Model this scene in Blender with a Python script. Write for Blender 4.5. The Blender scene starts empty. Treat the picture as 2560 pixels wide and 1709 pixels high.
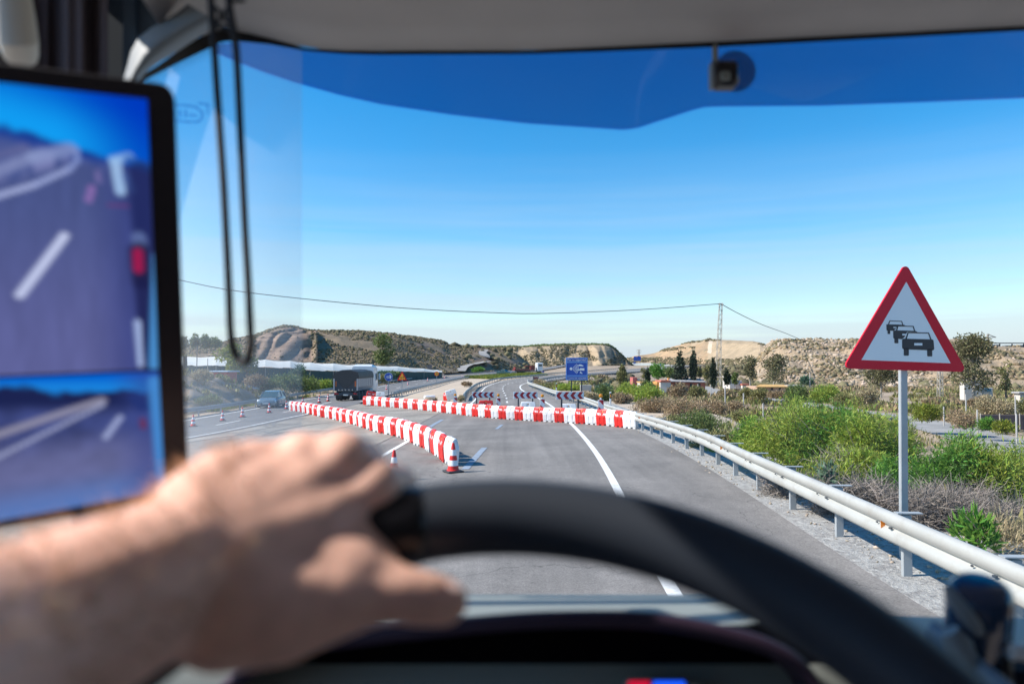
import bpy, math, random
import numpy as np
from mathutils import Vector, Matrix

# ------------------------------------------------------------------ camera
SC = bpy.context.scene
COL = SC.collection
FPX, CX, CY, CZ = 1780.0, 1280.0, 854.5, 2.66
HOR = 912.0
PITCH = math.atan((HOR - CY) / FPX)
cam_data = bpy.data.cameras.new("camera")
cam = bpy.data.objects.new("camera", cam_data)
COL.objects.link(cam)
cam_data.sensor_width = 36.0
cam_data.lens = 36.0 * FPX / 2560.0
cam_data.clip_start = 0.02
cam_data.clip_end = 6000.0
cam.location = (0, 0, CZ)
cam.rotation_euler = (math.pi / 2 + PITCH, 0, 0)
cam_data.dof.use_dof = True
cam_data.dof.focus_distance = 26.0
cam_data.dof.aperture_fstop = 3.3
SC.camera = cam

# ------------------------------------------------------------------ light
SUN = Vector((-0.744, -0.05, 0.666)).normalized()
world = bpy.data.worlds.new("World")
SC.world = world
world.use_nodes = True
wn = world.node_tree.nodes
wl = world.node_tree.links
wn.clear()
w_out = wn.new("ShaderNodeOutputWorld")
w_bg = wn.new("ShaderNodeBackground")
w_sky = wn.new("ShaderNodeTexSky")
w_sky.sky_type = 'NISHITA'
w_sky.sun_disc = False
w_sky.sun_elevation = math.asin(SUN.z)
w_sky.sun_rotation = math.atan2(SUN.x, SUN.y)
w_sky.altitude = 0
w_sky.air_density = 1.0
w_sky.dust_density = 0.25
w_sky.ozone_density = 2.4
w_bg.inputs["Strength"].default_value = 0.125
# thin streaks of high cloud low over the horizon
w_tc = wn.new("ShaderNodeTexCoord")
w_map = wn.new("ShaderNodeMapping")
w_map.inputs["Scale"].default_value = (0.9, 0.9, 20.0)
w_noise = wn.new("ShaderNodeTexNoise")
w_noise.inputs["Scale"].default_value = 1.7
w_noise.inputs["Detail"].default_value = 3.0
w_noise.inputs["Roughness"].default_value = 0.55
w_ramp = wn.new("ShaderNodeValToRGB")
w_ramp.color_ramp.elements[0].position = 0.2
w_ramp.color_ramp.elements[1].position = 0.6
w_sep = wn.new("ShaderNodeSeparateXYZ")
w_band = wn.new("ShaderNodeValToRGB")
cr = w_band.color_ramp
cr.elements[0].position = 0.0
cr.elements[0].color = (1, 1, 1, 1)
cr.elements[1].position = 0.29
cr.elements[1].color = (0, 0, 0, 1)
e = cr.elements.new(0.11)
e.color = (0.46, 0.46, 0.46, 1)
w_mul = wn.new("ShaderNodeMath")
w_mul.operation = 'MULTIPLY'
w_mix = wn.new("ShaderNodeMixRGB")
w_mix.inputs["Color2"].default_value = (3.45, 3.9, 4.35, 1)
w_hsv = wn.new("ShaderNodeHueSaturation")
w_hsv.inputs["Saturation"].default_value = 1.46
w_hsv.inputs["Hue"].default_value = 0.494
wl.new(w_sky.outputs[0], w_hsv.inputs["Color"])
wl.new(w_tc.outputs["Generated"], w_map.inputs["Vector"])
wl.new(w_map.outputs[0], w_noise.inputs["Vector"])
wl.new(w_noise.outputs["Fac"], w_ramp.inputs[0])
wl.new(w_tc.outputs["Generated"], w_sep.inputs[0])
wl.new(w_sep.outputs["Z"], w_band.inputs[0])
wl.new(w_ramp.outputs[0], w_mul.inputs[0])
wl.new(w_band.outputs[0], w_mul.inputs[1])
wl.new(w_mul.outputs[0], w_mix.inputs["Fac"])
wl.new(w_hsv.outputs[0], w_mix.inputs["Color1"])
wl.new(w_mix.outputs[0], w_bg.inputs["Color"])
wl.new(w_bg.outputs[0], w_out.inputs["Surface"])

sun_data = bpy.data.lights.new("sun", 'SUN')
sun_data.energy = 4.6
sun_data.angle = math.radians(0.53)
sun_data.color = (1.0, 0.92, 0.82)
sun = bpy.data.objects.new("sun", sun_data)
COL.objects.link(sun)
sun.rotation_euler = SUN.to_track_quat('Z', 'Y').to_euler()
sun.location = (-60, 10, 60)

vs = SC.view_settings
vs.view_transform = 'Standard'
vs.look = 'None'
vs.exposure = 0.7
vs.gamma = 1.0
vs.use_curve_mapping = False
SC.render.film_transparent = False
SC.cycles.use_denoising = True
SC.cycles.max_bounces = 8
SC.cycles.transparent_max_bounces = 24
SC.cycles.caustics_reflective = False
SC.cycles.caustics_refractive = False

# ------------------------------------------------------------------ projection and ground
cp, sp = math.cos(PITCH), math.sin(PITCH)


def ray(px, py):
    a = (px - CX) / FPX
    b = -(py - CY) / FPX
    return a, cp - b * sp, sp + b * cp


def at(px, py, Y):
    dx, dy, dz = ray(px, py)
    t = Y / dy
    return Vector((dx * t, Y, CZ + dz * t))


def sst(t):
    t = np.clip(t, 0, 1)
    return t * t * (3 - 2 * t)


XS_Y = [0, 24, 45, 70, 108, 140, 175, 232, 340]
XS_X = [6.6, 6.8, 12.5, 9.5, 7.5, 12, 18, 34, 80]


def G(x, y):
    """height of the paved level"""
    x = np.asarray(x, float)
    y = np.asarray(y, float)
    z = -0.5 * sst((y - 12) / 36) + 0.025 * np.clip(x, -14, 6) - 0.3 * sst((-x - 13) / 7)
    z = z + 2.9 * sst((y - 240) / 260) * sst((x - 10) / 30)
    xs = np.interp(y, XS_Y, XS_X)
    drop = sst((x - xs) / 8.0)
    z = z - 2.35 * drop * (1 - sst((y - 200) / 120))
    return z


def GT(x, y):
    """height of the bare soil just below the paved level"""
    r = np.hypot(x, y)
    return G(x, y) - 0.035 - 0.0009 * np.clip(r, 0, 500)


def gp(px, py, f=None):
    """where the view ray of a photo point meets the ground"""
    f = f or G
    dx, dy, dz = ray(px, py)
    ys = np.geomspace(3.0, 1500.0, 900)
    zs = CZ + dz / dy * ys
    gs = f(dx / dy * ys, ys)
    k = np.nonzero(zs <= gs)[0]
    if len(k) == 0:
        Y = 900.0
    elif k[0] == 0:
        Y = 3.0
    else:
        i = k[0]
        a, b = zs[i - 1] - gs[i - 1], zs[i] - gs[i]
        Y = ys[i - 1] + (ys[i] - ys[i - 1]) * a / (a - b)
    X = dx / dy * Y
    return Vector((X, Y, float(f(X, Y))))


# ------------------------------------------------------------------ noise
_rs = np.random.RandomState(7)
_TAB = _rs.rand(256, 256)


def vnoise(x, y):
    x = np.asarray(x, float)
    y = np.asarray(y, float)
    xi = np.floor(x).astype(int)
    yi = np.floor(y).astype(int)
    fx = x - xi
    fy = y - yi
    fx = fx * fx * (3 - 2 * fx)
    fy = fy * fy * (3 - 2 * fy)
    a = _TAB[xi % 256, yi % 256]
    b = _TAB[(xi + 1) % 256, yi % 256]
    c = _TAB[xi % 256, (yi + 1) % 256]
    d = _TAB[(xi + 1) % 256, (yi + 1) % 256]
    return (a * (1 - fx) + b * fx) * (1 - fy) + (c * (1 - fx) + d * fx) * fy


def fbm(x, y, o=4):
    s = 0
    a = 0.5
    t = 0
    for k in range(o):
        s = s + a * vnoise(x * 2 ** k + 17.3 * k, y * 2 ** k + 9.1 * k)
        t += a
        a *= 0.5
    return s / t


# ------------------------------------------------------------------ objects
def tag(o, label=None, cat=None, group=None, kind=None):
    if label:
        o["label"] = label
    if cat:
        o["category"] = cat
    if group:
        o["group"] = group
    if kind:
        o["kind"] = kind
    return o


def thing(name, label, cat, loc=(0, 0, 0), rz=0.0, group=None):
    o = bpy.data.objects.new(name, None)
    o.empty_display_size = 0.2
    COL.objects.link(o)
    o.location = loc
    o.rotation_euler = (0, 0, rz)
    return tag(o, label, cat, group)


def link(name, me, mats, parent=None, smooth=False):
    for m in (mats if isinstance(mats, (list, tuple)) else [mats]):
        me.materials.append(m)
    if smooth:
        me.polygons.foreach_set("use_smooth", [True] * len(me.polygons))
    o = bpy.data.objects.new(name, me)
    COL.objects.link(o)
    if parent is not None:
        o.parent = parent
    return o


def np_mesh(name, V, F, mats, parent=None, smooth=False, mi=None, col=None):
    """V (n,3); F (m,k) index array"""
    V = np.asarray(V, np.float32)
    F = np.asarray(F, np.int32)
    if parent is not None:
        V = V - np.array(parent.location, np.float32)
    me = bpy.data.meshes.new(name)
    me.vertices.add(len(V))
    me.vertices.foreach_set("co", V.ravel())
    m, k = F.shape
    me.loops.add(m * k)
    me.loops.foreach_set("vertex_index", F.ravel())
    me.polygons.add(m)
    me.polygons.foreach_set("loop_start", np.arange(0, m * k, k, dtype=np.int32))
    if mi is not None:
        me.polygons.foreach_set("material_index", np.asarray(mi, np.int32))
    if col is not None:
        a = me.color_attributes.new("tint", 'FLOAT_COLOR', 'POINT')
        a.data.foreach_set("color", np.asarray(col, np.float32).ravel())
    me.update(calc_edges=True)
    me.validate()
    return link(name, me, mats, parent, smooth)


class MB:
    def __init__(s):
        s.v = []
        s.f = []
        s.m = []

    def add(s, vs_, fs, mi=0):
        o = len(s.v)
        s.v.extend([tuple(v) for v in vs_])
        for f in fs:
            s.f.append([i + o for i in f])
            s.m.append(mi)
        return s

    def box(s, c, sz, rz=0.0, mi=0, b=0.0, M=None):
        hx, hy, hz = sz[0] / 2, sz[1] / 2, sz[2] / 2
        R = M if M is not None else Matrix.Rotation(rz, 3, 'Z')
        c = Vector(c)
        if b <= 0:
            vs_ = [Vector((x, y, z)) for z in (-hz, hz) for x, y in ((-hx, -hy), (hx, -hy), (hx, hy), (-hx, hy))]
            fs = [(3, 2, 1, 0), (4, 5, 6, 7), (0, 1, 5, 4), (1, 2, 6, 5), (2, 3, 7, 6), (3, 0, 4, 7)]
        else:
            b = min(b, hx * .9, hy * .9, hz * .9)
            vs_ = []
            idx = {}
            for sx in (-1, 1):
                for sy in (-1, 1):
                    for sz_ in (-1, 1):
                        for ax in range(3):
                            p = [sx * (hx - b), sy * (hy - b), sz_ * (hz - b)]
                            p[ax] = (sx * hx, sy * hy, sz_ * hz)[ax]
                            idx[(sx, sy, sz_, ax)] = len(vs_)
                            vs_.append(Vector(p))
            fs = []
            for ax in range(3):
                u, w = [(1, 2), (2, 0), (0, 1)][ax]
                for sg in (-1, 1):
                    q = []
                    for su, sw in ((-1, -1), (1, -1), (1, 1), (-1, 1)):
                        k = [0, 0, 0]
                        k[ax] = sg
                        k[u] = su
                        k[w] = sw
                        q.append(idx[(k[0], k[1], k[2], ax)])
                    fs.append(q if sg > 0 else q[::-1])
                # edge along axis ax
                for su in (-1, 1):
                    for sw in (-1, 1):
                        k0 = [0, 0, 0]
                        k0[u] = su
                        k0[w] = sw
                        k1 = list(k0)
                        k0[ax] = -1
                        k1[ax] = 1
                        q = [idx[(*k0, u)], idx[(*k1, u)], idx[(*k1, w)], idx[(*k0, w)]]
                        fs.append(q if su * sw < 0 else q[::-1])
            for sx in (-1, 1):
                for sy in (-1, 1):
                    for sz_ in (-1, 1):
                        q = [idx[(sx, sy, sz_, a)] for a in range(3)]
                        fs.append(q if sx * sy * sz_ > 0 else q[::-1])
        return s.add([R @ v + c for v in vs_], fs, mi)

    def tube(s, pts, r, n=6, closed=False, mi=0, caps=True, flat=None):
        pts = [Vector(p) for p in pts]
        N = len(pts)
        rr = r if isinstance(r, (list, tuple, np.ndarray)) else [r] * N
        up = None
        vs_ = []
        for i, p in enumerate(pts):
            if closed:
                d = pts[(i + 1) % N] - pts[i - 1]
            else:
                d = pts[min(i + 1, N - 1)] - pts[max(i - 1, 0)]
            d.normalize()
            if up is None:
                up = Vector((0, 0, 1)) if abs(d.z) < 0.9 else Vector((0, 1, 0))
            a = up - d * up.dot(d)
            if a.length < 1e-5:
                a = d.orthogonal()
            a.normalize()
            up = a
            b_ = d.cross(a)
            for k in range(n):
                t = 2 * math.pi * k / n
                vs_.append(p + (a * math.cos(t) + b_ * math.sin(t) * (flat or 1)) * rr[i])
        fs = []
        for i in range(N if closed else N - 1):
            j = (i + 1) % N
            for k in range(n):
                k2 = (k + 1) % n
                fs.append((i * n + k, i * n + k2, j * n + k2, j * n + k))
        if caps and not closed:
            fs.append(tuple(range(n))[::-1])
            fs.append(tuple((N - 1) * n + k for k in range(n)))
        return s.add(vs_, fs, mi)

    def lathe(s, prof, n=16, c=(0, 0, 0), M=None, mi=0, cap=True):
        R = M if M is not None else Matrix.Identity(3)
        c = Vector(c)
        vs_ = []
        for r, z in prof:
            for k in range(n):
                t = 2 * math.pi * k / n
                vs_.append(R @ Vector((r * math.cos(t), r * math.sin(t), z)) + c)
        fs = []
        for i in range(len(prof) - 1):
            for k in range(n):
                k2 = (k + 1) % n
                fs.append((i * n + k, i * n + k2, (i + 1) * n + k2, (i + 1) * n + k))
        if cap:
            fs.append(tuple(range(n))[::-1])
            fs.append(tuple((len(prof) - 1) * n + k for k in range(n)))
        return s.add(vs_, fs, mi)

    def prism(s, poly, d0, d1, M=None, c=(0, 0, 0), mi=0):
        """poly in local x,z; extruded along local y from d0 to d1"""
        R = M if M is not None else Matrix.Identity(3)
        c = Vector(c)
        n = len(poly)
        vs_ = [R @ Vector((x, d0, z)) + c for x, z in poly] + [R @ Vector((x, d1, z)) + c for x, z in poly]
        fs = [tuple(range(n)), tuple(range(2 * n - 1, n - 1, -1))]
        for i in range(n):
            j = (i + 1) % n
            fs.append((i, i + n, j + n, j))
        return s.add(vs_, fs, mi)

    def loft(s, rings, closed_ring=True, cap=True, mi=0):
        n = len(rings[0])
        vs_ = [v for r in rings for v in r]
        fs = []
        for i in range(len(rings) - 1):
            for k in range(n if closed_ring else n - 1):
                k2 = (k + 1) % n
                fs.append((i * n + k, i * n + k2, (i + 1) * n + k2, (i + 1) * n + k))
        if cap and closed_ring:
            fs.append(tuple(range(n))[::-1])
            fs.append(tuple((len(rings) - 1) * n + k for k in range(n)))
        return s.add(vs_, fs, mi)

    def build(s, name, mats, parent=None, smooth=False, world=False, fix=True):
        me = bpy.data.meshes.new(name)
        off = Vector(parent.location) if (world and parent is not None) else Vector((0, 0, 0))
        me.from_pydata([tuple(Vector(v) - off) for v in s.v], [], s.f)
        if s.m and max(s.m) > 0:
            me.polygons.foreach_set("material_index", s.m)
        if fix:
            import bmesh
            bm = bmesh.new()
            bm.from_mesh(me)
            bmesh.ops.recalc_face_normals(bm, faces=bm.faces)
            bm.to_mesh(me)
            bm.free()
        me.update()
        o = link(name, me, mats, parent)
        if smooth:
            me.polygons.foreach_set("use_smooth", [True] * len(me.polygons))
            if smooth != 'all':
                try:
                    me.set_sharp_from_angle(angle=math.radians(38))
                except Exception:
                    pass
        return o


def copy_tree(o, parent=None):
    c = o.copy()
    COL.objects.link(c)
    c.parent = parent
    for ch in KIDS.get(o.name, []):
        copy_tree2(ch, c)
    return c


def copy_tree2(o, parent):
    c = o.copy()
    COL.objects.link(c)
    c.parent = parent
    for ch in KIDS.get(o.name, []):
        copy_tree2(ch, c)


KIDS = {}


def remember(root):
    """list the children of a thing once, so that copies need no search"""
    for o in COL.objects:
        pass
    def rec(o):
        KIDS[o.name] = list(o.children)
        for ch in o.children:
            rec(ch)
    rec(root)


def catmull(pts, step=1.0):
    P = [np.array(p, float) for p in pts]
    P = [2 * P[0] - P[1]] + P + [2 * P[-1] - P[-2]]
    out = []
    for i in range(1, len(P) - 2):
        n = max(2, int(np.linalg.norm(P[i + 1] - P[i]) / step))
        for k in range(n):
            t = k / n
            p0, p1, p2, p3 = P[i - 1], P[i], P[i + 1], P[i + 2]
            out.append(0.5 * (2 * p1 + (p2 - p0) * t + (2 * p0 - 5 * p1 + 4 * p2 - p3) * t * t + (3 * p1 - p0 - 3 * p2 + p3) * t ** 3))
    out.append(P[-2])
    return np.array(out)


def resample(pts, step):
    pts = np.asarray(pts, float)
    d = np.r_[0, np.cumsum(np.linalg.norm(np.diff(pts, axis=0), axis=1))]
    n = max(2, int(round(d[-1] / step)) + 1)
    t = np.linspace(0, d[-1], n)
    return np.stack([np.interp(t, d, pts[:, k]) for k in range(pts.shape[1])], 1)


def smooth_line(pts, step=1.0, it=6):
    p = resample(catmull(pts, step), step)
    for _ in range(it):
        p[1:-1] = 0.25 * p[:-2] + 0.5 * p[1:-1] + 0.25 * p[2:]
    return p


def offset_line(p, d):
    t = np.gradient(p[:, :2], axis=0)
    t /= np.linalg.norm(t, axis=1)[:, None] + 1e-9
    n = np.stack([t[:, 1], -t[:, 0]], 1)     # to the right of travel
    return p[:, :2] + n * d
# ------------------------------------------------------------------ materials
def new_mat(name):
    m = bpy.data.materials.new(name)
    m.use_nodes = True
    nt = m.node_tree
    for n in list(nt.nodes):
        nt.nodes.remove(n)
    out = nt.nodes.new("ShaderNodeOutputMaterial")
    return m, nt, out


def principled(name, color, rough=0.5, metal=0.0, var=0.0, vscale=4.0, bump=0.0, bscale=40.0, spec=0.5, coat=0.0, island=0.0, dirt=None, dscale=2.0, damt=0.5, trans=0.0, sheen=0.0, sss=0.0, tint=False, bdist=0.02, objrand=0.0):
    m, nt, out = new_mat(name)
    N, L = nt.nodes, nt.links
    b = N.new("ShaderNodeBsdfPrincipled")
    b.inputs["Roughness"].default_value = rough
    b.inputs["Metallic"].default_value = metal
    b.inputs["Specular IOR Level"].default_value = spec
    b.inputs["Coat Weight"].default_value = coat
    b.inputs["Transmission Weight"].default_value = trans
    if sss:
        b.inputs["Subsurface Weight"].default_value = sss
        b.inputs["Subsurface Radius"].default_value = (0.012, 0.005, 0.003)
        b.inputs["Subsurface Scale"].default_value = 1.0
    L.new(b.outputs[0], out.inputs["Surface"])
    tc = N.new("ShaderNodeTexCoord")
    src = None
    rgb = N.new("ShaderNodeRGB")
    rgb.outputs[0].default_value = (*color, 1)
    src = rgb.outputs[0]
    if tint:
        a = N.new("ShaderNodeAttribute")
        a.attribute_name = "tint"
        src = a.outputs["Color"]
    if var > 0:
        n = N.new("ShaderNodeTexNoise")
        n.inputs["Scale"].default_value = vscale
        n.inputs["Detail"].default_value = 6
        L.new(tc.outputs["Object"], n.inputs["Vector"])
        mr = N.new("ShaderNodeMapRange")
        mr.inputs["From Min"].default_value = 0.3
        mr.inputs["From Max"].default_value = 0.7
        mr.inputs["To Min"].default_value = 1 - var
        mr.inputs["To Max"].default_value = 1 + var
        L.new(n.outputs["Fac"], mr.inputs["Value"])
        mx = N.new("ShaderNodeMixRGB")
        mx.blend_type = 'MULTIPLY'
        mx.inputs["Fac"].default_value = 1
        L.new(src, mx.inputs["Color1"])
        L.new(mr.outputs[0], mx.inputs["Color2"])
        src = mx.outputs[0]
    if island > 0:
        g = N.new("ShaderNodeNewGeometry")
        mr = N.new("ShaderNodeMapRange")
        mr.inputs["To Min"].default_value = 1 - island
        mr.inputs["To Max"].default_value = 1 + island
        L.new(g.outputs["Random Per Island"], mr.inputs["Value"])
        h = N.new("ShaderNodeHueSaturation")
        L.new(mr.outputs[0], h.inputs["Value"])
        mr2 = N.new("ShaderNodeMapRange")
        mr2.inputs["To Min"].default_value = 0.5 + 0.05 * island
        mr2.inputs["To Max"].default_value = 0.5 - 0.05 * island
        L.new(g.outputs["Random Per Island"], mr2.inputs["Value"])
        L.new(mr2.outputs[0], h.inputs["Hue"])
        L.new(src, h.inputs["Color"])
        src = h.outputs[0]
    if objrand > 0:
        oi = N.new("ShaderNodeObjectInfo")
        mr = N.new("ShaderNodeMapRange")
        mr.inputs["To Min"].default_value = 1 - objrand
        mr.inputs["To Max"].default_value = 1.0
        L.new(oi.outputs["Random"], mr.inputs["Value"])
        h = N.new("ShaderNodeHueSaturation")
        L.new(mr.outputs[0], h.inputs["Value"])
        L.new(src, h.inputs["Color"])
        src = h.outputs[0]
    if dirt:
        n = N.new("ShaderNodeTexNoise")
        n.inputs["Scale"].default_value = dscale
        n.inputs["Detail"].default_value = 8
        n.inputs["Roughness"].default_value = 0.7
        L.new(tc.outputs["Object"], n.inputs["Vector"])
        rp = N.new("ShaderNodeMapRange")
        rp.inputs["From Min"].default_value = 0.48
        rp.inputs["From Max"].default_value = 0.72
        rp.inputs["To Max"].default_value = damt
        L.new(n.outputs["Fac"], rp.inputs["Value"])
        mx = N.new("ShaderNodeMixRGB")
        L.new(rp.outputs[0], mx.inputs["Fac"])
        L.new(src, mx.inputs["Color1"])
        mx.inputs["Color2"].default_value = (*dirt, 1)
        src = mx.outputs[0]
    L.new(src, b.inputs["Base Color"])
    if bump > 0:
        n = N.new("ShaderNodeTexNoise")
        n.inputs["Scale"].default_value = bscale
        n.inputs["Detail"].default_value = 5
        L.new(tc.outputs["Object"], n.inputs["Vector"])
        bp = N.new("ShaderNodeBump")
        bp.inputs["Strength"].default_value = bump
        bp.inputs["Distance"].default_value = bdist
        L.new(n.outputs["Fac"], bp.inputs["Height"])
        L.new(bp.outputs[0], b.inputs["Normal"])
    return m


def leaf_mat(name, color, island=0.35, transl=0.35, hue=0.04, rough=0.55):
    m, nt, out = new_mat(name)
    N, L = nt.nodes, nt.links
    g = N.new("ShaderNodeNewGeometry")
    rgb = N.new("ShaderNodeRGB")
    rgb.outputs[0].default_value = (*color, 1)
    h = N.new("ShaderNodeHueSaturation")
    mr = N.new("ShaderNodeMapRange")
    mr.inputs["To Min"].default_value = 1 - island
    mr.inputs["To Max"].default_value = 1 + island
    L.new(g.outputs["Random Per Island"], mr.inputs["Value"])
    wn2 = N.new("ShaderNodeTexWhiteNoise")
    wn2.noise_dimensions = '1D'
    L.new(g.outputs["Random Per Island"], wn2.inputs["W"])
    mr2 = N.new("ShaderNodeMapRange")
    mr2.inputs["To Min"].default_value = 0.5 - hue
    mr2.inputs["To Max"].default_value = 0.5 + hue
    L.new(wn2.outputs["Value"], mr2.inputs["Value"])
    L.new(mr.outputs[0], h.inputs["Value"])
    L.new(mr2.outputs[0], h.inputs["Hue"])
    L.new(rgb.outputs[0], h.inputs["Color"])
    b = N.new("ShaderNodeBsdfPrincipled")
    b.inputs["Roughness"].default_value = rough
    b.inputs["Specular IOR Level"].default_value = 0.25
    L.new(h.outputs[0], b.inputs["Base Color"])
    t = N.new("ShaderNodeBsdfTranslucent")
    L.new(h.outputs[0], t.inputs["Color"])
    mx = N.new("ShaderNodeMixShader")
    mx.inputs["Fac"].default_value = transl
    L.new(b.outputs[0], mx.inputs[1])
    L.new(t.outputs[0], mx.inputs[2])
    L.new(mx.outputs[0], out.inputs["Surface"])
    return m


def glass_mat(name, tint=(0.96, 0.98, 0.98), gloss=0.04, rough=0.02):
    m, nt, out = new_mat(name)
    N, L = nt.nodes, nt.links
    t = N.new("ShaderNodeBsdfTransparent")
    t.inputs["Color"].default_value = (*tint, 1)
    g = N.new("ShaderNodeBsdfGlossy")
    g.inputs["Roughness"].default_value = rough
    mx = N.new("ShaderNodeMixShader")
    mx.inputs["Fac"].default_value = gloss
    L.new(t.outputs[0], mx.inputs[1])
    L.new(g.outputs[0], mx.inputs[2])
    L.new(mx.outputs[0], out.inputs["Surface"])
    return m


def emit_attr(name, strength=1.0):
    m, nt, out = new_mat(name)
    N, L = nt.nodes, nt.links
    a = N.new("ShaderNodeAttribute")
    a.attribute_name = "tint"
    e_ = N.new("ShaderNodeEmission")
    e_.inputs["Strength"].default_value = strength
    L.new(a.outputs["Color"], e_.inputs["Color"])
    L.new(e_.outputs[0], out.inputs["Surface"])
    return m


def asphalt(name, color, speck=0.35, patch=0.18, crack=0.0, tracks=False):
    m, nt, out = new_mat(name)
    N, L = nt.nodes, nt.links
    geo = N.new("ShaderNodeNewGeometry")
    b = N.new("ShaderNodeBsdfPrincipled")
    b.inputs["Roughness"].default_value = 0.88
    b.inputs["Specular IOR Level"].default_value = 0.3
    L.new(b.outputs[0], out.inputs["Surface"])

    def noise(scale, detail=4, rough=0.6, vec=None):
        n = N.new("ShaderNodeTexNoise")
        n.inputs["Scale"].default_value = scale
        n.inputs["Detail"].default_value = detail
        n.inputs["Roughness"].default_value = rough
        L.new(vec or geo.outputs["Position"], n.inputs["Vector"])
        return n.outputs["Fac"]

    def rng(v, a, b_, c, d):
        r = N.new("ShaderNodeMapRange")
        r.inputs["From Min"].default_value = a
        r.inputs["From Max"].default_value = b_
        r.inputs["To Min"].default_value = c
        r.inputs["To Max"].default_value = d
        L.new(v, r.inputs["Value"])
        return r.outputs[0]

    def mul(c1, v):
        x = N.new("ShaderNodeMixRGB")
        x.blend_type = 'MULTIPLY'
        x.inputs["Fac"].default_value = 1
        L.new(c1, x.inputs["Color1"])
        L.new(v, x.inputs["Color2"])
        return x.outputs[0]
    rgb = N.new("ShaderNodeRGB")
    rgb.outputs[0].default_value = (*color, 1)
    c = rgb.outputs[0]
    fine = noise(38, 3, 0.8)
    c = mul(c, rng(fine, 0.3, 0.7, 1 - speck, 1 + speck))
    mid = noise(5.5, 5, 0.65)
    c = mul(c, rng(mid, 0.3, 0.7, 1 - patch * .6, 1 + patch * .6))
    big = noise(0.35, 5, 0.6)
    c = mul(c, rng(big, 0.3, 0.7, 1 - patch, 1 + patch))
    if tracks:
        sx = N.new("ShaderNodeMapping")
        sx.inputs["Scale"].default_value = (1.2, 0.03, 1)
        L.new(geo.outputs["Position"], sx.inputs["Vector"])
        st = noise(1.0, 4, 0.6, sx.outputs[0])
        c = mul(c, rng(st, 0.3, 0.7, 0.78, 1.16))
    if crack > 0:
        wv = N.new("ShaderNodeTexNoise")
        wv.inputs["Scale"].default_value = 0.9
        wv.inputs["Detail"].default_value = 4
        L.new(geo.outputs["Position"], wv.inputs["Vector"])
        ad = N.new("ShaderNodeVectorMath")
        ad.operation = 'MULTIPLY_ADD'
        ad.inputs[1].default_value = (1.8, 1.8, 0)
        L.new(wv.outputs["Color"], ad.inputs[0])
        L.new(geo.outputs["Position"], ad.inputs[2])
        v = N.new("ShaderNodeTexVoronoi")
        v.feature = 'DISTANCE_TO_EDGE'
        v.inputs["Scale"].default_value = 0.17
        L.new(ad.outputs[0], v.inputs["Vector"])
        k = rng(v.outputs["Distance"], 0.0, 0.0028, 1 - crack, 1.0)
        c = mul(c, k)
    L.new(c, b.inputs["Base Color"])
    bp = N.new("ShaderNodeBump")
    bp.inputs["Strength"].default_value = 0.5
    bp.inputs["Distance"].default_value = 0.01
    L.new(fine, bp.inputs["Height"])
    L.new(bp.outputs[0], b.inputs["Normal"])
    return m


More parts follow.
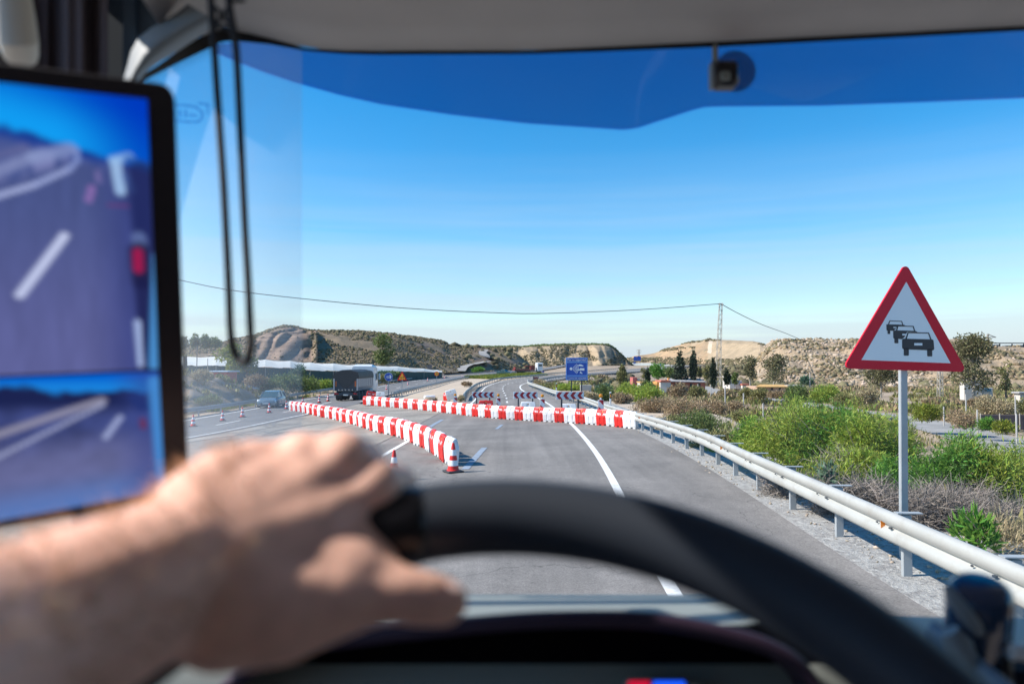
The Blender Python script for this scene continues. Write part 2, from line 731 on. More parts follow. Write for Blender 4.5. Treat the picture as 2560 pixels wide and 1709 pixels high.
def soil(name, c1, c2, c3=None, s1=0.15, s2=1.2, bump=0.6, pebble=True, thr=(0.45, 0.65), strata=0.0):
    """bare ground: two or three earth colours in patches, with pebbles"""
    m, nt, out = new_mat(name)
    N, L = nt.nodes, nt.links
    geo = N.new("ShaderNodeNewGeometry")
    b = N.new("ShaderNodeBsdfPrincipled")
    b.inputs["Roughness"].default_value = 0.95
    b.inputs["Specular IOR Level"].default_value = 0.15
    L.new(b.outputs[0], out.inputs["Surface"])

    def noise(scale, detail=6, rough=0.65):
        n = N.new("ShaderNodeTexNoise")
        n.inputs["Scale"].default_value = scale
        n.inputs["Detail"].default_value = detail
        n.inputs["Roughness"].default_value = rough
        L.new(geo.outputs["Position"], n.inputs["Vector"])
        return n.outputs["Fac"]

    def rng(v, a, b_, c=0.0, d=1.0):
        r = N.new("ShaderNodeMapRange")
        r.inputs["From Min"].default_value = a
        r.inputs["From Max"].default_value = b_
        r.inputs["To Min"].default_value = c
        r.inputs["To Max"].default_value = d
        L.new(v, r.inputs["Value"])
        return r.outputs[0]
    mx = N.new("ShaderNodeMixRGB")
    mx.inputs["Color1"].default_value = (*c1, 1)
    mx.inputs["Color2"].default_value = (*c2, 1)
    L.new(rng(noise(s1), *thr), mx.inputs["Fac"])
    c = mx.outputs[0]
    if c3:
        m2 = N.new("ShaderNodeMixRGB")
        L.new(c, m2.inputs["Color1"])
        m2.inputs["Color2"].default_value = (*c3, 1)
        L.new(rng(noise(s2), 0.52, 0.66), m2.inputs["Fac"])
        c = m2.outputs[0]
    if strata > 0:
        mp = N.new("ShaderNodeMapping")
        mp.inputs["Scale"].default_value = (0.05, 0.05, 1.1)
        L.new(geo.outputs["Position"], mp.inputs["Vector"])
        n = N.new("ShaderNodeTexNoise")
        n.inputs["Scale"].default_value = 1.0
        n.inputs["Detail"].default_value = 4
        L.new(mp.outputs[0], n.inputs["Vector"])
        x = N.new("ShaderNodeMixRGB")
        x.blend_type = 'MULTIPLY'
        x.inputs["Fac"].default_value = 1
        L.new(c, x.inputs["Color1"])
        L.new(rng(n.outputs["Fac"], 0.3, 0.7, 1 - strata, 1 + strata), x.inputs["Color2"])
        c = x.outputs[0]
    x = N.new("ShaderNodeMixRGB")
    x.blend_type = 'MULTIPLY'
    x.inputs["Fac"].default_value = 1
    L.new(c, x.inputs["Color1"])
    fine = noise(14 if pebble else 3, 4, 0.8)
    L.new(rng(fine, 0.3, 0.7, 0.68, 1.3), x.inputs["Color2"])
    L.new(x.outputs[0], b.inputs["Base Color"])
    bp = N.new("ShaderNodeBump")
    bp.inputs["Strength"].default_value = bump
    bp.inputs["Distance"].default_value = 0.05 if pebble else 0.4
    L.new(fine, bp.inputs["Height"])
    L.new(bp.outputs[0], b.inputs["Normal"])
    return m


M = {}
M['asphalt'] = asphalt("asphalt_main", (0.208, 0.189, 0.172), tracks=True, crack=0.45)
M['asphalt_left'] = asphalt("asphalt_opposite", (0.165, 0.157, 0.152), patch=0.14)
M['asphalt_old'] = asphalt("asphalt_old", (0.28, 0.25, 0.212), patch=0.32, crack=0.5)
M['track'] = asphalt("track_surface", (0.30, 0.285, 0.265), patch=0.22, speck=0.2)
M['paint'] = principled("road_paint", (0.78, 0.77, 0.74), 0.7, var=0.12, vscale=3, dirt=(0.33, 0.32, 0.31), dscale=7, damt=0.75)
M['joint'] = principled('dark_joint', (0.06, 0.055, 0.05), 0.9)
M['tyre_mark'] = principled('tyre_mark', (0.185, 0.17, 0.155), 0.9, var=.25, vscale=2, dirt=(0.29, 0.265, 0.23), dscale=1.2, damt=0.9)
M['paint_old'] = principled("road_paint_ground_off", (0.25, 0.30, 0.37), 0.8, var=0.25, vscale=6, dirt=(0.2, 0.2, 0.2), dscale=4, damt=0.7)
M['ground'] = soil("soil", (0.40, 0.31, 0.225), (0.30, 0.225, 0.16), (0.20, 0.17, 0.11), s1=0.06, s2=0.35)
M['sand'] = soil("pale_sand", (0.52, 0.42, 0.32), (0.44, 0.35, 0.27), s1=0.3, bump=0.4)
M['gravel'] = soil("gravel", (0.42, 0.40, 0.37), (0.30, 0.28, 0.26), (0.52, 0.50, 0.46), s1=4, s2=11, bump=1.0)
M['redsoil'] = soil("red_soil", (0.36, 0.2, 0.13), (0.28, 0.17, 0.11), s1=0.4)
M['hill_left'] = soil("hill_scrub_soil", (0.235, 0.178, 0.12), (0.30, 0.225, 0.15), (0.17, 0.14, 0.09), s1=0.05, s2=0.25, pebble=False)
M['cliff'] = soil("cliff_earth", (0.29, 0.205, 0.15), (0.22, 0.16, 0.12), s1=0.08, pebble=False, strata=0.3)
M['hill_mid'] = soil("mesa_earth", (0.42, 0.315, 0.205), (0.35, 0.265, 0.175), (0.27, 0.215, 0.14), s1=0.035, s2=0.12, pebble=False, strata=0.12)
M['hill_tan'] = soil("tan_slope_earth", (0.42, 0.285, 0.17), (0.33, 0.235, 0.15), (0.22, 0.185, 0.12), s1=0.02, s2=0.1, pebble=False, strata=0.15)
M['hill_rock'] = soil("rocky_slope_earth", (0.42, 0.31, 0.205), (0.33, 0.25, 0.165), (0.26, 0.205, 0.13), s1=0.09, s2=0.3, pebble=False)
M['rock'] = principled("pale_rock", (0.40, 0.32, 0.235), 0.9, island=0.35, var=0.2, vscale=2)
M['red_plastic'] = principled("red_plastic", (0.76, 0.022, 0.015), 0.42, objrand=0.2, var=0.08, vscale=2, dirt=(0.42, 0.10, 0.08), dscale=4, damt=0.35)
M['white_plastic'] = principled("white_plastic", (0.82, 0.82, 0.82), 0.45, objrand=0.14, var=0.05, vscale=2, dirt=(0.47, 0.44, 0.4), dscale=4, damt=0.6)
M['pale_plastic'] = principled("pale_blue_plastic", (0.50, 0.62, 0.74), 0.45, var=0.1, vscale=2)
M['reflect_white'] = principled("reflective_white", (0.82, 0.82, 0.82), 0.35)
M['amber'] = principled("amber_lens", (0.85, 0.30, 0.008), 0.2, spec=0.6)
M['amber_dark'] = principled("amber_reflector", (0.55, 0.25, 0.03), 0.25)
M['orange'] = principled("orange_reflector", (0.88, 0.25, 0.01), 0.3)
M['rubber'] = principled("rubber", (0.035, 0.035, 0.04), 0.75, var=0.2)
M['steel'] = principled("galvanised_steel", (0.36, 0.38, 0.39), 0.55, metal=0.1, var=0.1, vscale=3, dirt=(0.36, 0.34, 0.3), dscale=2.5, damt=0.35)
M['rail_steel'] = principled("guardrail_steel", (0.45, 0.44, 0.405), 0.5, metal=0.15, var=0.07, vscale=1.5, dirt=(0.33, 0.29, 0.24), dscale=2.6, damt=0.5)
M['far_steel'] = principled("weathered_steel", (0.30, 0.31, 0.32), 0.5, metal=0.3, var=0.12)
M['dark_steel'] = principled("dark_steel", (0.06, 0.065, 0.075), 0.5, metal=0.3)
M['sign_red'] = principled("sign_red", (0.60, 0.006, 0.025), 0.5, spec=0.25)
M['sign_white'] = principled("sign_white", (0.74, 0.78, 0.80), 0.4)
M['sign_black'] = principled("sign_black", (0.02, 0.022, 0.03), 0.45)
M['sign_blue'] = principled("sign_blue", (0.01, 0.075, 0.42), 0.4)
M['sign_yellow'] = principled("sign_yellow", (0.85, 0.36, 0.01), 0.4)
M['dark_red'] = principled("chevron_red", (0.42, 0.008, 0.02), 0.4)
M['sign_back'] = principled("sign_back", (0.10, 0.10, 0.11), 0.5)
# ------------------------------------------------------------------ the land
def struct(o):
    o["kind"] = "structure"
    return o


tr_px = [(1745, 984.5), (1800, 990), (1890, 995), (1990, 1008), (2130, 1030)]


def catline(pts, step, it):
    return smooth_line(pts, step, it)


TR = catline([(48, 185), (40, 140)] + [tuple(gp(*p, GT)[:2]) for p in tr_px] + [tuple(gp(2280, 1052, GT)[:2]), tuple(gp(2420, 1086, GT)[:2]), tuple(gp(2600, 1128, GT)[:2]), (33, 20)], 1.0, 8)


def build_ground():
    th = np.radians(np.concatenate([np.arange(-180, -48, 4.0), np.arange(-48, 48, 0.25), np.arange(48, 180, 4.0)]))
    r = np.concatenate([[0.6], np.geomspace(1.2, 3200, 210)])
    T, R = np.meshgrid(th, r)
    X = np.sin(T) * R
    Y = np.cos(T) * R
    Z = GT(X, Y)
    xs = np.interp(Y, XS_Y, XS_X)
    rough = sst((np.abs(X + 9) - 17) / 6) * sst((R - 6) / 10)
    sel = (np.abs(X) < 120) & (Y > 0) & (Y < 220)
    dt = np.full(X.shape, 99.0)
    q = np.stack([X[sel], Y[sel]], 1)
    dmin = np.full(len(q), 99.0)
    for tx, ty in TR[::2]:
        dmin = np.minimum(dmin, np.hypot(q[:, 0] - tx, q[:, 1] - ty))
    dt[sel] = dmin
    rough = rough * sst((dt - 2.8) / 3.5)
    Z = Z + rough * (fbm(X * 0.35 + 40, Y * 0.35 + 40, 4) - 0.5) * 0.7 - 0.1 * rough
    # the soil beyond everything sinks a little so that hills stand in front
    Z = Z - 6 * sst((R - 900) / 800)
    n, m = len(r), len(th)
    V = np.stack([X, Y, Z], -1).reshape(-1, 3)
    V = np.vstack([V, [[0, 0, float(GT(0, 0))]]])
    i, j = np.meshgrid(np.arange(n - 1), np.arange(m), indexing='ij')
    j2 = (j + 1) % m
    F = np.stack([i * m + j, i * m + j2, (i + 1) * m + j2, (i + 1) * m + j], -1).reshape(-1, 4)
    o = np_mesh("ground", V, F, M['ground'], smooth=True)
    return struct(o)


GROUND = build_ground()


def ribbon(name, left, right, mat, lift, parent=None, n=9, f=G):
    """a sheet between two lines of the same length, laid on the paved level"""
    L_ = resample(left, 1.0)
    k = len(L_)
    R_ = resample(right, 1.0)
    R_ = np.stack([np.interp(np.linspace(0, 1, k), np.linspace(0, 1, len(R_)), R_[:, c]) for c in range(R_.shape[1])], 1)
    t = np.linspace(0, 1, n)[None, :, None]
    P = L_[:, None, :2] * (1 - t) + R_[:, None, :2] * t
    Z = f(P[..., 0], P[..., 1]) + lift
    V = np.concatenate([P, Z[..., None]], -1).reshape(-1, 3)
    i, j = np.meshgrid(np.arange(k - 1), np.arange(n - 1), indexing='ij')
    F = np.stack([i * n + j, i * n + j + 1, (i + 1) * n + j + 1, (i + 1) * n + j], -1).reshape(-1, 4)
    return np_mesh(name, V, F, mat, parent, smooth=True)


def strip(name, line, w, mat, lift, parent=None, kind=True, f=G):
    l_ = offset_line(line, -w / 2)
    r_ = offset_line(line, w / 2)
    o = ribbon(name, l_, r_, mat, lift, parent, n=2, f=f)
    if kind:
        o["kind"] = "structure"
    return o


def gline(pts):
    return [tuple(gp(*p)[:2]) for p in pts]


# main carriageway: edge lines found on the ground
right_edge = smooth_line([(1.75, -12), (1.78, 3)] + gline([(1641, 1424), (1537, 1210), (1480, 1118), (1427, 1058.5), (1383, 1018), (1345, 995), (1311, 979), (1300, 969), (1306, 961), (1330, 954.5), (1370, 949), (1412, 942.5)]) + [(29, 236), (70, 345), (150, 520), (240, 700)], 1.0, 12)
left_edge = smooth_line([(-4.2, -12), (-4.2, 3), (-4.15, 15)] + gline([(1024, 1101), (1100, 1052), (1173, 1012), (1190, 997), (1204, 978), (1221, 964), (1255, 953.6), (1279, 949.5), (1327, 942.5), (1398, 937.5)]) + [(21, 245), (61, 352), (140, 530), (228, 705)], 1.0, 12)

road = struct(ribbon("main_road", offset_line(left_edge, -0.95), offset_line(right_edge, 2.5), M['asphalt'], 0.012, n=15))
outer_px = [(472, 1050), (634, 1022.5), (748, 1001.6), (837, 986), (934, 968), (1007, 953.6), (1079, 942)]
LW = smooth_line([(-21.5, -12), (-21.9, 20)] + gline(outer_px[:4]) + [(-23.2, 120), (-23.4, 160), (-21.5, 215), (-16, 277), (-4, 352), (13, 432), (48, 540), (110, 700)], 1.0, 12)
LI = smooth_line([(-15.6, -12), (-15.9, 20)] + gline([(473, 1097), (720, 1047), (861, 1018), (903, 1006)]) + [(-14.6, 84), (-14.6, 105), (-14.8, 140), (-13.2, 190), (-8.5, 250), (3, 322), (22, 405), (60, 530), (122, 695)], 1.0, 12)
road_l = struct(ribbon("opposite_road", offset_line(LW, -1.0), LI, M['asphalt_left'], 0.010, n=15))

# old asphalt of the crossing between the two carriageways
cross_l = smooth_line([(-15.4, -12), (-15.8, 20)] + gline([(473, 1097.5), (720, 1047.6), (861, 1018.6), (903, 1007)]) + [(-14.2, 60)], 1.0)
cross_r = smooth_line([(-4.9, -12), (-4.9, 20), (-4.8, 40), (-4.5, 52), (-4.3, 58)], 1.0)
crossing = struct(ribbon("crossing_pavement", cross_l, cross_r, M['asphalt_old'], 0.006, n=15))

# gravel verge under the guard rail
vr_l = smooth_line([(4.2, -10), (4.3, 8), (4.5, 16), (4.75, 28), (4.9, 40), (4.6, 60)], 1.0)
vr_r = smooth_line([(7.4, -10), (7.4, 8), (7.5, 16), (7.4, 28), (7.8, 40), (8, 60)], 1.0)
verge = struct(ribbon("gravel_verge", vr_l, vr_r, M['gravel'], -0.004, n=8))
# sandy shelf to the right and sandy island between the carriageways
shelf = struct(ribbon("sandy_shelf", smooth_line([(6.6, 24), (6.6, 34), (6.2, 48), (6.0, 60)], 1), smooth_line([(8.5, 24), (11, 33), (12.5, 44), (9, 60)], 1), M['sand'], -0.02, n=10))
island = struct(ribbon("sandy_island", smooth_line([(-13.6, 60), (-13.4, 90), (-13.3, 130), (-12.4, 165), (-9.5, 200)], 1), smooth_line([(-4.6, 58), (-5.3, 80), (-5.2, 105), (-3.4, 140), (-1.5, 200)], 1), M['sand'], -0.06, n=10))

# painted lines, each dash a piece of its road
strip("edge_line", right_edge[(right_edge[:, 1] > -8) & (right_edge[:, 1] < 500)], 0.17, M['paint'], 0.020, road)
le = left_edge
strip("edge_line", le[(le[:, 1] > 54) & (le[:, 1] < 500)], 0.17, M['paint'], 0.020, road)
strip("edge_line", le[(le[:, 1] > 8) & (le[:, 1] < 28)], 0.17, M['paint'], 0.020, road)
strip("ground_off_line", le[(le[:, 1] > 34) & (le[:, 1] < 42)], 0.22, M['paint_old'], 0.020, road)
mid = 0.5 * (resample(left_edge, 1.0)[:420] + np.stack([np.interp(np.linspace(0, 1, 420), np.linspace(0, 1, len(resample(right_edge, 1.0)[:420])), resample(right_edge, 1.0)[:420][:, c]) for c in range(2)], 1))
dash_px = [(1268, 1007), (1266, 995), (1262.5, 986), (1259, 979), (1257, 974), (1257, 970), (1259, 965.5), (1262.5, 962.6), (1269, 959.6), (1278.6, 957), (1290, 954), (1303, 952), (1317, 950), (1332, 948), (1363, 945), (1379, 943.5)]
dl = smooth_line(gline(dash_px), 0.5, 10)
d_len = np.r_[0, np.cumsum(np.linalg.norm(np.diff(dl, axis=0), axis=1))]
s0 = 0.0
while s0 < d_len[-1] - 2:
    sel = (d_len >= s0) & (d_len <= s0 + 2.6)
    if sel.sum() > 2:
        strip("lane_dash", dl[sel], 0.16, M['paint'], 0.022, road)
    s0 += 6.6
for a, b in (((1163, 1174), (1211, 1120)),):
    p, q = gp(*a), gp(*b)
    strip("ground_off_line", np.array([[p.x + (q.x - p.x) * t, p.y + (q.y - p.y) * t] for t in np.linspace(0, 1, 8)]), 0.2, M['paint_old'], 0.022, road)
strip("joint", np.array(offset_line(LI, 0.12))[:78], 0.05, M['joint'], 0.017, crossing)
strip("joint", np.stack([np.full(60, -4.98) + .05 * np.sin(np.arange(60) * .4), np.linspace(2, 57, 60)], 1), 0.035, M['joint'], 0.017, crossing)
rsx = random.Random(8)
for i in range(9):
    x0, y0, a0 = rsx.uniform(-15, -8), rsx.uniform(20, 40), rsx.uniform(-.5, -.2)
    pts_ = np.array([[x0 + math.sin(a0 + .02 * k) * k * .6, y0 + math.cos(a0 + .02 * k) * k * .6] for k in range(int(rsx.uniform(10, 24)))])
    pts_ = pts_[pts_[:, 0] > -14.6]
    if len(pts_) < 5:
        continue
    strip("tyre_mark", pts_, rsx.uniform(.12, .3), M['tyre_mark'], 0.014 + .0006 * i, crossing)
p, q = gp(1241, 1073), gp(1255, 1062)
strip("lane_dash", np.array([[p.x + (q.x - p.x) * t, p.y + (q.y - p.y) * t] for t in np.linspace(0, 1, 4)]), 0.16, M['paint_old'], 0.022, road)

strip("edge_line", LW[(LW[:, 1] > 5) & (LW[:, 1] < 560)], 0.17, M['paint'], 0.018, road_l)
li2 = np.array(offset_line(LI, -0.45))
strip("edge_line", li2[(li2[:, 1] > 10) & (li2[:, 1] < 55)], 0.17, M['paint'], 0.018, road_l)
strip("edge_line", li2[(li2[:, 1] > 68) & (li2[:, 1] < 450)], 0.15, M['paint'], 0.018, road_l)
n_ = min(len(LW), len(LI))
LWr = np.stack([np.interp(np.linspace(0, 1, 700), np.linspace(0, 1, len(LW)), LW[:, c]) for c in range(2)], 1)
LIr = np.stack([np.interp(np.linspace(0, 1, 700), np.linspace(0, 1, len(li2)), li2[:, c]) for c in range(2)], 1)
lm = resample(0.46 * LWr + 0.54 * LIr, 0.5)
d_len = np.r_[0, np.cumsum(np.linalg.norm(np.diff(lm, axis=0), axis=1))]
s0 = 18.5
while s0 < 420:
    sel = (d_len >= s0 + 14) & (d_len <= s0 + 18.5)
    if sel.sum() > 2:
        strip("lane_dash", lm[sel], 0.15, M['paint'], 0.019, road_l)
    s0 += 12.0

# service track on the low ground to the right
track = struct(ribbon("service_track", offset_line(TR, -2.6), offset_line(TR, 2.6), M['track'], 0.05, n=7, f=GT))


# ------------------------------------------------------------------ hills
class Hill:
    def __init__(s, sky, base, ridge, zb, prof, amp, fr, seed, ncol=300, nrow=46, gully=0.0, gfreq=0.05, cliff=None):
        """sky: skyline of the hill as seen from the road; base and ridge: how far its foot and its crest lie; zb: height of its foot"""
        px = np.linspace(sky[0][0], sky[-1][0], ncol)
        py = np.interp(px, [p[0] for p in sky], [p[1] for p in sky])
        Rb = np.interp(px, [p[0] for p in base], [p[1] for p in base])
        Rr = np.interp(px, [p[0] for p in ridge], [p[1] for p in ridge])
        a = (px - CX) / FPX
        b = -(py - CY) / FPX
        dy = cp - b * sp
        dz = sp + b * cp
        zr = CZ + dz / dy * Rr
        S = np.concatenate([np.linspace(0, 1, nrow), [1.12, 1.3, 1.6]])
        PX, SS = np.meshgrid(px, S)
        pr = np.where(SS <= 1, prof(np.clip(SS, 0, 1), PX), 1 - 0.5 * (SS - 1) ** 1.0)
        Yd = Rb + (Rr - Rb) * SS
        zb_ = np.interp(px, [p[0] for p in zb], [p[1] for p in zb]) if isinstance(zb, list) else zb
        Z = zb_ + (zr - zb_) * pr
        X = (PX - CX) / FPX / dy * Yd
        env = np.sin(np.pi * np.clip(SS, 0, 1)) ** 0.7 * np.clip((zr - zb_) / 6, 0, 1)
        nz = fbm(X * fr + seed, Yd * fr + Z * fr + seed * 2, 5) - 0.5
        Z = Z + nz * amp * env
        Z = Z + (fbm(X * fr * 3.1 + 9, Yd * 0.02 + seed, 3) - 0.5) * amp * 0.16 * np.clip((zr - zb_) / 6, 0, 1)
        if gully > 0:
            gl = np.abs(fbm(X * gfreq + seed, Z * 0.03 + seed, 4) - 0.5) * 2
            msk = 1.0 if cliff is None else sst((PX - cliff[0]) / 25) * sst((cliff[1] - PX) / 25)
            Yd = Yd - (gl - 0.35) * gully * np.sin(np.pi * np.clip(SS, 0, 1)) * msk
            X = (PX - CX) / FPX / dy * Yd
        s.X, s.Y, s.Z, s.PX, s.SS = X, Yd, Z, PX, SS
        s.nrow, s.ncol = len(S), ncol
        s.front = nrow

    def mesh(s, name, mats, mi=None):
        V = np.stack([s.X, s.Y, s.Z], -1).reshape(-1, 3)
        i, j = np.meshgrid(np.arange(s.nrow - 1), np.arange(s.ncol - 1), indexing='ij')
        F = np.stack([i * s.ncol + j, i * s.ncol + j + 1, (i + 1) * s.ncol + j + 1, (i + 1) * s.ncol + j], -1).reshape(-1, 4)
        idx = None
        if mi is not None:
            idx = mi(s.PX[:-1, :-1], s.SS[:-1, :-1]).reshape(-1).astype(np.int32)
        o = np_mesh(name, V, F, mats, smooth=True, mi=idx)
        return struct(o)

    def sample(s, n, seed, mask=None, lo=0.0, hi=1.0):
        rs = np.random.RandomState(seed)
        u = rs.rand(n) * (s.ncol - 1.001)
        v = (lo + (hi - lo) * rs.rand(n)) * (s.front - 1.001)
        iu, iv = u.astype(int), v.astype(int)
        fu, fv = u - iu, v - iv

        def g(A):
            return (A[iv, iu] * (1 - fu) + A[iv, iu + 1] * fu) * (1 - fv) + (A[iv + 1, iu] * (1 - fu) + A[iv + 1, iu + 1] * fu) * fv
        P = np.stack([g(s.X), g(s.Y), g(s.Z)], 1)
        PXs, SSs = g(s.PX), g(s.SS)
        k = np.ones(n, bool)
        if mask is not None:
            k = mask(PXs, SSs, P, rs)
        return P[k]


_ico = None


def ico_mesh():
    global _ico
    if _ico is None:
        import bmesh
        bm = bmesh.new()
        bmesh.ops.create_icosphere(bm, subdivisions=1, radius=1.0)
        V = np.array([v.co[:] for v in bm.verts])
        F = np.array([[v.index for v in f.verts] for f in bm.faces])
        bm.free()
        _ico = (V, F)
    return _ico


def lumps(name, P, r, mat, flat=0.7, jit=0.35, seed=1, parent=None, sink=0.2, smooth=False):
    """many small rough lumps (low scrub or stones) as one mesh"""
    V0, F0 = ico_mesh()
    rs = np.random.RandomState(seed)
    n = len(P)
    r = np.asarray(r)
    sc = np.stack([r * (1 + jit * (rs.rand(n) - .5)), r * (1 + jit * (rs.rand(n) - .5)), r * flat * (1 + jit * (rs.rand(n) - .5))], 1)
    an = rs.rand(n) * 6.28
    D = V0[None] * (1 + jit * (rs.rand(n, len(V0), 1) - 0.5) * 1.4)
    D = D * sc[:, None, :]
    c, s_ = np.cos(an)[:, None], np.sin(an)[:, None]
    X = D[..., 0] * c - D[..., 1] * s_
    Y = D[..., 0] * s_ + D[..., 1] * c
    V = np.stack([X, Y, D[..., 2]], -1) + P[:, None, :] + np.array([0, 0, 1]) * (sc[:, 2] * (1 - 2 * sink) * 0.5)[:, None, None]
    F = F0[None] + (np.arange(n) * len(V0))[:, None, None]
    o = np_mesh(name, V.reshape(-1, 3), F.reshape(-1, 3), mat, parent, smooth=smooth)
    o["kind"] = "stuff"
    return o


M['scrub_dark'] = leaf_mat("scrub_olive", (0.135, 0.115, 0.062), 0.5, 0.0, 0.012, 0.9)
M['scrub_tan'] = leaf_mat("scrub_dry", (0.26, 0.19, 0.11), 0.4, 0.0, 0.012, 0.9)
M['scrub_green'] = leaf_mat("scrub_green", (0.10, 0.125, 0.045), 0.4, 0.0, 0.03, 0.9)

# left hill with its eroded cliff
H1 = Hill([(-500, 900), (-200, 880), (150, 862), (330, 868), (430, 866), (500, 862), (552, 858), (583, 849), (630, 839), (685, 819), (710, 814.6), (735, 817), (781, 825.8), (864, 828), (900, 828), (960, 833), (989, 834.7), (1056, 843.6), (1108, 852.5), (1123, 861), (1157, 863.7), (1201, 868), (1250, 872), (1290, 884), (1318, 903), (1336, 927)],
          [(-500, 200), (150, 215), (480, 215), (700, 225), (960, 250), (1130, 310), (1336, 420)], [(-500, 260), (150, 290), (700, 300), (960, 340), (1130, 420), (1336, 470)], [(150, -1.3), (900, -1.4), (1120, -0.6), (1336, -0.9)],
          lambda s, px: np.where((px > 625) & (px < 792), 0.5 * s ** 0.55 + 0.5 * sst((s - 0.08) / 0.4), 0.15 * s + 0.85 * np.sin(np.clip(s, 0, 1) * math.pi / 2) ** 1.25), 3.4, 0.07, 3.0, 520, 60, gully=22, gfreq=0.075, cliff=(625, 800))


def h1_mi(px, ss):
    c = (px > 632 + 14 * np.sin(ss * 9)) & (px < 780 + 12 * np.sin(ss * 13)) & (ss < 0.72 + 0.14 * np.sin(px * .08)) & (ss > 0.02)
    g = (fbm(px * 0.02, ss * 7, 3) > 0.6) & (px > 1040)
    return np.where(c | g, 1, 0)


hill_left = H1.mesh("hill", [M['hill_left'], M['cliff']], h1_mi)
P = H1.sample(38000, 3, lambda px, s, P, rs: ~((px > 640) & (px < 778) & (s < .72)) | (rs.rand(len(px)) < 0.06))
P = P[fbm(P[:, 0] * .07, P[:, 1] * .07 + P[:, 2] * .1, 3) > np.where(P[:, 0] / P[:, 1] * FPX + CX > 1060, .42, .30)]
rs = np.random.RandomState(5)
k = rs.rand(len(P))
lumps("hill_scrub", P[k < .62], 0.18 + 0.5 * rs.rand((k < .62).sum()) ** 2, M['scrub_dark'], 0.75, 0.5, 2)
lumps("hill_scrub", P[k >= .62], 0.16 + 0.3 * rs.rand((k >= .62).sum()), M['scrub_tan'], 0.75, 0.5, 3)
lumps("hill_scrub", H1.sample(420, 31, lambda px, s, P, rs: (px > 1130) & (px < 1325)), 0.9 + 1.4 * rs.rand(420)[:len(H1.sample(420, 31, lambda px, s, P, rs: (px > 1130) & (px < 1325)))], M['scrub_dark'], 0.75, 0.5, 8)

# flat-topped hill in the middle
H2 = Hill([(1120, 872), (1159, 864.5), (1200, 866.5), (1246, 866.6), (1302, 867.7), (1331, 864.5), (1395, 861.3), (1480, 860), (1512, 861), (1524, 863), (1540, 874), (1557, 890), (1574, 908), (1592, 922)],
          [(1120, 560), (1300, 575), (1500, 600), (1592, 640)], [(1120, 640), (1400, 665), (1592, 690)], [(1120, -1), (1350, -1.4), (1500, -0.4), (1592, 1.0)],
          lambda s, px: 0.25 * s + 0.75 * sst(s * 1.12), 5.0, 0.045, 11.0, 420, 56, gully=26, gfreq=0.05)
hill_mid = H2.mesh("hill", [M['hill_mid'], M['hill_left']], lambda px, ss: np.where((px > 1527) & (ss > 0.05), 1, 0))  # right end face in darker earth: its shade is put into the colour
P = H2.sample(9500, 4)
P = P[fbm(P[:, 0] * .06, P[:, 2] * .16, 3) > 0.52]
lumps("hill_scrub", P, 0.3 + 0.6 * np.random.RandomState(6).rand(len(P)) ** 1.5, M['scrub_dark'], 0.75, 0.5, 4)
P = H2.sample(2200, 41, None, 0.88, 1.0)
lumps("hill_scrub", P, 0.6 + 0.9 * np.random.RandomState(61).rand(len(P)), M['scrub_green'], 0.7, 0.5, 9)

# tan hill far right of the road
H3 = Hill([(1545, 915), (1567, 896), (1601, 889.4), (1636, 882.5), (1675, 868.7), (1721, 857), (1762, 849), (1813, 849.5), (1882, 851.5), (1900, 856), (1912, 864), (1960, 890), (2060, 925)],
          [(1545, 760), (1640, 720), (1700, 620), (1800, 480), (1960, 330), (2060, 300)], [(1545, 880), (1640, 850), (1760, 720), (1900, 560), (2060, 430)], [(1545, 5), (1640, 4.5), (1720, 1.5), (1800, -1.5), (2060, -2)],
          lambda s, px: 0.3 * s + 0.7 * sst(s * 1.1), 6.0, 0.04, 21.0, 380, 52, gully=20, gfreq=0.04)


def h3_mi(px, ss):
    bare = (fbm(px * .02, ss * 5, 3) > 0.46) & (px < 1768)
    scar = (np.abs(px - 1780 + 14 * (1 - ss)) < 5) & (ss > .45)
    return np.where(scar, 2, np.where(bare, 0, 1))


hill_tan = H3.mesh("hill", [M['hill_tan'], M['hill_mid'], M['sand']], h3_mi)
P = H3.sample(12000, 5)
kp = (fbm(P[:, 0] * .07, P[:, 2] * .15, 3) > 0.47) & ((P[:, 0] / P[:, 1] * FPX + CX > 1762) | (np.random.RandomState(3).rand(len(P)) < .6))
P = P[kp]
lumps("hill_scrub", P, 0.5 + 0.9 * np.random.RandomState(7).rand(len(P)) ** 1.5, M['scrub_dark'], 0.75, 0.5, 5)

# rocky hill on the right
H4 = Hill([(1866, 946), (1880, 925), (1893, 892), (1912, 866), (1932, 851), (1965, 849), (1997, 850), (2038, 847), (2100, 851), (2143, 850), (2230, 850), (2330, 849), (2400, 850), (2450, 860), (2485, 867), (2560, 869), (2680, 872), (2900, 880)],
          [(1866, 215), (1950, 175), (2200, 160), (2350, 165), (2560, 160), (2900, 150)], [(1866, 270), (1950, 260), (2300, 255), (2560, 290), (2900, 290)], -2.9,
          lambda s, px: 0.3 * s + 0.7 * sst(s * 1.06), 4.2, 0.075, 31.0, 520, 60, gully=9, gfreq=0.09)
hill_rock = H4.mesh("hill", [M['hill_rock']])
P = H4.sample(15000, 6)
P = P[fbm(P[:, 0] * .09, P[:, 1] * .09 + P[:, 2] * .2, 3) > 0.51]
rs = np.random.RandomState(8)
k = rs.rand(len(P))
lumps("hill_scrub", P[k < .6], 0.22 + 0.5 * rs.rand((k < .6).sum()) ** 1.5, M['scrub_dark'], 0.75, 0.5, 6)
lumps("hill_scrub", P[k >= .6], 0.3 + 0.45 * rs.rand((k >= .6).sum()), M['scrub_tan'], 0.75, 0.5, 7)
P = H4.sample(9000, 9, lambda px, s, P, rs: rs.rand(len(px)) < np.where(px < 2330, 0.8, 0.1))
rs = np.random.RandomState(9)
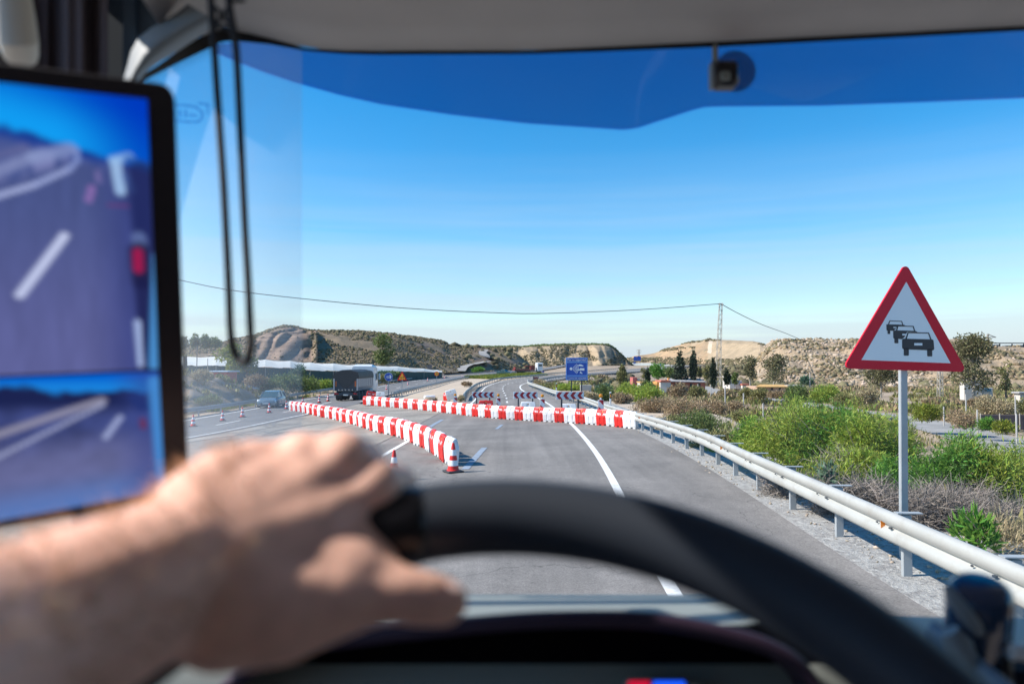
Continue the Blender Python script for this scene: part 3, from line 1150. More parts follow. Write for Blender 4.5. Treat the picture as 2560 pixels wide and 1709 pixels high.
lumps("hill_rocks", P, 0.15 + 0.5 * rs.rand(len(P)) ** 2.2, M['rock'], 0.7, 0.9, 10)

# low bank of earth beyond the opposite road
H0 = Hill([(-500, 1100), (-300, 960), (120, 905), (300, 915), (430, 926), (480, 934), (520, 946), (545, 941), (580, 955), (640, 972), (700, 984), (735, 1000)],
          [(-500, 34), (120, 46), (480, 53), (600, 62), (735, 84)], [(-500, 40), (120, 62), (480, 68), (600, 76), (735, 92)], -1.6,
          lambda s, px: 0.25 * s + 0.75 * sst(s * 1.05), 1.3, 0.28, 51.0, 200, 40, gully=3.0, gfreq=0.3)
M['bank'] = soil('bank_earth', (0.24, 0.20, 0.165), (0.17, 0.145, 0.12), (0.3, 0.25, 0.2), s1=0.4, s2=1.2)
bank = H0.mesh("earth_bank", [M['bank'], M['hill_left']], lambda px, s: np.where(fbm(px * .05, s * 6, 3) > .5, 1, 0))
# ------------------------------------------------------------------ roadside things
ORD = ["first", "second", "third", "fourth", "fifth", "sixth", "seventh", "eighth", "ninth", "tenth", "eleventh", "twelfth", "thirteenth", "fourteenth", "fifteenth", "sixteenth", "seventeenth", "eighteenth", "nineteenth", "twentieth", "twenty-first", "twenty-second", "twenty-third"]


def barrier_meshes():
    b = MB()
    prof = [(0.06, 0.375, 0.150), (0.10, 0.382, 0.156), (0.395, 0.395, 0.186), (0.425, 0.405, 0.205), (0.455, 0.398, 0.196), (0.69, 0.372, 0.092), (0.735, 0.355, 0.084), (0.75, 0.335, 0.066)]
    rings = []
    for z, hl, hw in prof:
        c = 0.02
        rings.append([(-hl + c, -hw, z), (hl - c, -hw, z), (hl, -hw + c, z), (hl, hw - c, z), (hl - c, hw, z), (-hl + c, hw, z), (-hl, hw - c, z), (-hl, -hw + c, z)])
    b.loft(rings)
    for x in (-0.29, 0.0, 0.29):          # feet between the fork slots
        b.box((x, 0, 0.035), (0.15, 0.29, 0.07))
    for sg in (-1, 1):
        for x in (-0.262, 0.0, 0.262):    # ribs of the lower half
            b.add([(x - .10, sg * .150, .09), (x + .10, sg * .150, .09), (x + .10, sg * .196, .40), (x - .10, sg * .196, .40),
                   (x - .085, sg * .172, .10), (x + .085, sg * .172, .10), (x + .085, sg * .212, .39), (x - .085, sg * .212, .39)],
                  [(4, 5, 6, 7), (0, 1, 5, 4), (1, 2, 6, 5), (2, 3, 7, 6), (3, 0, 4, 7)])
        for x0, x1 in ((-.372, -.075), (.075, .372)):   # raised shoulders beside the middle channel
            b.add([(x0, sg * .19, .46), (x1, sg * .19, .46), (x1, sg * .084, .70), (x0, sg * .084, .70),
                   (x0 + .012, sg * .212, .47), (x1 - .012, sg * .212, .47), (x1 - .012, sg * .112, .705), (x0 + .012, sg * .112, .705)],
                  [(4, 5, 6, 7), (0, 1, 5, 4), (1, 2, 6, 5), (2, 3, 7, 6), (3, 0, 4, 7)])
    b.box((0, 0, 0.758), (0.16, 0.07, 0.02), b=0.006)   # filler cap
    r = MB()
    Rf = Matrix.Rotation(math.radians(66), 3, 'X')
    r.lathe([(0.0, 0.0), (0.032, 0.0), (0.032, 0.012), (0.022, 0.017), (0.0, 0.018)], 10, (0, -0.118, 0.635), M=Rf)
    st = MB()
    for sg in (-1, 1):
        for x, lean in ((-.25, .07), (-.19, .07), (-.115, .06), (.02, -.07), (.09, -.085), (.155, -.085)):
            w = .036
            z0, z1 = .478, .585

            def yy(z):
                return sg * (.2135 - (z - .47) / .235 * .100)
            st.add([(x - lean * .0, yy(z0) + sg * .002, z0), (x + w, yy(z0) + sg * .002, z0), (x + w - lean, yy(z1) + sg * .002, z1), (x - lean, yy(z1) + sg * .002, z1)], [(0, 1, 2, 3)])
    for q in (b, r, st):
        q.v = [(x, y * .62, z) for x, y, z in q.v]
    return b, r, st


def make_barrier(red, loc):
    t = thing("traffic_barrier", None, "barrier", loc)
    b, r, st = barrier_meshes()
    b.build("body", M['red_plastic'] if red else M['white_plastic'], t, smooth=True)
    r.build("reflector", M['amber_dark'], t, smooth=True)
    if red:
        st.build("reflective_stripes", M['reflect_white'], t)["kind"] = "stuff"
    remember(t)
    return t


B_RED = None
B_WHITE = None
near_px = [(1142, 1167), (1120, 1158), (1099, 1142), (1079, 1128.7), (1058.5, 1118), (1037, 1108), (1019, 1099.5), (1004, 1092), (971.5, 1085), (939, 1077.5), (900, 1064), (843, 1049), (825, 1045.7), (795, 1038.6), (765.6, 1031.5), (747.7, 1029), (730, 1025)]
far_px = [(1590, 1072.5), (1565, 1070), (1530, 1065), (1440, 1058.5), (1400, 1056), (1310, 1051), (1250, 1046.5), (1200, 1042), (1130, 1033.5), (1075, 1027), (1020, 1021.5), (960, 1016), (912, 1011.5)]


def barrier_row(px, n, which, first_white=True):
    global B_RED, B_WHITE
    ln = smooth_line(gline(px), 0.25, 20)
    pts = resample(ln, 0.05)
    d = np.r_[0, np.cumsum(np.linalg.norm(np.diff(pts, axis=0), axis=1))]
    pitch = d[-1] / n
    rs = random.Random(4)
    cnt = {True: 0, False: 0}
    for i in range(n):
        s = (i + .5) * pitch
        x, y = np.interp(s, d, pts[:, 0]), np.interp(s, d, pts[:, 1])
        x2, y2 = np.interp(s + .3, d, pts[:, 0]), np.interp(s + .3, d, pts[:, 1])
        x1, y1 = np.interp(s - .3, d, pts[:, 0]), np.interp(s - .3, d, pts[:, 1])
        a = math.atan2(y1 - y2, x1 - x2) + math.radians(21 * (1 if which == 'far' else min(1, max(.1, (i - 3) / 9)))) + rs.uniform(-.08, .08)
        x, y = x + rs.uniform(-.03, .03), y + rs.uniform(-.05, .05)
        white = (i % 2 == 0) == first_white
        red = not white
        loc = (x, y, float(G(x, y)) + 0.016)
        if red and B_RED is None:
            o = B_RED = make_barrier(True, loc)
        elif white and B_WHITE is None:
            o = B_WHITE = make_barrier(False, loc)
        else:
            o = copy_tree(B_RED if red else B_WHITE)
        o.location = loc
        o.rotation_euler = (0, 0, a)
        o.scale = (pitch / 0.88, 1, 1)
        cnt[red] += 1
        c = "red" if red else "white"
        k = ORD[cnt[red] - 1] if cnt[red] <= len(ORD) else str(cnt[red])
        if which == "near":
            lab = f"{k} {c} plastic barrier from the coned end of the nearer row"
            if cnt[red] > 11:
                back = (n - i + 1) // 2
                lab = f"{ORD[back - 1]} {c} plastic barrier from the car end of the nearer row"
            tag(o, lab, "barrier", "water-filled barriers in the nearer row")
        else:
            lab = f"{k} {c} plastic barrier from the guardrail end of the farther row"
            if cnt[red] > 11:
                back = (n - i + 1) // 2
                lab = f"{ORD[back - 1]} {c} plastic barrier from the lorry end of the farther row"
            tag(o, lab, "barrier", "water-filled barriers in the farther row")
    return ln


far_line = barrier_row(far_px, 42, "far")
near_line = barrier_row(near_px, 43, "near")


def tipped(px, py, red, label, rz, rx, ry=0.0, sc=1.0, dz=0.2):
    p = gp(px, py)
    o = copy_tree(B_RED if red else B_WHITE)
    o.location = p + Vector((0, 0, dz))
    o.rotation_euler = (rx, ry, rz)
    o.scale = (sc, sc, sc)
    tag(o, label, "barrier", "stray barriers behind the farther row")
    return o


tipped(1215, 1036, True, "lone red plastic barrier standing behind the first arrow board", 0.05, 0, sc=1.2, dz=0.01)
tipped(1320, 1040, False, "lone white plastic barrier standing behind the second arrow board", 0.05, 0, sc=1.15, dz=0.01)
tipped(1421, 1046, False, "lone white plastic barrier standing behind the third arrow board", 0.03, 0, sc=1.1, dz=0.01)
tipped(1072, 1001, False, "white plastic barrier lying on its side on the sandy island", 0.25, math.radians(80), sc=1.3, dz=0.25)
tipped(1131, 1001.5, False, "white plastic barrier tilted on end beside the curved guardrail end", 0.15, 0.1, math.radians(-14), sc=1.25, dz=0.1)
tipped(1117, 1001.5, True, "red plastic barrier half hidden behind the tilted white one", -0.6, 0, sc=0.95, dz=0.01)
tipped(926, 1001, True, "red plastic barrier fallen behind the lorry end of the farther row", 0.3, 0.0, math.radians(8), sc=1.15, dz=0.05)
tipped(951, 1000, False, "white plastic barrier standing behind the round blue sign", 0.1, 0, sc=1.1, dz=0.01)


# ------------------------------------------------------------------ cones
CONE = None


def make_cone():
    t = thing("traffic_cone", None, "cone", (0, 0, 0))
    b = MB()
    b.box((0, 0, 0.022), (0.42, 0.42, 0.044), b=0.012)
    b.build("base", M['rubber'], t)
    c = MB()

    def rad(z):
        return 0.145 - (z - 0.05) / 0.68 * 0.115
    c.lathe([(0.165, 0.044), (0.158, 0.065), (rad(0.075), 0.075), (rad(.4), .4), (rad(0.70), 0.70), (0.024, 0.725), (0.0, 0.73)], 18)
    c.build("cone_body", M['red_plastic'], t, smooth=True)
    for z0, z1 in ((0.165, 0.30), (0.415, 0.555)):
        q = MB()
        q.lathe([(rad(z0) + .003, z0), (rad(z1) + .003, z1)], 18, cap=False)
        q.build("reflective_band", M['reflect_white'], t, smooth=True)
    remember(t)
    return t


def cone(px, py, label, rz=0.0, h=None):
    global CONE
    p = gp(px, py)
    if CONE is None:
        o = CONE = make_cone()
    else:
        o = copy_tree(CONE)
    o.location = p + Vector((0, 0, 0.016))
    o.rotation_euler = (0, 0, rz)
    if h:
        s = h / FPX * p.y / 0.73
        s = min(max(s, 0.85), 1.2)
        o.scale = (s, s, s)
    tag(o, label, "cone", "red and white cones on the road")


cone(1133, 1181, "red and white cone in front of the near barrier row end", 0.5, 73)
cone(985, 1201, "red and white cone partly hidden behind the driver's knuckles", 0.3, 75)
cone(483, 1066, "red and white cone beside the edge of the mirror monitor", 0.2, 30)
cone(556.5, 1052, "red and white cone at the near tip of the long white dash", 0.4, 27)
cone(606, 1043, "red and white cone just left of the grey hatchback", 0.1, 26.5)
cone(673, 1032, "red and white cone in front of the grey hatchback's wheel", 0.6, 24)
cone(716, 1022.5, "red and white cone touching the far end of the nearer barrier row", 0.2, 21)
cone(757, 1012.5, "red and white cone half hidden behind the nearer barrier row", 0.2, 19)
cone(798, 1007, "red and white cone left of the lorry, the nearer of two", 0.2, 19)
cone(820, 1003, "red and white cone closest behind the dark lorry", 0.5, 18)
cone(939.6, 978.5, "red and white cone beside the lorry's front corner", 0.2, 14)
cone(966.4, 974, "red and white cone beside the pole of the round blue sign", 0.2, 13)
cone(1020, 962, "red and white cone right of the yellow triangular sign", 0.2, 10)
cone(1069, 952, "red and white cone in front of the white van", 0.2, 8.3)
cone(1111.6, 945.5, "tiny red and white cone just past the white van", 0.2, 6.8)
cone(1155.7, 942.3, "tiny red and white cone before the start of the grass strip", 0.2, 5.6)
cone(1199.6, 939, "tiny distant cone above the left tip of the grass strip", 0.2, 5.0)
cone(1244, 935.5, "tiny distant cone beside the dark pickup", 0.2, 4.4)


# ------------------------------------------------------------------ sign shapes
def rpoly(pts, r, n=6):
    """polygon with rounded corners"""
    out = []
    N = len(pts)
    for i in range(N):
        p, a, b_ = Vector(pts[i]).to_2d(), Vector(pts[i - 1]).to_2d(), Vector(pts[(i + 1) % N]).to_2d()
        u, v = (a - p).normalized(), (b_ - p).normalized()
        ang = u.angle(v)
        d = r / math.tan(ang / 2)
        s, e_ = p + u * d, p + v * d
        c = p + (u + v).normalized() * (r / math.sin(ang / 2))
        a0 = math.atan2(s.y - c.y, s.x - c.x)
        a1 = math.atan2(e_.y - c.y, e_.x - c.x)
        da = (a1 - a0 + math.pi) % (2 * math.pi) - math.pi
        for k in range(n + 1):
            t = a0 + da * k / n
            out.append((c.x + r * math.cos(t), c.y + r * math.sin(t)))
    return out


def circ(r, n=24, cx=0.0, cz=0.0):
    return [(cx + r * math.cos(2 * math.pi * k / n), cz + r * math.sin(2 * math.pi * k / n)) for k in range(n)]


def text_mesh(name, body, size, mat, parent, loc, ext=0.002, align='CENTER', rot=(math.pi / 2, 0, 0), sx=1.0):
    cu = bpy.data.curves.new(name, 'FONT')
    cu.body = body
    cu.size = size
    cu.align_x = align
    cu.align_y = 'CENTER'
    cu.extrude = ext
    ob = bpy.data.objects.new(name, cu)
    COL.objects.link(ob)
    dg = bpy.context.evaluated_depsgraph_get()
    me = bpy.data.meshes.new_from_object(ob.evaluated_get(dg))
    bpy.data.objects.remove(ob)
    bpy.data.curves.remove(cu)
    o = link(name, me, mat, parent)
    o.location = loc
    o.rotation_euler = rot
    o.scale = (sx, 1, 1)
    return o


# arrow boards
def arrow_board(px0, px1, py0, py1, Y, label):
    c = at((px0 + px1) / 2, (py0 + py1) / 2, Y)
    w = (px1 - px0) / FPX * Y
    h = (py1 - py0) / FPX * Y
    g = float(G(c.x, c.y)) + 0.012
    t = thing("arrow_board", label, "traffic sign", (c.x, c.y, g), math.radians(9), group="red and white arrow boards behind the barriers")
    z = c.z - g
    b = MB()
    b.box((0, 0, z), (w, 0.03, h), b=0.008)
    b.build("panel", M['sign_white'], t)
    for k in range(4):
        x = -w / 2 + w * (k + 0.5) / 4
        q = w / 4
        ch = [(-.46 * q, 0), (-.06 * q, .46 * h), (.44 * q, .46 * h), (.02 * q, 0), (.44 * q, -.46 * h), (-.06 * q, -.46 * h)]
        m = MB()
        m.prism([(x + a, z + b_) for a, b_ in ch], -0.0195, -0.0165)
        m.build("chevron", M['dark_red'], t)
    for sx in (-.29, .30):
        m = MB()
        m.box((sx * w, 0.045, (z + h * .4) / 2), (0.08, 0.05, z + h * .4))
        m.build("post", M['dark_steel'], t)
    return t


arrow_board(1180, 1236, 979, 994, 48.8, "smallest red and white arrow board, leftmost of the three")
arrow_board(1283, 1344.5, 979, 996, 43.8, "middle red and white arrow board of the three")
arrow_board(1389, 1460.5, 978.5, 998, 37.5, "largest red and white arrow board, rightmost of the three")


def warning_lamp(px, py_top, Y, label, wpx=10.0):
    c = at(px, py_top, Y)
    g = float(G(c.x, c.y)) + 0.012
    zt = c.z - g
    t = thing("warning_lamp", label, "warning light", (c.x, c.y, g), group="amber lamps on striped panels")
    w = 0.26
    hgt = 0.85
    b = MB()
    b.box((0, 0, zt - hgt / 2), (w + .02, 0.03, hgt), b=0.008)
    b.build("panel", M['sign_white'], t)
    for k in range(3):
        z0 = zt - 0.02 - k * 0.38
        m = MB()
        lo = zt - hgt + .01
        poly = [(-w / 2, z0), (w / 2, z0 - .25), (w / 2, max(z0 - .07, lo)), (w / 2, z0), (-w / 2, z0)]
        poly = [(-w / 2, z0), (w / 2, z0), (w / 2, z0 - .26)] if k == 0 else [(-w / 2, z0 + .09), (w / 2, z0 - .17), (w / 2, z0 - .37), (-w / 2, z0 - .11)]
        poly = [(a, max(b_, lo)) for a, b_ in poly]
        if max(b_ for a, b_ in poly) - min(b_ for a, b_ in poly) < .03:
            continue
        m.prism(poly, -0.0195, -0.0165)
        m.build("stripe", M['dark_red'], t)
    m = MB()
    m.box((0, 0.03, (zt - .1) / 2), (0.06, 0.04, zt - .1))
    m.box((0, 0.02, 0.04), (0.45, 0.35, 0.08), b=0.02)
    m.build("foot", M['rubber'], t)
    m = MB()
    m.box((0, 0, zt + 0.045), (0.09, 0.07, 0.09), b=0.015)
    m.build("lamp_housing", M['sign_white'], t)
    m = MB()
    Rx = Matrix.Rotation(math.pi / 2, 3, 'X')
    m.lathe([(0.06, -0.045), (0.09, -0.035), (0.095, 0.0), (0.09, 0.035), (0.06, 0.05), (0.0, 0.055)], 18, (0, 0, zt + 0.185), M=Rx)
    m.build("lamp_lens", M['amber'], t, smooth=True)
    return t


warning_lamp(1138, 993, 51, "amber lamp on striped panel before the tilted white barrier")
warning_lamp(1246, 994.5, 46.5, "amber lamp on striped panel between first and second arrow boards")
warning_lamp(1356, 997, 41, "amber lamp on striped panel between second and third arrow boards")
warning_lamp(1502, 998.6, 34.5, "amber lamp on striped panel beside the pale guardrail")

# traffic queue warning sign
SY = 9.45
c0 = at(2267, 800, SY)
k_ = SY / FPX * 0.2296 / ray(2267, 800)[1]
gz = float(GT(c0.x, c0.y))
TS = thing("warning_sign", "large red-bordered triangular sign showing three queueing cars", "traffic sign", (c0.x, c0.y, gz))
Rs = Matrix.Rotation(math.radians(7), 3, 'Z')
zc = c0.z - gz
zp0 = (800 - 640) / 0.2296


def S5(x, y):
    return ((x - 993) * k_, zc - (y - zp0) * k_)


m = MB()
tri = rpoly([S5(993, 70), S5(1700, 1262), S5(245, 1222)], 0.055, 8)
m.prism(tri, 0.0, 0.03, M=Rs)
m.build("panel", M['sign_red'], TS)
m = MB()
m.prism([S5(993, 280), S5(1500, 1165), S5(455, 1130)], -0.004, -0.0005, M=Rs)
m.build("white_field", M['sign_white'], TS)


def sgn(name, polys, mat, d0=-0.008, d1=-0.0045):
    m = MB()
    for p in polys:
        m.prism([S5(*q) for q in p], d0, d1, M=Rs)
    return m.build(name, mat, TS)


def R4(a, b_, c, d):
    return [(a, b_), (c, b_), (c, d), (a, d)]


sgn("car_symbol", [rpoly([(930, 898), (1300, 906), (1308, 1026), (930, 1014)], 22), rpoly(R4(948, 1000, 1006, 1083), 10), rpoly(R4(1223, 1008, 1282, 1091), 10),
                   [(968, 903), (998, 827), (1008, 833), (984, 903)], [(998, 827), (1247, 831), (1244, 842), (1000, 838)], [(1247, 831), (1277, 905), (1262, 905), (1238, 836)]], M['sign_black'])
sgn("plate_symbol", [R4(1070, 946, 1165, 972)], M['sign_white'], -0.0105, -0.0085)
sgn("car_symbol", [rpoly([(828, 809), (1000, 811), (975, 850), (955, 885), (926, 905), (828, 896)], 8), [(985, 811), (1090, 814), (1112, 827), (985, 824)], rpoly(R4(840, 890, 885, 949), 8),
                   [(860, 812), (880, 757), (889, 763), (874, 812)], [(880, 757), (1067, 760), (1064, 769), (882, 766)], [(1067, 760), (1086, 815), (1074, 815), (1058, 766)]], M['sign_black'])
sgn("plate_symbol", [R4(932, 846, 980, 863)], M['sign_white'], -0.0105, -0.0085)
sgn("car_symbol", [rpoly([(750, 744), (905, 746), (860, 790), (826, 814), (750, 812)], 8), [(880, 746), (960, 748), (965, 758), (878, 757)], rpoly(R4(762, 800, 792, 849), 6),
                   [(768, 746), (786, 703), (794, 708), (780, 746)], [(786, 703), (932, 706), (930, 714), (788, 711)], [(932, 706), (946, 748), (936, 748), (925, 711)]], M['sign_black'])
sgn("plate_symbol", [R4(830, 773, 862, 784)], M['sign_white'], -0.0105, -0.0085)
m = MB()
pt = Vector((-.028, .055, zc - .3))
pb = Vector((-.075, .055, -.6))
ang = math.atan2(pt.x - pb.x, pt.z - pb.z)
m.box((pt + pb) / 2, (0.105, 0.055, (pt - pb).length), b=0.008, M=Rs @ Matrix.Rotation(ang, 3, 'Y'))
m.build("post", M['steel'], TS)


def small_sign(name, label, px, py, base_px, base_py, Y, polys, cat="traffic sign", lean=0.0):
    c = at(px, py, Y)
    g = float(GT(c.x, c.y))
    t = thing(name, label, cat, (c.x, c.y, g))
    z = c.z - g
    for nm, plist, mat, d in polys:
        m = MB()
        for p in plist:
            m.prism([(a, z + b_) for a, b_ in p], d - 0.004, d)
        m.build(nm, mat, t)
    m = MB()
    m.box((lean / 2, 0.04, z / 2), (0.08, 0.05, z + .2))
    m.build("post", M['steel'], t)
    return t


r_ = 0.46
small_sign("round_sign", "round blue sign with white headlamp symbol on a pole", 971.5, 941.7, 970, 995, 77.5,
           [("panel", [circ(r_)], M['sign_white'], 0.02), ("blue_field", [circ(r_ * .93)], M['sign_blue'], 0.0),
            ("headlamp_symbol", [[(.1, .2), (.22, .19), (.3, .08), (.3, -.08), (.22, -.19), (.1, -.2)], [(.05, .12), (-.26, .05), (-.26, .01), (.05, .07)], [(.05, .02), (-.3, -.07), (-.3, -.11), (.05, -.03)], [(.05, -.08), (-.2, -.17), (-.2, -.2), (.05, -.13)]], M['sign_white'], -0.006)])
r_ = 0.58
small_sign("triangular_sign", "yellow triangular road works sign with two arrows", 1005.2, 941, 1004, 991, 76.5,
           [("panel", [rpoly([(0, .60), (.56, -.42), (-.56, -.42)], .05)], M['sign_red'], 0.02), ("yellow_field", [[(0, .38), (.37, -.31), (-.37, -.31)]], M['sign_yellow'], 0.0),
            ("arrow_symbol", [[(-.13, .05), (-.09, .05), (-.09, -.12), (-.04, -.12), (-.11, -.25), (-.18, -.12), (-.13, -.12)], [(.09, -.25), (.13, -.25), (.13, -.08), (.18, -.08), (.11, .06), (.04, -.08), (.09, -.08)]], M['sign_black'], -0.006)])
t80 = small_sign("speed_sign", "round yellow speed sign with red rim reading 80", 1091.7, 934, 1091, 959.6, 139,
                 [("panel", [circ(.46)], M['sign_red'], 0.02), ("yellow_field", [circ(.36)], M['sign_yellow'], 0.0)])
zz = at(1091.7, 934, 139).z - t80.location.z
text_mesh("lettering", "80", 0.42, M['sign_black'], t80, (0, -0.012, zz))

# big blue speed check sign
BY = 65.0
c0 = at(1442, 922, BY)
w = 54.5 / FPX * BY
h = 56.0 / FPX * BY
g = float(GT(c0.x, c0.y))
BS = thing("information_sign", "large blue sign announcing speed control beside the guardrail", "traffic sign", (c0.x, c0.y, g))
z = c0.z - g
m = MB()
m.box((0, 0.03, z), (w, 0.05, h), b=0.02)
m.build("panel", M['sign_blue'], BS)
m = MB()


def frame(x0, x1, z0, z1, tk=0.035):
    m.prism([(x0, z0), (x1, z0), (x1, z0 + tk), (x0, z0 + tk)], -0.004, 0.002)
    m.prism([(x0, z1 - tk), (x1, z1 - tk), (x1, z1), (x0, z1)], -0.004, 0.002)
    m.prism([(x0, z0 + tk), (x0 + tk, z0 + tk), (x0 + tk, z1 - tk), (x0, z1 - tk)], -0.004, 0.002)
    m.prism([(x1 - tk, z0 + tk), (x1, z0 + tk), (x1, z1 - tk), (x1 - tk, z1 - tk)], -0.004, 0.002)


M['sign_pale'] = principled("sign_pale_line", (0.25, 0.5, 0.85), 0.4)
frame(-w * .485, w * .485, z + h * .32, z + h * .488)
frame(-w * .485, w * .485, z - h * .30, z + h * .30)
frame(-w * .485, w * .485, z - h * .488, z - h * .325)
m.build("border", M['sign_pale'], BS)
text_mesh("lettering", "Por su seguridad", 0.255, M['sign_white'], BS, (0, -0.004, z + h * .405))
text_mesh("lettering", "Control de velocidad", 0.20, M['sign_white'], BS, (0, -0.004, z - h * .408))
m = MB()
m.prism(circ(.13, 18, -.52, z + .02), -0.004, 0.003)
for i in range(4):
    ra = .24 + .13 * i
    A = [math.radians(a) for a in np.linspace(-42, 42, 9)]
    m.prism([(-.52 + ra * math.cos(a), z + .02 + ra * math.sin(a)) for a in A] + [(-.52 + (ra + .045) * math.cos(a), z + .02 + (ra + .045) * math.sin(a)) for a in A[::-1]], -0.004, 0.003)
m.build("radar_symbol", M['sign_white'], BS)
m = MB()
m.prism([(.10, z + .28), (.58, z + .24), (.62, z + .31), (.5, z + .36), (.42, z + .42), (.22, z + .42), (.14, z + .36)], -0.006, 0.003)
m.prism([(.14, z - .12), (.68, z - .14), (.7, z + .06), (.3, z + .08), (.26, z - .02), (.02, z - .03), (.02, z - .10)], -0.006, 0.003)
m.prism([(.24, z - .42), (.36, z - .30), (.28, z - .26), (.34, z - .2), (.44, z - .34), (.54, z - .42), (.44, z - .43), (.36, z - .38)], -0.006, 0.003)
m.build("vehicle_symbol", M['sign_white'], BS)
for sx in (-.24, .22):
    m = MB()
    m.box((sx * w, 0.10, (z + h * .3) / 2 - .1), (0.10, 0.08, z + h * .3 + .2))
    m.build("post", M['dark_steel'], BS)

# distant signs
def far_sign(name, label, px0, px1, py0, py1, Y, mat, base_py, posts=(-.3, .3), extra=None):
    c = at((px0 + px1) / 2, (py0 + py1) / 2, Y)
    g = at((px0 + px1) / 2, base_py, Y).z
    w = (px1 - px0) / FPX * Y
    h = (py1 - py0) / FPX * Y
    t = thing(name, label, "traffic sign", (c.x, c.y, g))
    m = MB()
    m.box((0, 0, c.z - g), (w, 0.12, h), b=0.02)
    m.build("panel", mat, t)
    for s_ in posts:
        m = MB()
        m.box((s_ * w, 0.13, (c.z - g) / 2), (0.16, 0.12, c.z - g))
        m.build("post", M['far_steel'], t)
    if extra:
        extra(t, w, h, c.z - g)
    return t


def bars(mat):
    def f(t, w, h, z):
        for k in (-1, 0, 1):
            m = MB()
            m.box((0, -0.07, z + k * h * .27), (w * .7, 0.02, h * .1))
            m.build("text_line", mat, t)
    return f


far_sign("direction_sign", "wide dark red and black matrix sign at the right road edge", 1332, 1346.5, 941.3, 948.5, 118, M['sign_back'], 957.5, (-.25, .25), bars(M['dark_red']))
far_sign("direction_sign", "far blue direction board, left of the gantry pair", 1584.3, 1592.2, 890.6, 901.5, 520, M['sign_blue'], 912)
far_sign("direction_sign", "far blue direction board, right of the gantry pair", 1592.8, 1602, 890.2, 901.2, 522, M['sign_blue'], 912)
far_sign("direction_sign", "tiny far blue board hung below the gantry pair", 1583.5, 1589, 904.6, 908.2, 516, M['sign_blue'], 913)
far_sign("direction_sign", "tiny far blue board on the tan slope above the round green tree", 1650, 1654.5, 909.5, 915, 480, M['sign_blue'], 920, (0,))
far_sign("direction_sign", "far pale blue board behind the round green tree", 1662, 1676, 914, 920.5, 440, M['pale_plastic'], 926)
far_sign("direction_sign", "small dark board standing on the scrubby slope above the far guardrail", 1068, 1080, 912, 924, 270, M['sign_back'], 932)
far_sign("direction_sign", "small blue board beside the far bend of the opposite road", 1354, 1361, 927.5, 932, 330, M['sign_blue'], 935, (0,))


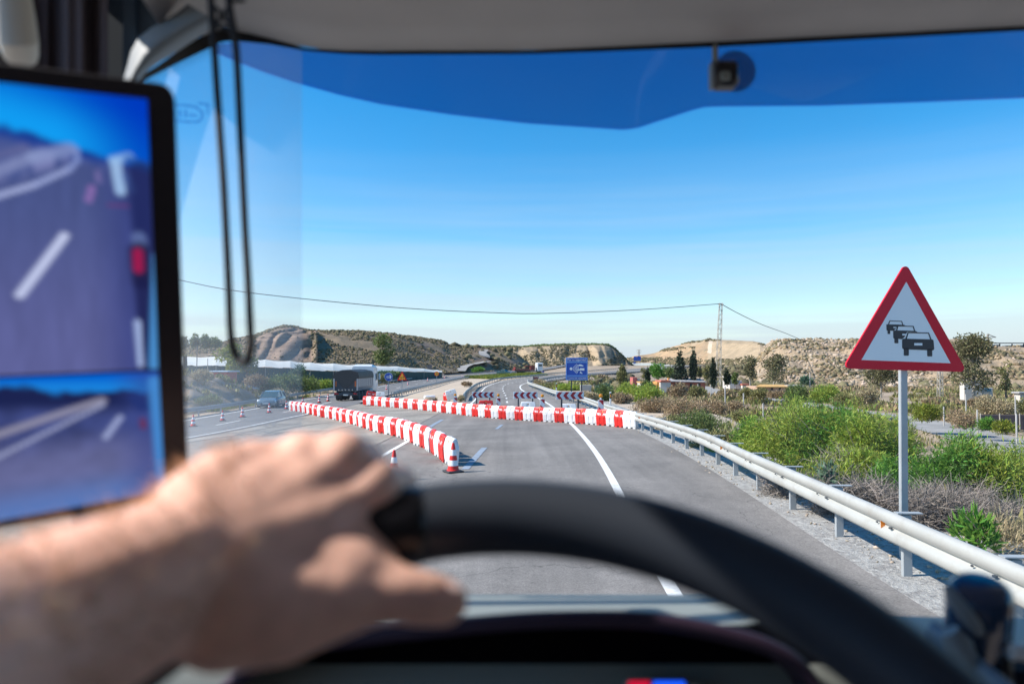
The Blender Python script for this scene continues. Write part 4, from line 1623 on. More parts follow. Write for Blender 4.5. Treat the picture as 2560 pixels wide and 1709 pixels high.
# ------------------------------------------------------------------ guard rails
def guardrail(line, label, mat, step, hgt=0.75, side=1, post_mat=None, cap=False, reflect=None, spacing0=0.0, rail_w=0.31, zf=None, cat="guardrail"):
    """W-beam on posts along a line; side +1: the beam faces the left of the line"""
    zf = zf or GT
    ln = np.asarray(line)
    p0 = ln[0]
    t = thing("guardrail", label, cat, (p0[0], p0[1], float(zf(*p0))))
    base = np.array(t.location)
    fr = offset_line(ln, -0.13 * side)
    tg = np.gradient(ln, axis=0)
    tg /= np.linalg.norm(tg, axis=1)[:, None]
    nr = np.stack([tg[:, 1], -tg[:, 0]], 1) * -side      # towards the road
    prof = [(0.0, -.155), (.045, -.148), (.072, -.118), (.076, -.042), (.02, -.012), (.02, .012), (.076, .042), (.072, .118), (.045, .148), (0.0, .155)]
    prof = [(a, b * rail_w / .31) for a, b in prof]
    z0 = zf(ln[:, 0], ln[:, 1]) + hgt - rail_w / 2
    ring = []
    for a, b in prof:
        ring.append(np.stack([fr[:, 0] + nr[:, 0] * a, fr[:, 1] + nr[:, 1] * a, z0 + b], 1))
    for a, b in prof[::-1]:
        ring.append(np.stack([fr[:, 0] + nr[:, 0] * (a - .012), fr[:, 1] + nr[:, 1] * (a - .012), z0 + b], 1))
    V = np.stack(ring, 1)
    n, k = V.shape[:2]
    i, j = np.meshgrid(np.arange(n - 1), np.arange(k), indexing='ij')
    F = np.stack([i * k + j, i * k + (j + 1) % k, (i + 1) * k + (j + 1) % k, (i + 1) * k + j], -1).reshape(-1, 4)
    np_mesh("rail", V.reshape(-1, 3), F, mat, t)
    d = np.r_[0, np.cumsum(np.linalg.norm(np.diff(ln, axis=0), axis=1))]
    post = MB()
    post.box((0, 0, hgt / 2 - .12), (0.06, 0.11, hgt + .2), b=0.006)
    pm = None
    cm = None
    bm_ = None
    s = spacing0
    c = 0
    while s < d[-1]:
        x, y = np.interp(s, d, ln[:, 0]), np.interp(s, d, ln[:, 1])
        x2, y2 = np.interp(s + .5, d, ln[:, 0]), np.interp(s + .5, d, ln[:, 1])
        if s + .5 > d[-1]:
            break
        a = math.atan2(y2 - y, x2 - x)
        if pm is None:
            o = post.build("post", post_mat or mat, t)
            pm = o.data
        else:
            o = bpy.data.objects.new("post", pm)
            COL.objects.link(o)
            o.parent = t
        o.location = Vector((x, y, float(zf(x, y)))) - t.location
        o.rotation_euler = (0, 0, a)
        if cap and s < 40:
            if cm is None:
                q = MB()
                q.box((0, -0.03 * side, hgt + .005), (0.10, 0.30, 0.012))
                q.box((0, 0.06 * side, hgt - .10), (0.08, 0.06, 0.16))
                o2 = q.build("spacer", post_mat or mat, t)
                cm = o2.data
            else:
                o2 = bpy.data.objects.new("spacer", cm)
                COL.objects.link(o2)
                o2.parent = t
            o2.location = o.location
            o2.rotation_euler = o.rotation_euler
            if bm_ is None:
                q = MB()
                q.box((0.0, 0.185 * side, hgt - rail_w / 2), (0.05, 0.03, 0.022), b=.004)
                q.box((0.35, 0.185 * side, hgt - rail_w / 2), (0.03, 0.02, 0.02), b=.004)
                o3 = q.build("bolts", M['dark_steel'], t)
                o3["kind"] = "stuff"
                bm_ = o3.data
            else:
                o3 = bpy.data.objects.new("bolts", bm_)
                COL.objects.link(o3)
                o3.parent = t
                o3["kind"] = "stuff"
            o3.location = o.location
            o3.rotation_euler = o.rotation_euler
        s += step
        c += 1
    if reflect:
        rm = MB()
        rm.prism([(-.05, -.045), (.05, -.045), (.028, .04), (-.05, .045)], -0.03, 0.03)
        me = None
        for s in reflect:
            x, y = np.interp(s, d, fr[:, 0]), np.interp(s, d, fr[:, 1])
            q = MB()
            q.add([(0, 0, -.05), (.09, 0.05, -.05), (.10, .05, .06), (0, 0, .045), (0.0, -.02, -.05), (.09, 0.03, -.05), (.10, .03, .06), (0, -.02, .045)], [(0, 1, 2, 3), (7, 6, 5, 4), (0, 4, 5, 1), (3, 2, 6, 7), (1, 5, 6, 2), (0, 3, 7, 4)])
            if me is None:
                o = q.build("reflector", M['orange'], t)
                me = o.data
            else:
                o = bpy.data.objects.new("reflector", me)
                COL.objects.link(o)
                o.parent = t
            x2, y2 = np.interp(s + .5, d, fr[:, 0]), np.interp(s + .5, d, fr[:, 1])
            a = math.atan2(y2 - y, x2 - x)
            o.rotation_euler = (0, 0, a - math.pi / 2 - 0.3)
            o.location = Vector((x, y, float(zf(x, y)) + hgt - rail_w / 2)) + Vector((-math.sin(a), math.cos(a), 0)) * .07 * side - t.location
    return t


rb = [gp(*p, GT) for p in ((2266, 1447), (2104, 1350), (1989, 1283), (1907, 1236), (1845, 1198), (1700, 1118))]
RAIL = smooth_line([(rb[0].x - .25, 1.0), (rb[0].x - .12, 4.8)] + [tuple(p[:2]) for p in rb] + gline([(1470, 1018), (1386, 992), (1350, 976.5), (1323, 965)]) + [(2.9, 122)], 0.5, 10)
dist0 = float(np.interp(rb[0].y, RAIL[:, 1], np.r_[0, np.cumsum(np.linalg.norm(np.diff(RAIL, axis=0), axis=1))]))
guardrail(RAIL, "long pale guardrail curving along the right edge of the road", M['rail_steel'], 1.97, 0.79, 1, M['steel'], True, [dist0 - 3.1, dist0 + .22, dist0 + 8.6, dist0 + 21.5, dist0 + 36, dist0 + 52], dist0 % 1.97, rail_w=0.36)
R2 = smooth_line(gline([(1324, 962.5), (1345, 955.5), (1370, 951), (1410, 945)]) + [(34, 235), (78, 345)], 1.0, 8)
guardrail(R2, "dark far guardrail beyond the bend on the right road edge", M['far_steel'], 4.0, 0.75, 1)
L1 = smooth_line([(-24.2, 30)] + gline([(471, 1042), (631, 1016.5), (700, 1003), (831, 979)]) + [(-26.2, 120), (-26.2, 160), (-24, 217), (-18.5, 279), (-6, 356), (12, 440), (46, 545)], 1.0, 8)
guardrail(L1, "grey guardrail along the outer edge of the opposite road", M['far_steel'], 4.0, 0.75, -1)
M1 = smooth_line(gline([(979, 994), (1019, 982)]) + [(-12.6, 108), (-12.8, 140), (-12.2, 170), (-9.6, 205), (-5.2, 255), (4, 315)], 1.0, 8)
guardrail(M1, "dark guardrail between the sandy island and the opposite road", M['far_steel'], 2.0, 0.75, -1)
M2 = smooth_line(gline([(1163, 1003), (1172, 989), (1196, 967.5), (1226, 956.5), (1246, 951.5), (1291, 946), (1339, 941.5)]) + [(21, 262), (60, 368)], 0.5, 8)
guardrail(M2, "curved guardrail on the left edge of the closed road", M['rail_steel'], 4.0, 0.78, 1, M['far_steel'])

# roadside marker posts
def marker(px, py, label, h=1.0):
    p = gp(px, py, GT)
    t = thing("marker_post", label, "marker post", p)
    m = MB()
    m.box((0, 0, h / 2), (0.14, 0.07, h), b=0.02)
    m.build("post", M['white_plastic'], t)
    m = MB()
    m.box((0, -0.038, h * .68), (0.142, 0.008, h * .42))
    m.build("black_band", M['sign_black'], t)
    m = MB()
    m.box((0, -0.044, h * .68), (0.06, 0.006, h * .25))
    m.build("reflector", M['amber'], t)
    return t


marker(1526, 1011, "black and white marker post with amber strip behind the guardrail")
marker(1391, 978, "small white marker post in scrub inside the road bend")
# ------------------------------------------------------------------ vehicles
M['car_paint'] = principled("car_paint_grey", (0.16, 0.22, 0.26), 0.25, metal=0.3, coat=0.6)
M['car_glass'] = principled("car_glass", (0.03, 0.075, 0.09), 0.06, spec=0.9)
M['lens'] = principled("headlamp_lens", (0.75, 0.78, 0.8), 0.12, spec=0.8)
M['tail'] = principled("tail_lamp", (0.35, 0.01, 0.012), 0.2)
M['tarp'] = principled("black_tarpaulin", (0.018, 0.019, 0.022), 0.6, bump=0.5, bscale=3)
M['alu'] = principled("aluminium_panels", (0.36, 0.37, 0.41), 0.4, metal=0.5, var=0.08, dirt=(0.22, 0.2, 0.18), damt=0.4)
M['white_paint'] = principled("white_vehicle_paint", (0.72, 0.74, 0.76), 0.3, coat=0.4)
M['crane_red'] = principled("red_machine_paint", (0.22, 0.035, 0.03), 0.4, dirt=(0.1, 0.06, 0.05), damt=0.5)
M['pickup_paint'] = principled("dark_green_paint", (0.012, 0.05, 0.05), 0.3, coat=0.5)
M['plate'] = principled("number_plate", (0.7, 0.7, 0.68), 0.4)


def wheel(t, x, y, r, w, name="wheel"):
    Ry = Matrix.Rotation(math.pi / 2, 3, 'Y')
    m = MB()
    m.lathe([(r * .6, -w / 2), (r * .93, -w / 2), (r, -w * .35), (r, w * .35), (r * .93, w / 2), (r * .6, w / 2)], 20, (x, y, r), M=Ry)
    o = m.build(name, M['rubber'], t, smooth=True)
    q = MB()
    q.lathe([(0.0, -w * .42), (r * .5, -w * .42), (r * .62, -w * .5), (r * .62, w * .5), (r * .5, w * .42), (0, w * .42)], 14, (x, y, r), M=Ry)
    q.build("rim", M['steel'], o, smooth=True)
    return o


def rrect(w, z0, z1, y, c=0.12, top=None):
    tw = top if top is not None else w
    c2 = min(c, (z1 - z0) * .45)
    return [(-w + c * .4, y, z0), (w - c * .4, y, z0), (w, y, z0 + c2), (w, y, (z0 + z1) / 2), (tw, y, z1 - c2), (tw - c, y, z1), (-tw + c, y, z1), (-tw, y, z1 - c2), (-w, y, (z0 + z1) / 2), (-w, y, z0 + c2)]


def hatchback(loc, rz, label):
    t = thing("car", label, "car", loc, rz)
    m = MB()
    m.loft([rrect(.60, .30, .60, -2.03), rrect(.78, .22, .68, -1.93), rrect(.86, .20, .76, -1.6, top=.80), rrect(.88, .19, .93, -.85, top=.82), rrect(.89, .19, .97, .2, top=.85), rrect(.89, .19, 1.0, 1.3, top=.85), rrect(.86, .22, 1.0, 1.75, top=.80), rrect(.74, .34, .9, 1.95)])
    m.build("body", M['car_paint'], t, smooth=True)
    # cabin: glass shell with painted roof and pillars
    st = [(-.95, .80, .93), (-.25, .66, 1.38), (.0, .64, 1.44), (.75, .64, 1.47), (1.3, .63, 1.40), (1.55, .63, 1.33), (1.85, .70, .99)]
    rings = [[(-.80 + .0 * i, y, .92), (.80, y, .92), (w, y, z - .03), (w - .09, y, z), (-w + .09, y, z), (-w, y, z - .03)] if z > .95 else [(-.80, y, .91), (.80, y, .91), (.80, y, .92), (.74, y, .93), (-.74, y, .93), (-.80, y, .92)] for i, (y, w, z) in enumerate(st)]
    m = MB()
    m.loft(rings)
    m.build("windows", M['car_glass'], t)
    m = MB()
    m.loft([[(-w + .02, y, z - .01), (w - .02, y, z - .01), (w - .08, y, z + .018), (-w + .08, y, z + .018)] for y, w, z in st[1:6]])
    m.build("roof", M['car_paint'], t, smooth=True)
    for sx in (-1, 1):
        m = MB()
        m.tube([(sx * .79, -.93, .95), (sx * .67, -.25, 1.38)], .04)
        m.tube([(sx * .82, .35, .97), (sx * .65, .38, 1.45)], .045)
        m.tube([(sx * .80, 1.7, .98), (sx * .64, 1.45, 1.37)], .09)
        m.build("pillars", M['car_paint'], t)
        m = MB()
        m.box((sx * .97, -.62, .97), (.16, .10, .12), b=.03)
        m.build("mirror", M['car_paint'], t)
        m = MB()
        m.loft([[(sx * .50, -1.99, .56), (sx * .50, -1.93, .69), (sx * .62, -1.96, .60)], [(sx * .80, -1.80, .60), (sx * .80, -1.70, .76), (sx * .84, -1.74, .66)]])
        m.build("headlight", M['lens'], t)
        wheel(t, sx * .78, -1.28, .31, .2)
        wheel(t, sx * .78, 1.22, .31, .2)
    m = MB()
    m.box((0, -2.0, .40), (1.0, .06, .16), b=.02)
    m.build("grille", M['sign_black'], t)
    m = MB()
    m.box((0, -2.045, .42), (.52, .02, .11))
    m.build("number_plate", M['plate'], t)
    return t


p = gp(668, 1019)
hatchback(p + Vector((0, 1.2, .012)), math.radians(4), "small grey hatchback driving towards the nearer barrier row")


def tipper(loc, rz, label):
    t = thing("lorry", label, "lorry", loc, rz)

    def part(nm, mat, *boxes, b=.03):
        m = MB()
        for c, s in boxes:
            m.box(c, s, b=b)
        return m.build(nm, mat, t)
    # rear of the lorry at y=0, driving along +y
    part("chassis", M['dark_steel'], ((0, 4.6, .82), (1.0, 9.0, .25)), ((0, .12, .70), (2.45, .16, .32)), ((-.9, .3, .85), (.12, .5, .5)), ((.9, .3, .85), (.12, .5, .5)))
    m = MB()
    m.loft([[(-1.05, .1, 1.02), (1.05, .1, 1.02), (1.25, .1, 1.45), (1.25, .1, 2.55), (-1.25, .1, 2.55), (-1.25, .1, 1.45)], [(-1.05, 7.0, 1.02), (1.05, 7.0, 1.02), (1.25, 7.0, 1.45), (1.25, 7.0, 2.55), (-1.25, 7.0, 2.55), (-1.25, 7.0, 1.45)]])
    o = m.build("tipper_body", M['alu'], t)
    for sx in (-1, 1):
        for k in range(8):
            m = MB()
            m.box((sx * 1.27, .35 + k * .9, 2.0), (.05, .08, 1.1))
            m.build("side_rib", M['alu'], o)
    m = MB()
    top = []
    for y, dz in ((.02, -.02), (.6, .06), (2.2, .0), (4.4, .07), (7.02, .02)):
        top.append([(-1.30, y, 2.30), (-1.31, y, 2.62), (-1.15, y, 2.95 + dz), (-.5, y, 3.12 + dz), (.4, y, 3.16 + dz), (1.15, y, 2.98 + dz), (1.31, y, 2.6), (1.30, y, 2.28)])
    m.loft(top)
    m.add([(-1.28, .0, 2.95), (1.28, .0, 2.95), (1.20, -.03, 2.4), (.25, -.05, 1.35), (-.25, -.05, 1.35), (-1.20, -.03, 2.4)], [(0, 5, 4, 3, 2, 1)])
    m.build("tarpaulin", M['tarp'], t, smooth=True)
    part("tailgate", M['dark_steel'], ((0, .06, 1.95), (2.30, .06, 1.8)))
    for sx in (-1, 1):
        m = MB()
        m.box((sx * 1.19, .0, 1.65), (.14, .1, 1.2), b=.02)
        m.build("corner_post", M['alu'], t)
        m = MB()
        m.box((sx * 1.0, -.02, 1.75), (.12, .03, .55), b=.01)
        m.build("side_marker", principled("orange_marker", (.55, .12, .02), .4) if 'om' not in M else M['om'], t)
        m = MB()
        m.box((sx * .95, .02, .74), (.42, .06, .14), b=.02)
        m.build("tail_lamp", M['tail'], t)
        m = MB()
        m.box((sx * .82, .55, .55), (.62, .03, .55))
        m.build("mudflap", M['rubber'], t)
        for y in (1.0, 2.35, 3.7):
            for q in (0.72, 1.05):
                wheel(t, sx * q, y, .5, .28)
        wheel(t, sx * 1.03, 8.6, .5, .3)
    part("number_plate", M['plate'], ((0, .0, .62), (.5, .02, .12)), b=.004)
    m = MB()
    for x in (-.7, -.35, 0, .35, .7):
        m.box((x, -.02, 1.13), (.10, .08, .12), b=.02)
    m.build("latches", M['steel'], t)
    # cab
    m = MB()
    m.loft([rrect(1.22, .9, 3.55, 7.35, c=.2), rrect(1.25, .8, 3.75, 7.8, c=.25, top=1.2), rrect(1.25, .5, 3.6, 9.3, c=.25, top=1.2), rrect(1.2, .45, 2.4, 9.75, c=.25)])
    m.build("cab", M['white_paint'], t, smooth=True)
    m = MB()
    for sx in (-1, 1):
        m.box((sx * 1.26, 8.8, 2.35), (.03, .9, .8), b=.01)
    m.build("window", M['car_glass'], t)
    m = MB()
    m.box((1.48, 9.2, 2.35), (.22, .12, .75), b=.04)
    m.box((-1.48, 9.2, 2.35), (.22, .12, .75), b=.04)
    m.build("mirror", M['white_paint'], t)
    part("fuel_tank", M['steel'], ((1.0, 6.4, .78), (.5, 1.3, .55)), b=.1)
    return t


M['om'] = principled("orange_marker", (.55, .12, .02), .4)
p = gp(864, 1002.5)
tipper(p + Vector((0, 0, .012)), math.radians(-1.5), "dark covered tipper lorry with white cab driving away")


def van(px, py, label):
    p = gp(px, py)
    t = thing("van", label, "van", p + Vector((0, 0, .02)), math.radians(14))
    m = MB()
    m.loft([rrect(.75, .4, .8, -2.5, c=.2), rrect(.95, .3, 1.05, -2.3, c=.2, top=.9), rrect(.98, .3, 1.3, -1.6, c=.2, top=.85), rrect(.98, .3, 2.15, -.7, c=.25, top=.82), rrect(.98, .3, 2.25, .2, c=.25, top=.85), rrect(.98, .3, 2.25, 2.4, c=.2, top=.86), rrect(.9, .4, 2.1, 2.55, c=.2, top=.8)])
    m.build("body", M['white_paint'], t, smooth=True)
    m = MB()
    m.add([(-.78, -1.63, 1.28), (.78, -1.63, 1.28), (.70, -.80, 2.02), (-.70, -.80, 2.02)], [(0, 1, 2, 3)])
    m.add([(.995, -1.2, 1.35), (.995, -.1, 1.35), (.90, -.2, 1.95), (.90, -.75, 1.95)], [(0, 1, 2, 3)])
    m.build("window", M['car_glass'], t, fix=False)
    m = MB()
    m.box((0, -2.42, .55), (1.7, .3, .3), b=.05)
    m.build("bumper", M['rubber'], t)
    for sx in (-1, 1):
        m = MB()
        m.box((sx * .7, -2.35, .85), (.3, .12, .16), b=.03)
        m.build("headlight", M['lens'], t)
        wheel(t, sx * .88, -1.6, .34, .22)
        wheel(t, sx * .88, 1.6, .34, .22)
    return t


van(1091, 943.5, "white van behind the round yellow speed sign")


def pickup(px, py, label):
    p = gp(px, py)
    t = thing("pickup", label, "car", p + Vector((0, 0, .02)), math.radians(62))
    m = MB()
    m.loft([rrect(.7, .4, .8, -2.5), rrect(.9, .35, .95, -2.3), rrect(.92, .35, 1.1, -.9), rrect(.92, .35, 1.1, 2.4), rrect(.85, .5, 1.0, 2.5)])
    m.build("body", M['pickup_paint'], t, smooth=True)
    m = MB()
    m.loft([rrect(.85, 1.08, 1.12, -1.0, c=.02), rrect(.7, 1.08, 1.75, -.3, c=.1), rrect(.7, 1.08, 1.8, .9, c=.1), rrect(.8, 1.08, 1.12, 1.3, c=.02)])
    m.build("cabin", M['car_glass'], t)
    for sx in (-1, 1):
        wheel(t, sx * .8, -1.5, .36, .22)
        wheel(t, sx * .8, 1.5, .36, .22)
    m = MB()
    m.box((0, -2.5, .7), (1.5, .06, .2), b=.02)
    m.build("headlight", M['lens'], t)
    return t


pickup(1261, 936.5, "dark green pickup on the far stretch of the opposite road")


def crane_truck(px, py, label):
    p = gp(px, py)
    t = thing("crane_lorry", label, "lorry", p + Vector((0, 0, .02)), math.radians(-74))

    def part(nm, mat, *boxes, b=.04):
        m = MB()
        for c, s in boxes:
            m.box(c, s, b=b)
        return m.build(nm, mat, t)
    part("chassis", M['dark_steel'], ((0, 0, .9), (1.2, 9.5, .3)))
    part("load_bed", M['crane_red'], ((0, -2.6, 1.35), (2.4, 5.6, .5)), ((0, -4.9, 1.9), (2.3, .3, .8)))
    part("crane", M['crane_red'], ((0, 1.2, 2.0), (1.6, 1.3, 1.6)), ((.3, .2, 2.5), (.4, 3.2, .5)))
    part("cab", M['white_paint'], ((0, 3.6, 2.3), (2.4, 2.0, 2.9)), b=.2)
    part("window", M['car_glass'], ((0, 3.7, 2.9), (2.44, 1.3, .8)))
    for sx in (-1, 1):
        for y in (-3.4, -2.2, 3.6):
            wheel(t, sx * 1.0, y, .5, .3)
    return t


crane_truck(1322, 934.5, "red crane lorry with white cab on the far bend")
# ------------------------------------------------------------------ plants and trees
M['leaf_acacia'] = leaf_mat("acacia_leaf", (0.29, 0.36, 0.058), 0.5, 0.35, 0.035)
M['leaf_bright'] = leaf_mat("bright_leaf", (0.13, 0.27, 0.04), 0.45, 0.35, 0.025)
M['leaf_green'] = leaf_mat("dark_green_leaf", (0.14, 0.18, 0.05), 0.45, 0.25, 0.03)
M['leaf_olive'] = leaf_mat("olive_leaf", (0.24, 0.225, 0.085), 0.45, 0.2, 0.03)
M['leaf_dry'] = leaf_mat("dry_brown_leaf", (0.33, 0.24, 0.14), 0.4, 0.15, 0.02)
M['leaf_tan'] = leaf_mat("straw_leaf", (0.42, 0.34, 0.2), 0.4, 0.2, 0.02)
M['leaf_cypress'] = leaf_mat("cypress_leaf", (0.04, 0.055, 0.026), 0.5, 0.1, 0.02)
M['leaf_eucalyptus'] = leaf_mat("eucalyptus_leaf", (0.18, 0.165, 0.08), 0.5, 0.25, 0.03)
M['leaf_agave'] = leaf_mat("blue_green_leaf", (0.10, 0.17, 0.10), 0.4, 0.2, 0.03)
M['leaf_yellow'] = leaf_mat("yellow_green_leaf", (0.22, 0.25, 0.03), 0.4, 0.35, 0.03)
M['leaf_orange'] = leaf_mat("orange_flower", (0.6, 0.2, 0.03), 0.3, 0.3, 0.03)
M['grass'] = leaf_mat("grass_blade", (0.19, 0.22, 0.035), 0.4, 0.35, 0.03)
M['bark'] = principled("bark", (0.16, 0.125, 0.095), 0.9, var=0.25, vscale=8)
M['bark_pale'] = principled("pale_bark", (0.36, 0.31, 0.26), 0.85, var=0.3, vscale=5)
M['twig'] = principled("grey_twig", (0.24, 0.205, 0.175), 0.9, island=0.4)
M['twig_dark'] = principled("dark_twig", (0.10, 0.085, 0.075), 0.9, island=0.4)


def leaves(P, D, length, width, rs, fold=0.0):
    """leaf quads (a kite of four points) at P pointing along D"""
    n = len(P)
    D = D / (np.linalg.norm(D, axis=1)[:, None] + 1e-9)
    Rn = rs.randn(n, 3)
    S = np.cross(D, Rn)
    S /= np.linalg.norm(S, axis=1)[:, None] + 1e-9
    L_ = (length * (0.6 + 0.8 * rs.rand(n)))[:, None]
    W_ = (width * (0.6 + 0.8 * rs.rand(n)))[:, None]
    a = P
    b_ = P + D * L_ * .45 + S * W_ * .5
    c = P + D * L_
    d = P + D * L_ * .45 - S * W_ * .5
    V = np.stack([a, b_, c, d], 1).reshape(-1, 3)
    F = np.arange(4 * n).reshape(-1, 4)
    return V, F


def blob_points(n, rs, blobs, shell=0.55):
    """points spread in the outer part of a set of ellipsoids"""
    w = np.array([b[3] * b[4] * b[5] for b in blobs]) ** 0.7
    k = rs.choice(len(blobs), n, p=w / w.sum())
    B = np.array(blobs)[k]
    d = rs.randn(n, 3)
    d /= np.linalg.norm(d, axis=1)[:, None]
    r = shell + (1 - shell) * rs.rand(n) ** 0.6
    r = r * (1 + 0.12 * rs.randn(n))
    P = B[:, :3] + d * r[:, None] * B[:, 3:6]
    return P, d


def bezier(a, b_, bend, n=6):
    a, b_ = Vector(a), Vector(b_)
    m = (a + b_) / 2 + Vector(bend)
    return [a * (1 - t) ** 2 + m * 2 * t * (1 - t) + b_ * t * t for t in np.linspace(0, 1, n)]


def crown_tree(name, label, base, height, blobs, nleaf, lsize, leaf, bark, trunk_r, cat="tree", group=None, seed=1, lw=0.4, trunk_top=0.6, droop=0.0, limbs=4, lean=0.0, shell=0.45, lift=0.0):
    """blobs in metres relative to the base: x, y, z, rx, ry, rz"""
    rs = np.random.RandomState(seed)
    t = thing(name, label, cat, base, 0, group)
    P, d = blob_points(nleaf, rs, blobs, shell)
    D = d + rs.randn(nleaf, 3) * 0.7
    D[:, 2] -= droop
    D[:, 2] += lift
    V, F = leaves(P, D, lsize, lsize * lw, rs)
    np_mesh("crown", V + np.array(base), F, leaf, t)
    m = MB()
    top = Vector((lean, 0, height * trunk_top))
    pts = bezier((0, 0, -.3), top, (rs.uniform(-.2, .2) * height * .1, 0, 0), 7)
    m.tube(pts, [trunk_r * (1.25 - .75 * i / 6) for i in range(7)], 7)
    m.build("trunk", bark, t, smooth=True)
    bl = sorted(blobs, key=lambda q: -q[3] * q[5])[:limbs]
    for i, q in enumerate(bl):
        s = pts[2 + i % 4]
        m = MB()
        m.tube(bezier(s, (q[0], q[1], q[2]), (rs.uniform(-.1, .1) * height * .2, 0, rs.uniform(-.05, .08) * height), 5), [trunk_r * .6, trunk_r * .5, trunk_r * .4, trunk_r * .28, trunk_r * .15], 5)
        m.build("limb", bark, t, smooth=True)
    return t


def base_of(px, py, Y):
    return at(px, py, Y)


def px_tree(name, label, cx, top, bot, width, Y, crown_from, leaf, bark, nleaf=900, lsize=None, kind='round', seed=1, group=None, cat="tree", base_py=None, shell=0.4, lw=0.5, droop=0.1):
    """a tree with a given position and height in metres worked out from where it stands"""
    b = at(cx, bot, Y)
    m_ = Y / FPX
    H = (bot - top) * m_
    W = width * m_
    cf = (bot - crown_from) * m_
    rs = np.random.RandomState(seed + 100)
    blobs = []
    if kind == 'cypress':
        n = 9
        for i in range(n):
            t = i / (n - 1)
            z = cf + (H - cf) * t
            r = W / 2 * (0.62 + 0.9 * t * (1 - t) * 1.7) * (1 - 0.75 * max(0, t - .55) / .45)
            blobs.append((rs.uniform(-.1, .1) * W, rs.uniform(-.1, .1) * W, z, r, r, (H - cf) / n * 1.0))
        blobs.append((0, 0, H - .3 * W * .3, W * .08, W * .08, H * .05))
        tt = .8
    elif kind == 'pine':
        for i in range(8):
            t = i / 7
            z = cf + (H - cf) * t
            r = W / 2 * (1 - .8 * t)
            for q in range(3):
                a = rs.rand() * 6.28
                blobs.append((math.cos(a) * r * .5, math.sin(a) * r * .5, z, r * .6, r * .6, (H - cf) / 12))
        tt = .95
    else:
        n = {'round': 9, 'open': 13, 'spread': 12}[kind]
        for i in range(n):
            a = rs.rand() * 6.28
            t = rs.rand()
            z = cf + (H - cf) * (.12 + .8 * t)
            env = math.sqrt(max(0.05, 1 - (2 * (z - cf) / (H - cf) - 1) ** 2))
            rr = W / 2 * env * (.75 if kind != 'open' else .85) * math.sqrt(rs.rand())
            s = W * (.27 if kind == 'round' else .235) * rs.uniform(.8, 1.3)
            blobs.append((math.cos(a) * rr, math.sin(a) * rr, z, s, s, min(s * rs.uniform(.7, 1.1), (H - cf) * .3)))
        tt = .62
    return crown_tree(name, label, b, H, blobs, nleaf, lsize or max(.25, 1.6 * Y / 712), leaf, bark, max(.07, H * .022), cat=cat, group=group, seed=seed, lw=lw, trunk_top=tt, droop=droop, limbs=(0 if kind in ('cypress', 'pine') else 5), shell=shell, lift=(.8 if kind == 'cypress' else 0))


g1 = "cypresses among the houses"
px_tree("conifer", "broad dark conifer left of the tall cypress behind the red roofed house", 1700, 882, 952, 36, 135, 942, M['leaf_cypress'], M['bark'], 1400, .5, 'pine', 1)
px_tree("cypress", "tallest dark columnar cypress right of the broad conifer", 1734, 879, 952, 16, 134, 948, M['leaf_cypress'], M['bark'], 1500, .42, 'cypress', 2, g1)
px_tree("cypress", "slim pointed cypress touching the lattice pylon on its left", 1784, 898, 967, 13, 128, 962, M['leaf_cypress'], M['bark'], 1300, .4, 'cypress', 3, g1)
px_tree("cypress", "short dark cypress just right of the lattice pylon", 1818, 927, 962, 14, 130, 958, M['leaf_cypress'], M['bark'], 1000, .4, 'cypress', 4, g1)
px_tree("cypress", "small dark cypress beside the little red house", 1619, 923, 955, 9, 165, 953, M['leaf_cypress'], M['bark'], 700, .45, 'cypress', 5, g1)
px_tree("small_tree", "small olive green tree between the two cypresses left of the pylon", 1768, 916, 960, 16, 132, 950, M['leaf_olive'], M['bark'], 800, .35, 'round', 6)
px_tree("small_tree", "small olive green tree right of the tallest cypress", 1750, 919, 958, 13, 136, 950, M['leaf_olive'], M['bark'], 600, .35, 'round', 7)
px_tree("small_tree", "small dark tree in front of the white house", 1837, 934, 962, 17, 138, 958, M['leaf_green'], M['bark'], 700, .35, 'round', 8)
px_tree("small_tree", "thin dark tree left of the small dark cypress beside the little red house", 1609, 920, 955, 13, 172, 950, M['leaf_olive'], M['bark'], 420, .4, 'open', 88)
px_tree("round_tree", "round bright green tree behind the little red house", 1641, 912, 950, 40, 190, 946, M['leaf_bright'], M['bark'], 1700, .5, 'round', 9)
px_tree("round_tree", "low dark tree between the round green tree and the broad conifer", 1678, 920, 952, 30, 150, 948, M['leaf_green'], M['bark'], 900, .45, 'round', 10)
px_tree("eucalyptus", "slender eucalyptus with bare trunk left of the wider one", 1875, 889, 968, 31, 118, 945, M['leaf_eucalyptus'], M['bark_pale'], 1500, .34, 'open', 11)
px_tree("eucalyptus", "wide crowned eucalyptus standing by the long orange roof", 1934, 888, 975, 52, 112, 948, M['leaf_eucalyptus'], M['bark_pale'], 2400, .34, 'open', 12)
px_tree("eucalyptus", "large spreading eucalyptus in front of the white house at right", 2434, 832, 992, 100, 78, 968, M['leaf_eucalyptus'], M['bark_pale'], 5200, .30, 'open', 13)
px_tree("eucalyptus", "grey green eucalyptus showing beneath the triangular sign", 2203, 905, 986, 68, 84, 962, M['leaf_eucalyptus'], M['bark_pale'], 2600, .28, 'open', 14)
px_tree("thin_tree", "sparse thin tree right of the white house", 2515, 900, 1000, 30, 80, 985, M['leaf_olive'], M['bark'], 900, .25, 'open', 15, droop=.3)
px_tree("poplar", "tall narrow olive tree right of the blue speed control sign", 1557, 915, 963, 25, 118, 961, M['leaf_olive'], M['bark'], 1600, .36, 'cypress', 16)
px_tree("hill_tree", "lone green eucalyptus on the foot of the scrubby left hill", 955, 844, 914, 48, 232, 910, M['leaf_green'], M['bark'], 1900, .75, 'round', 17)
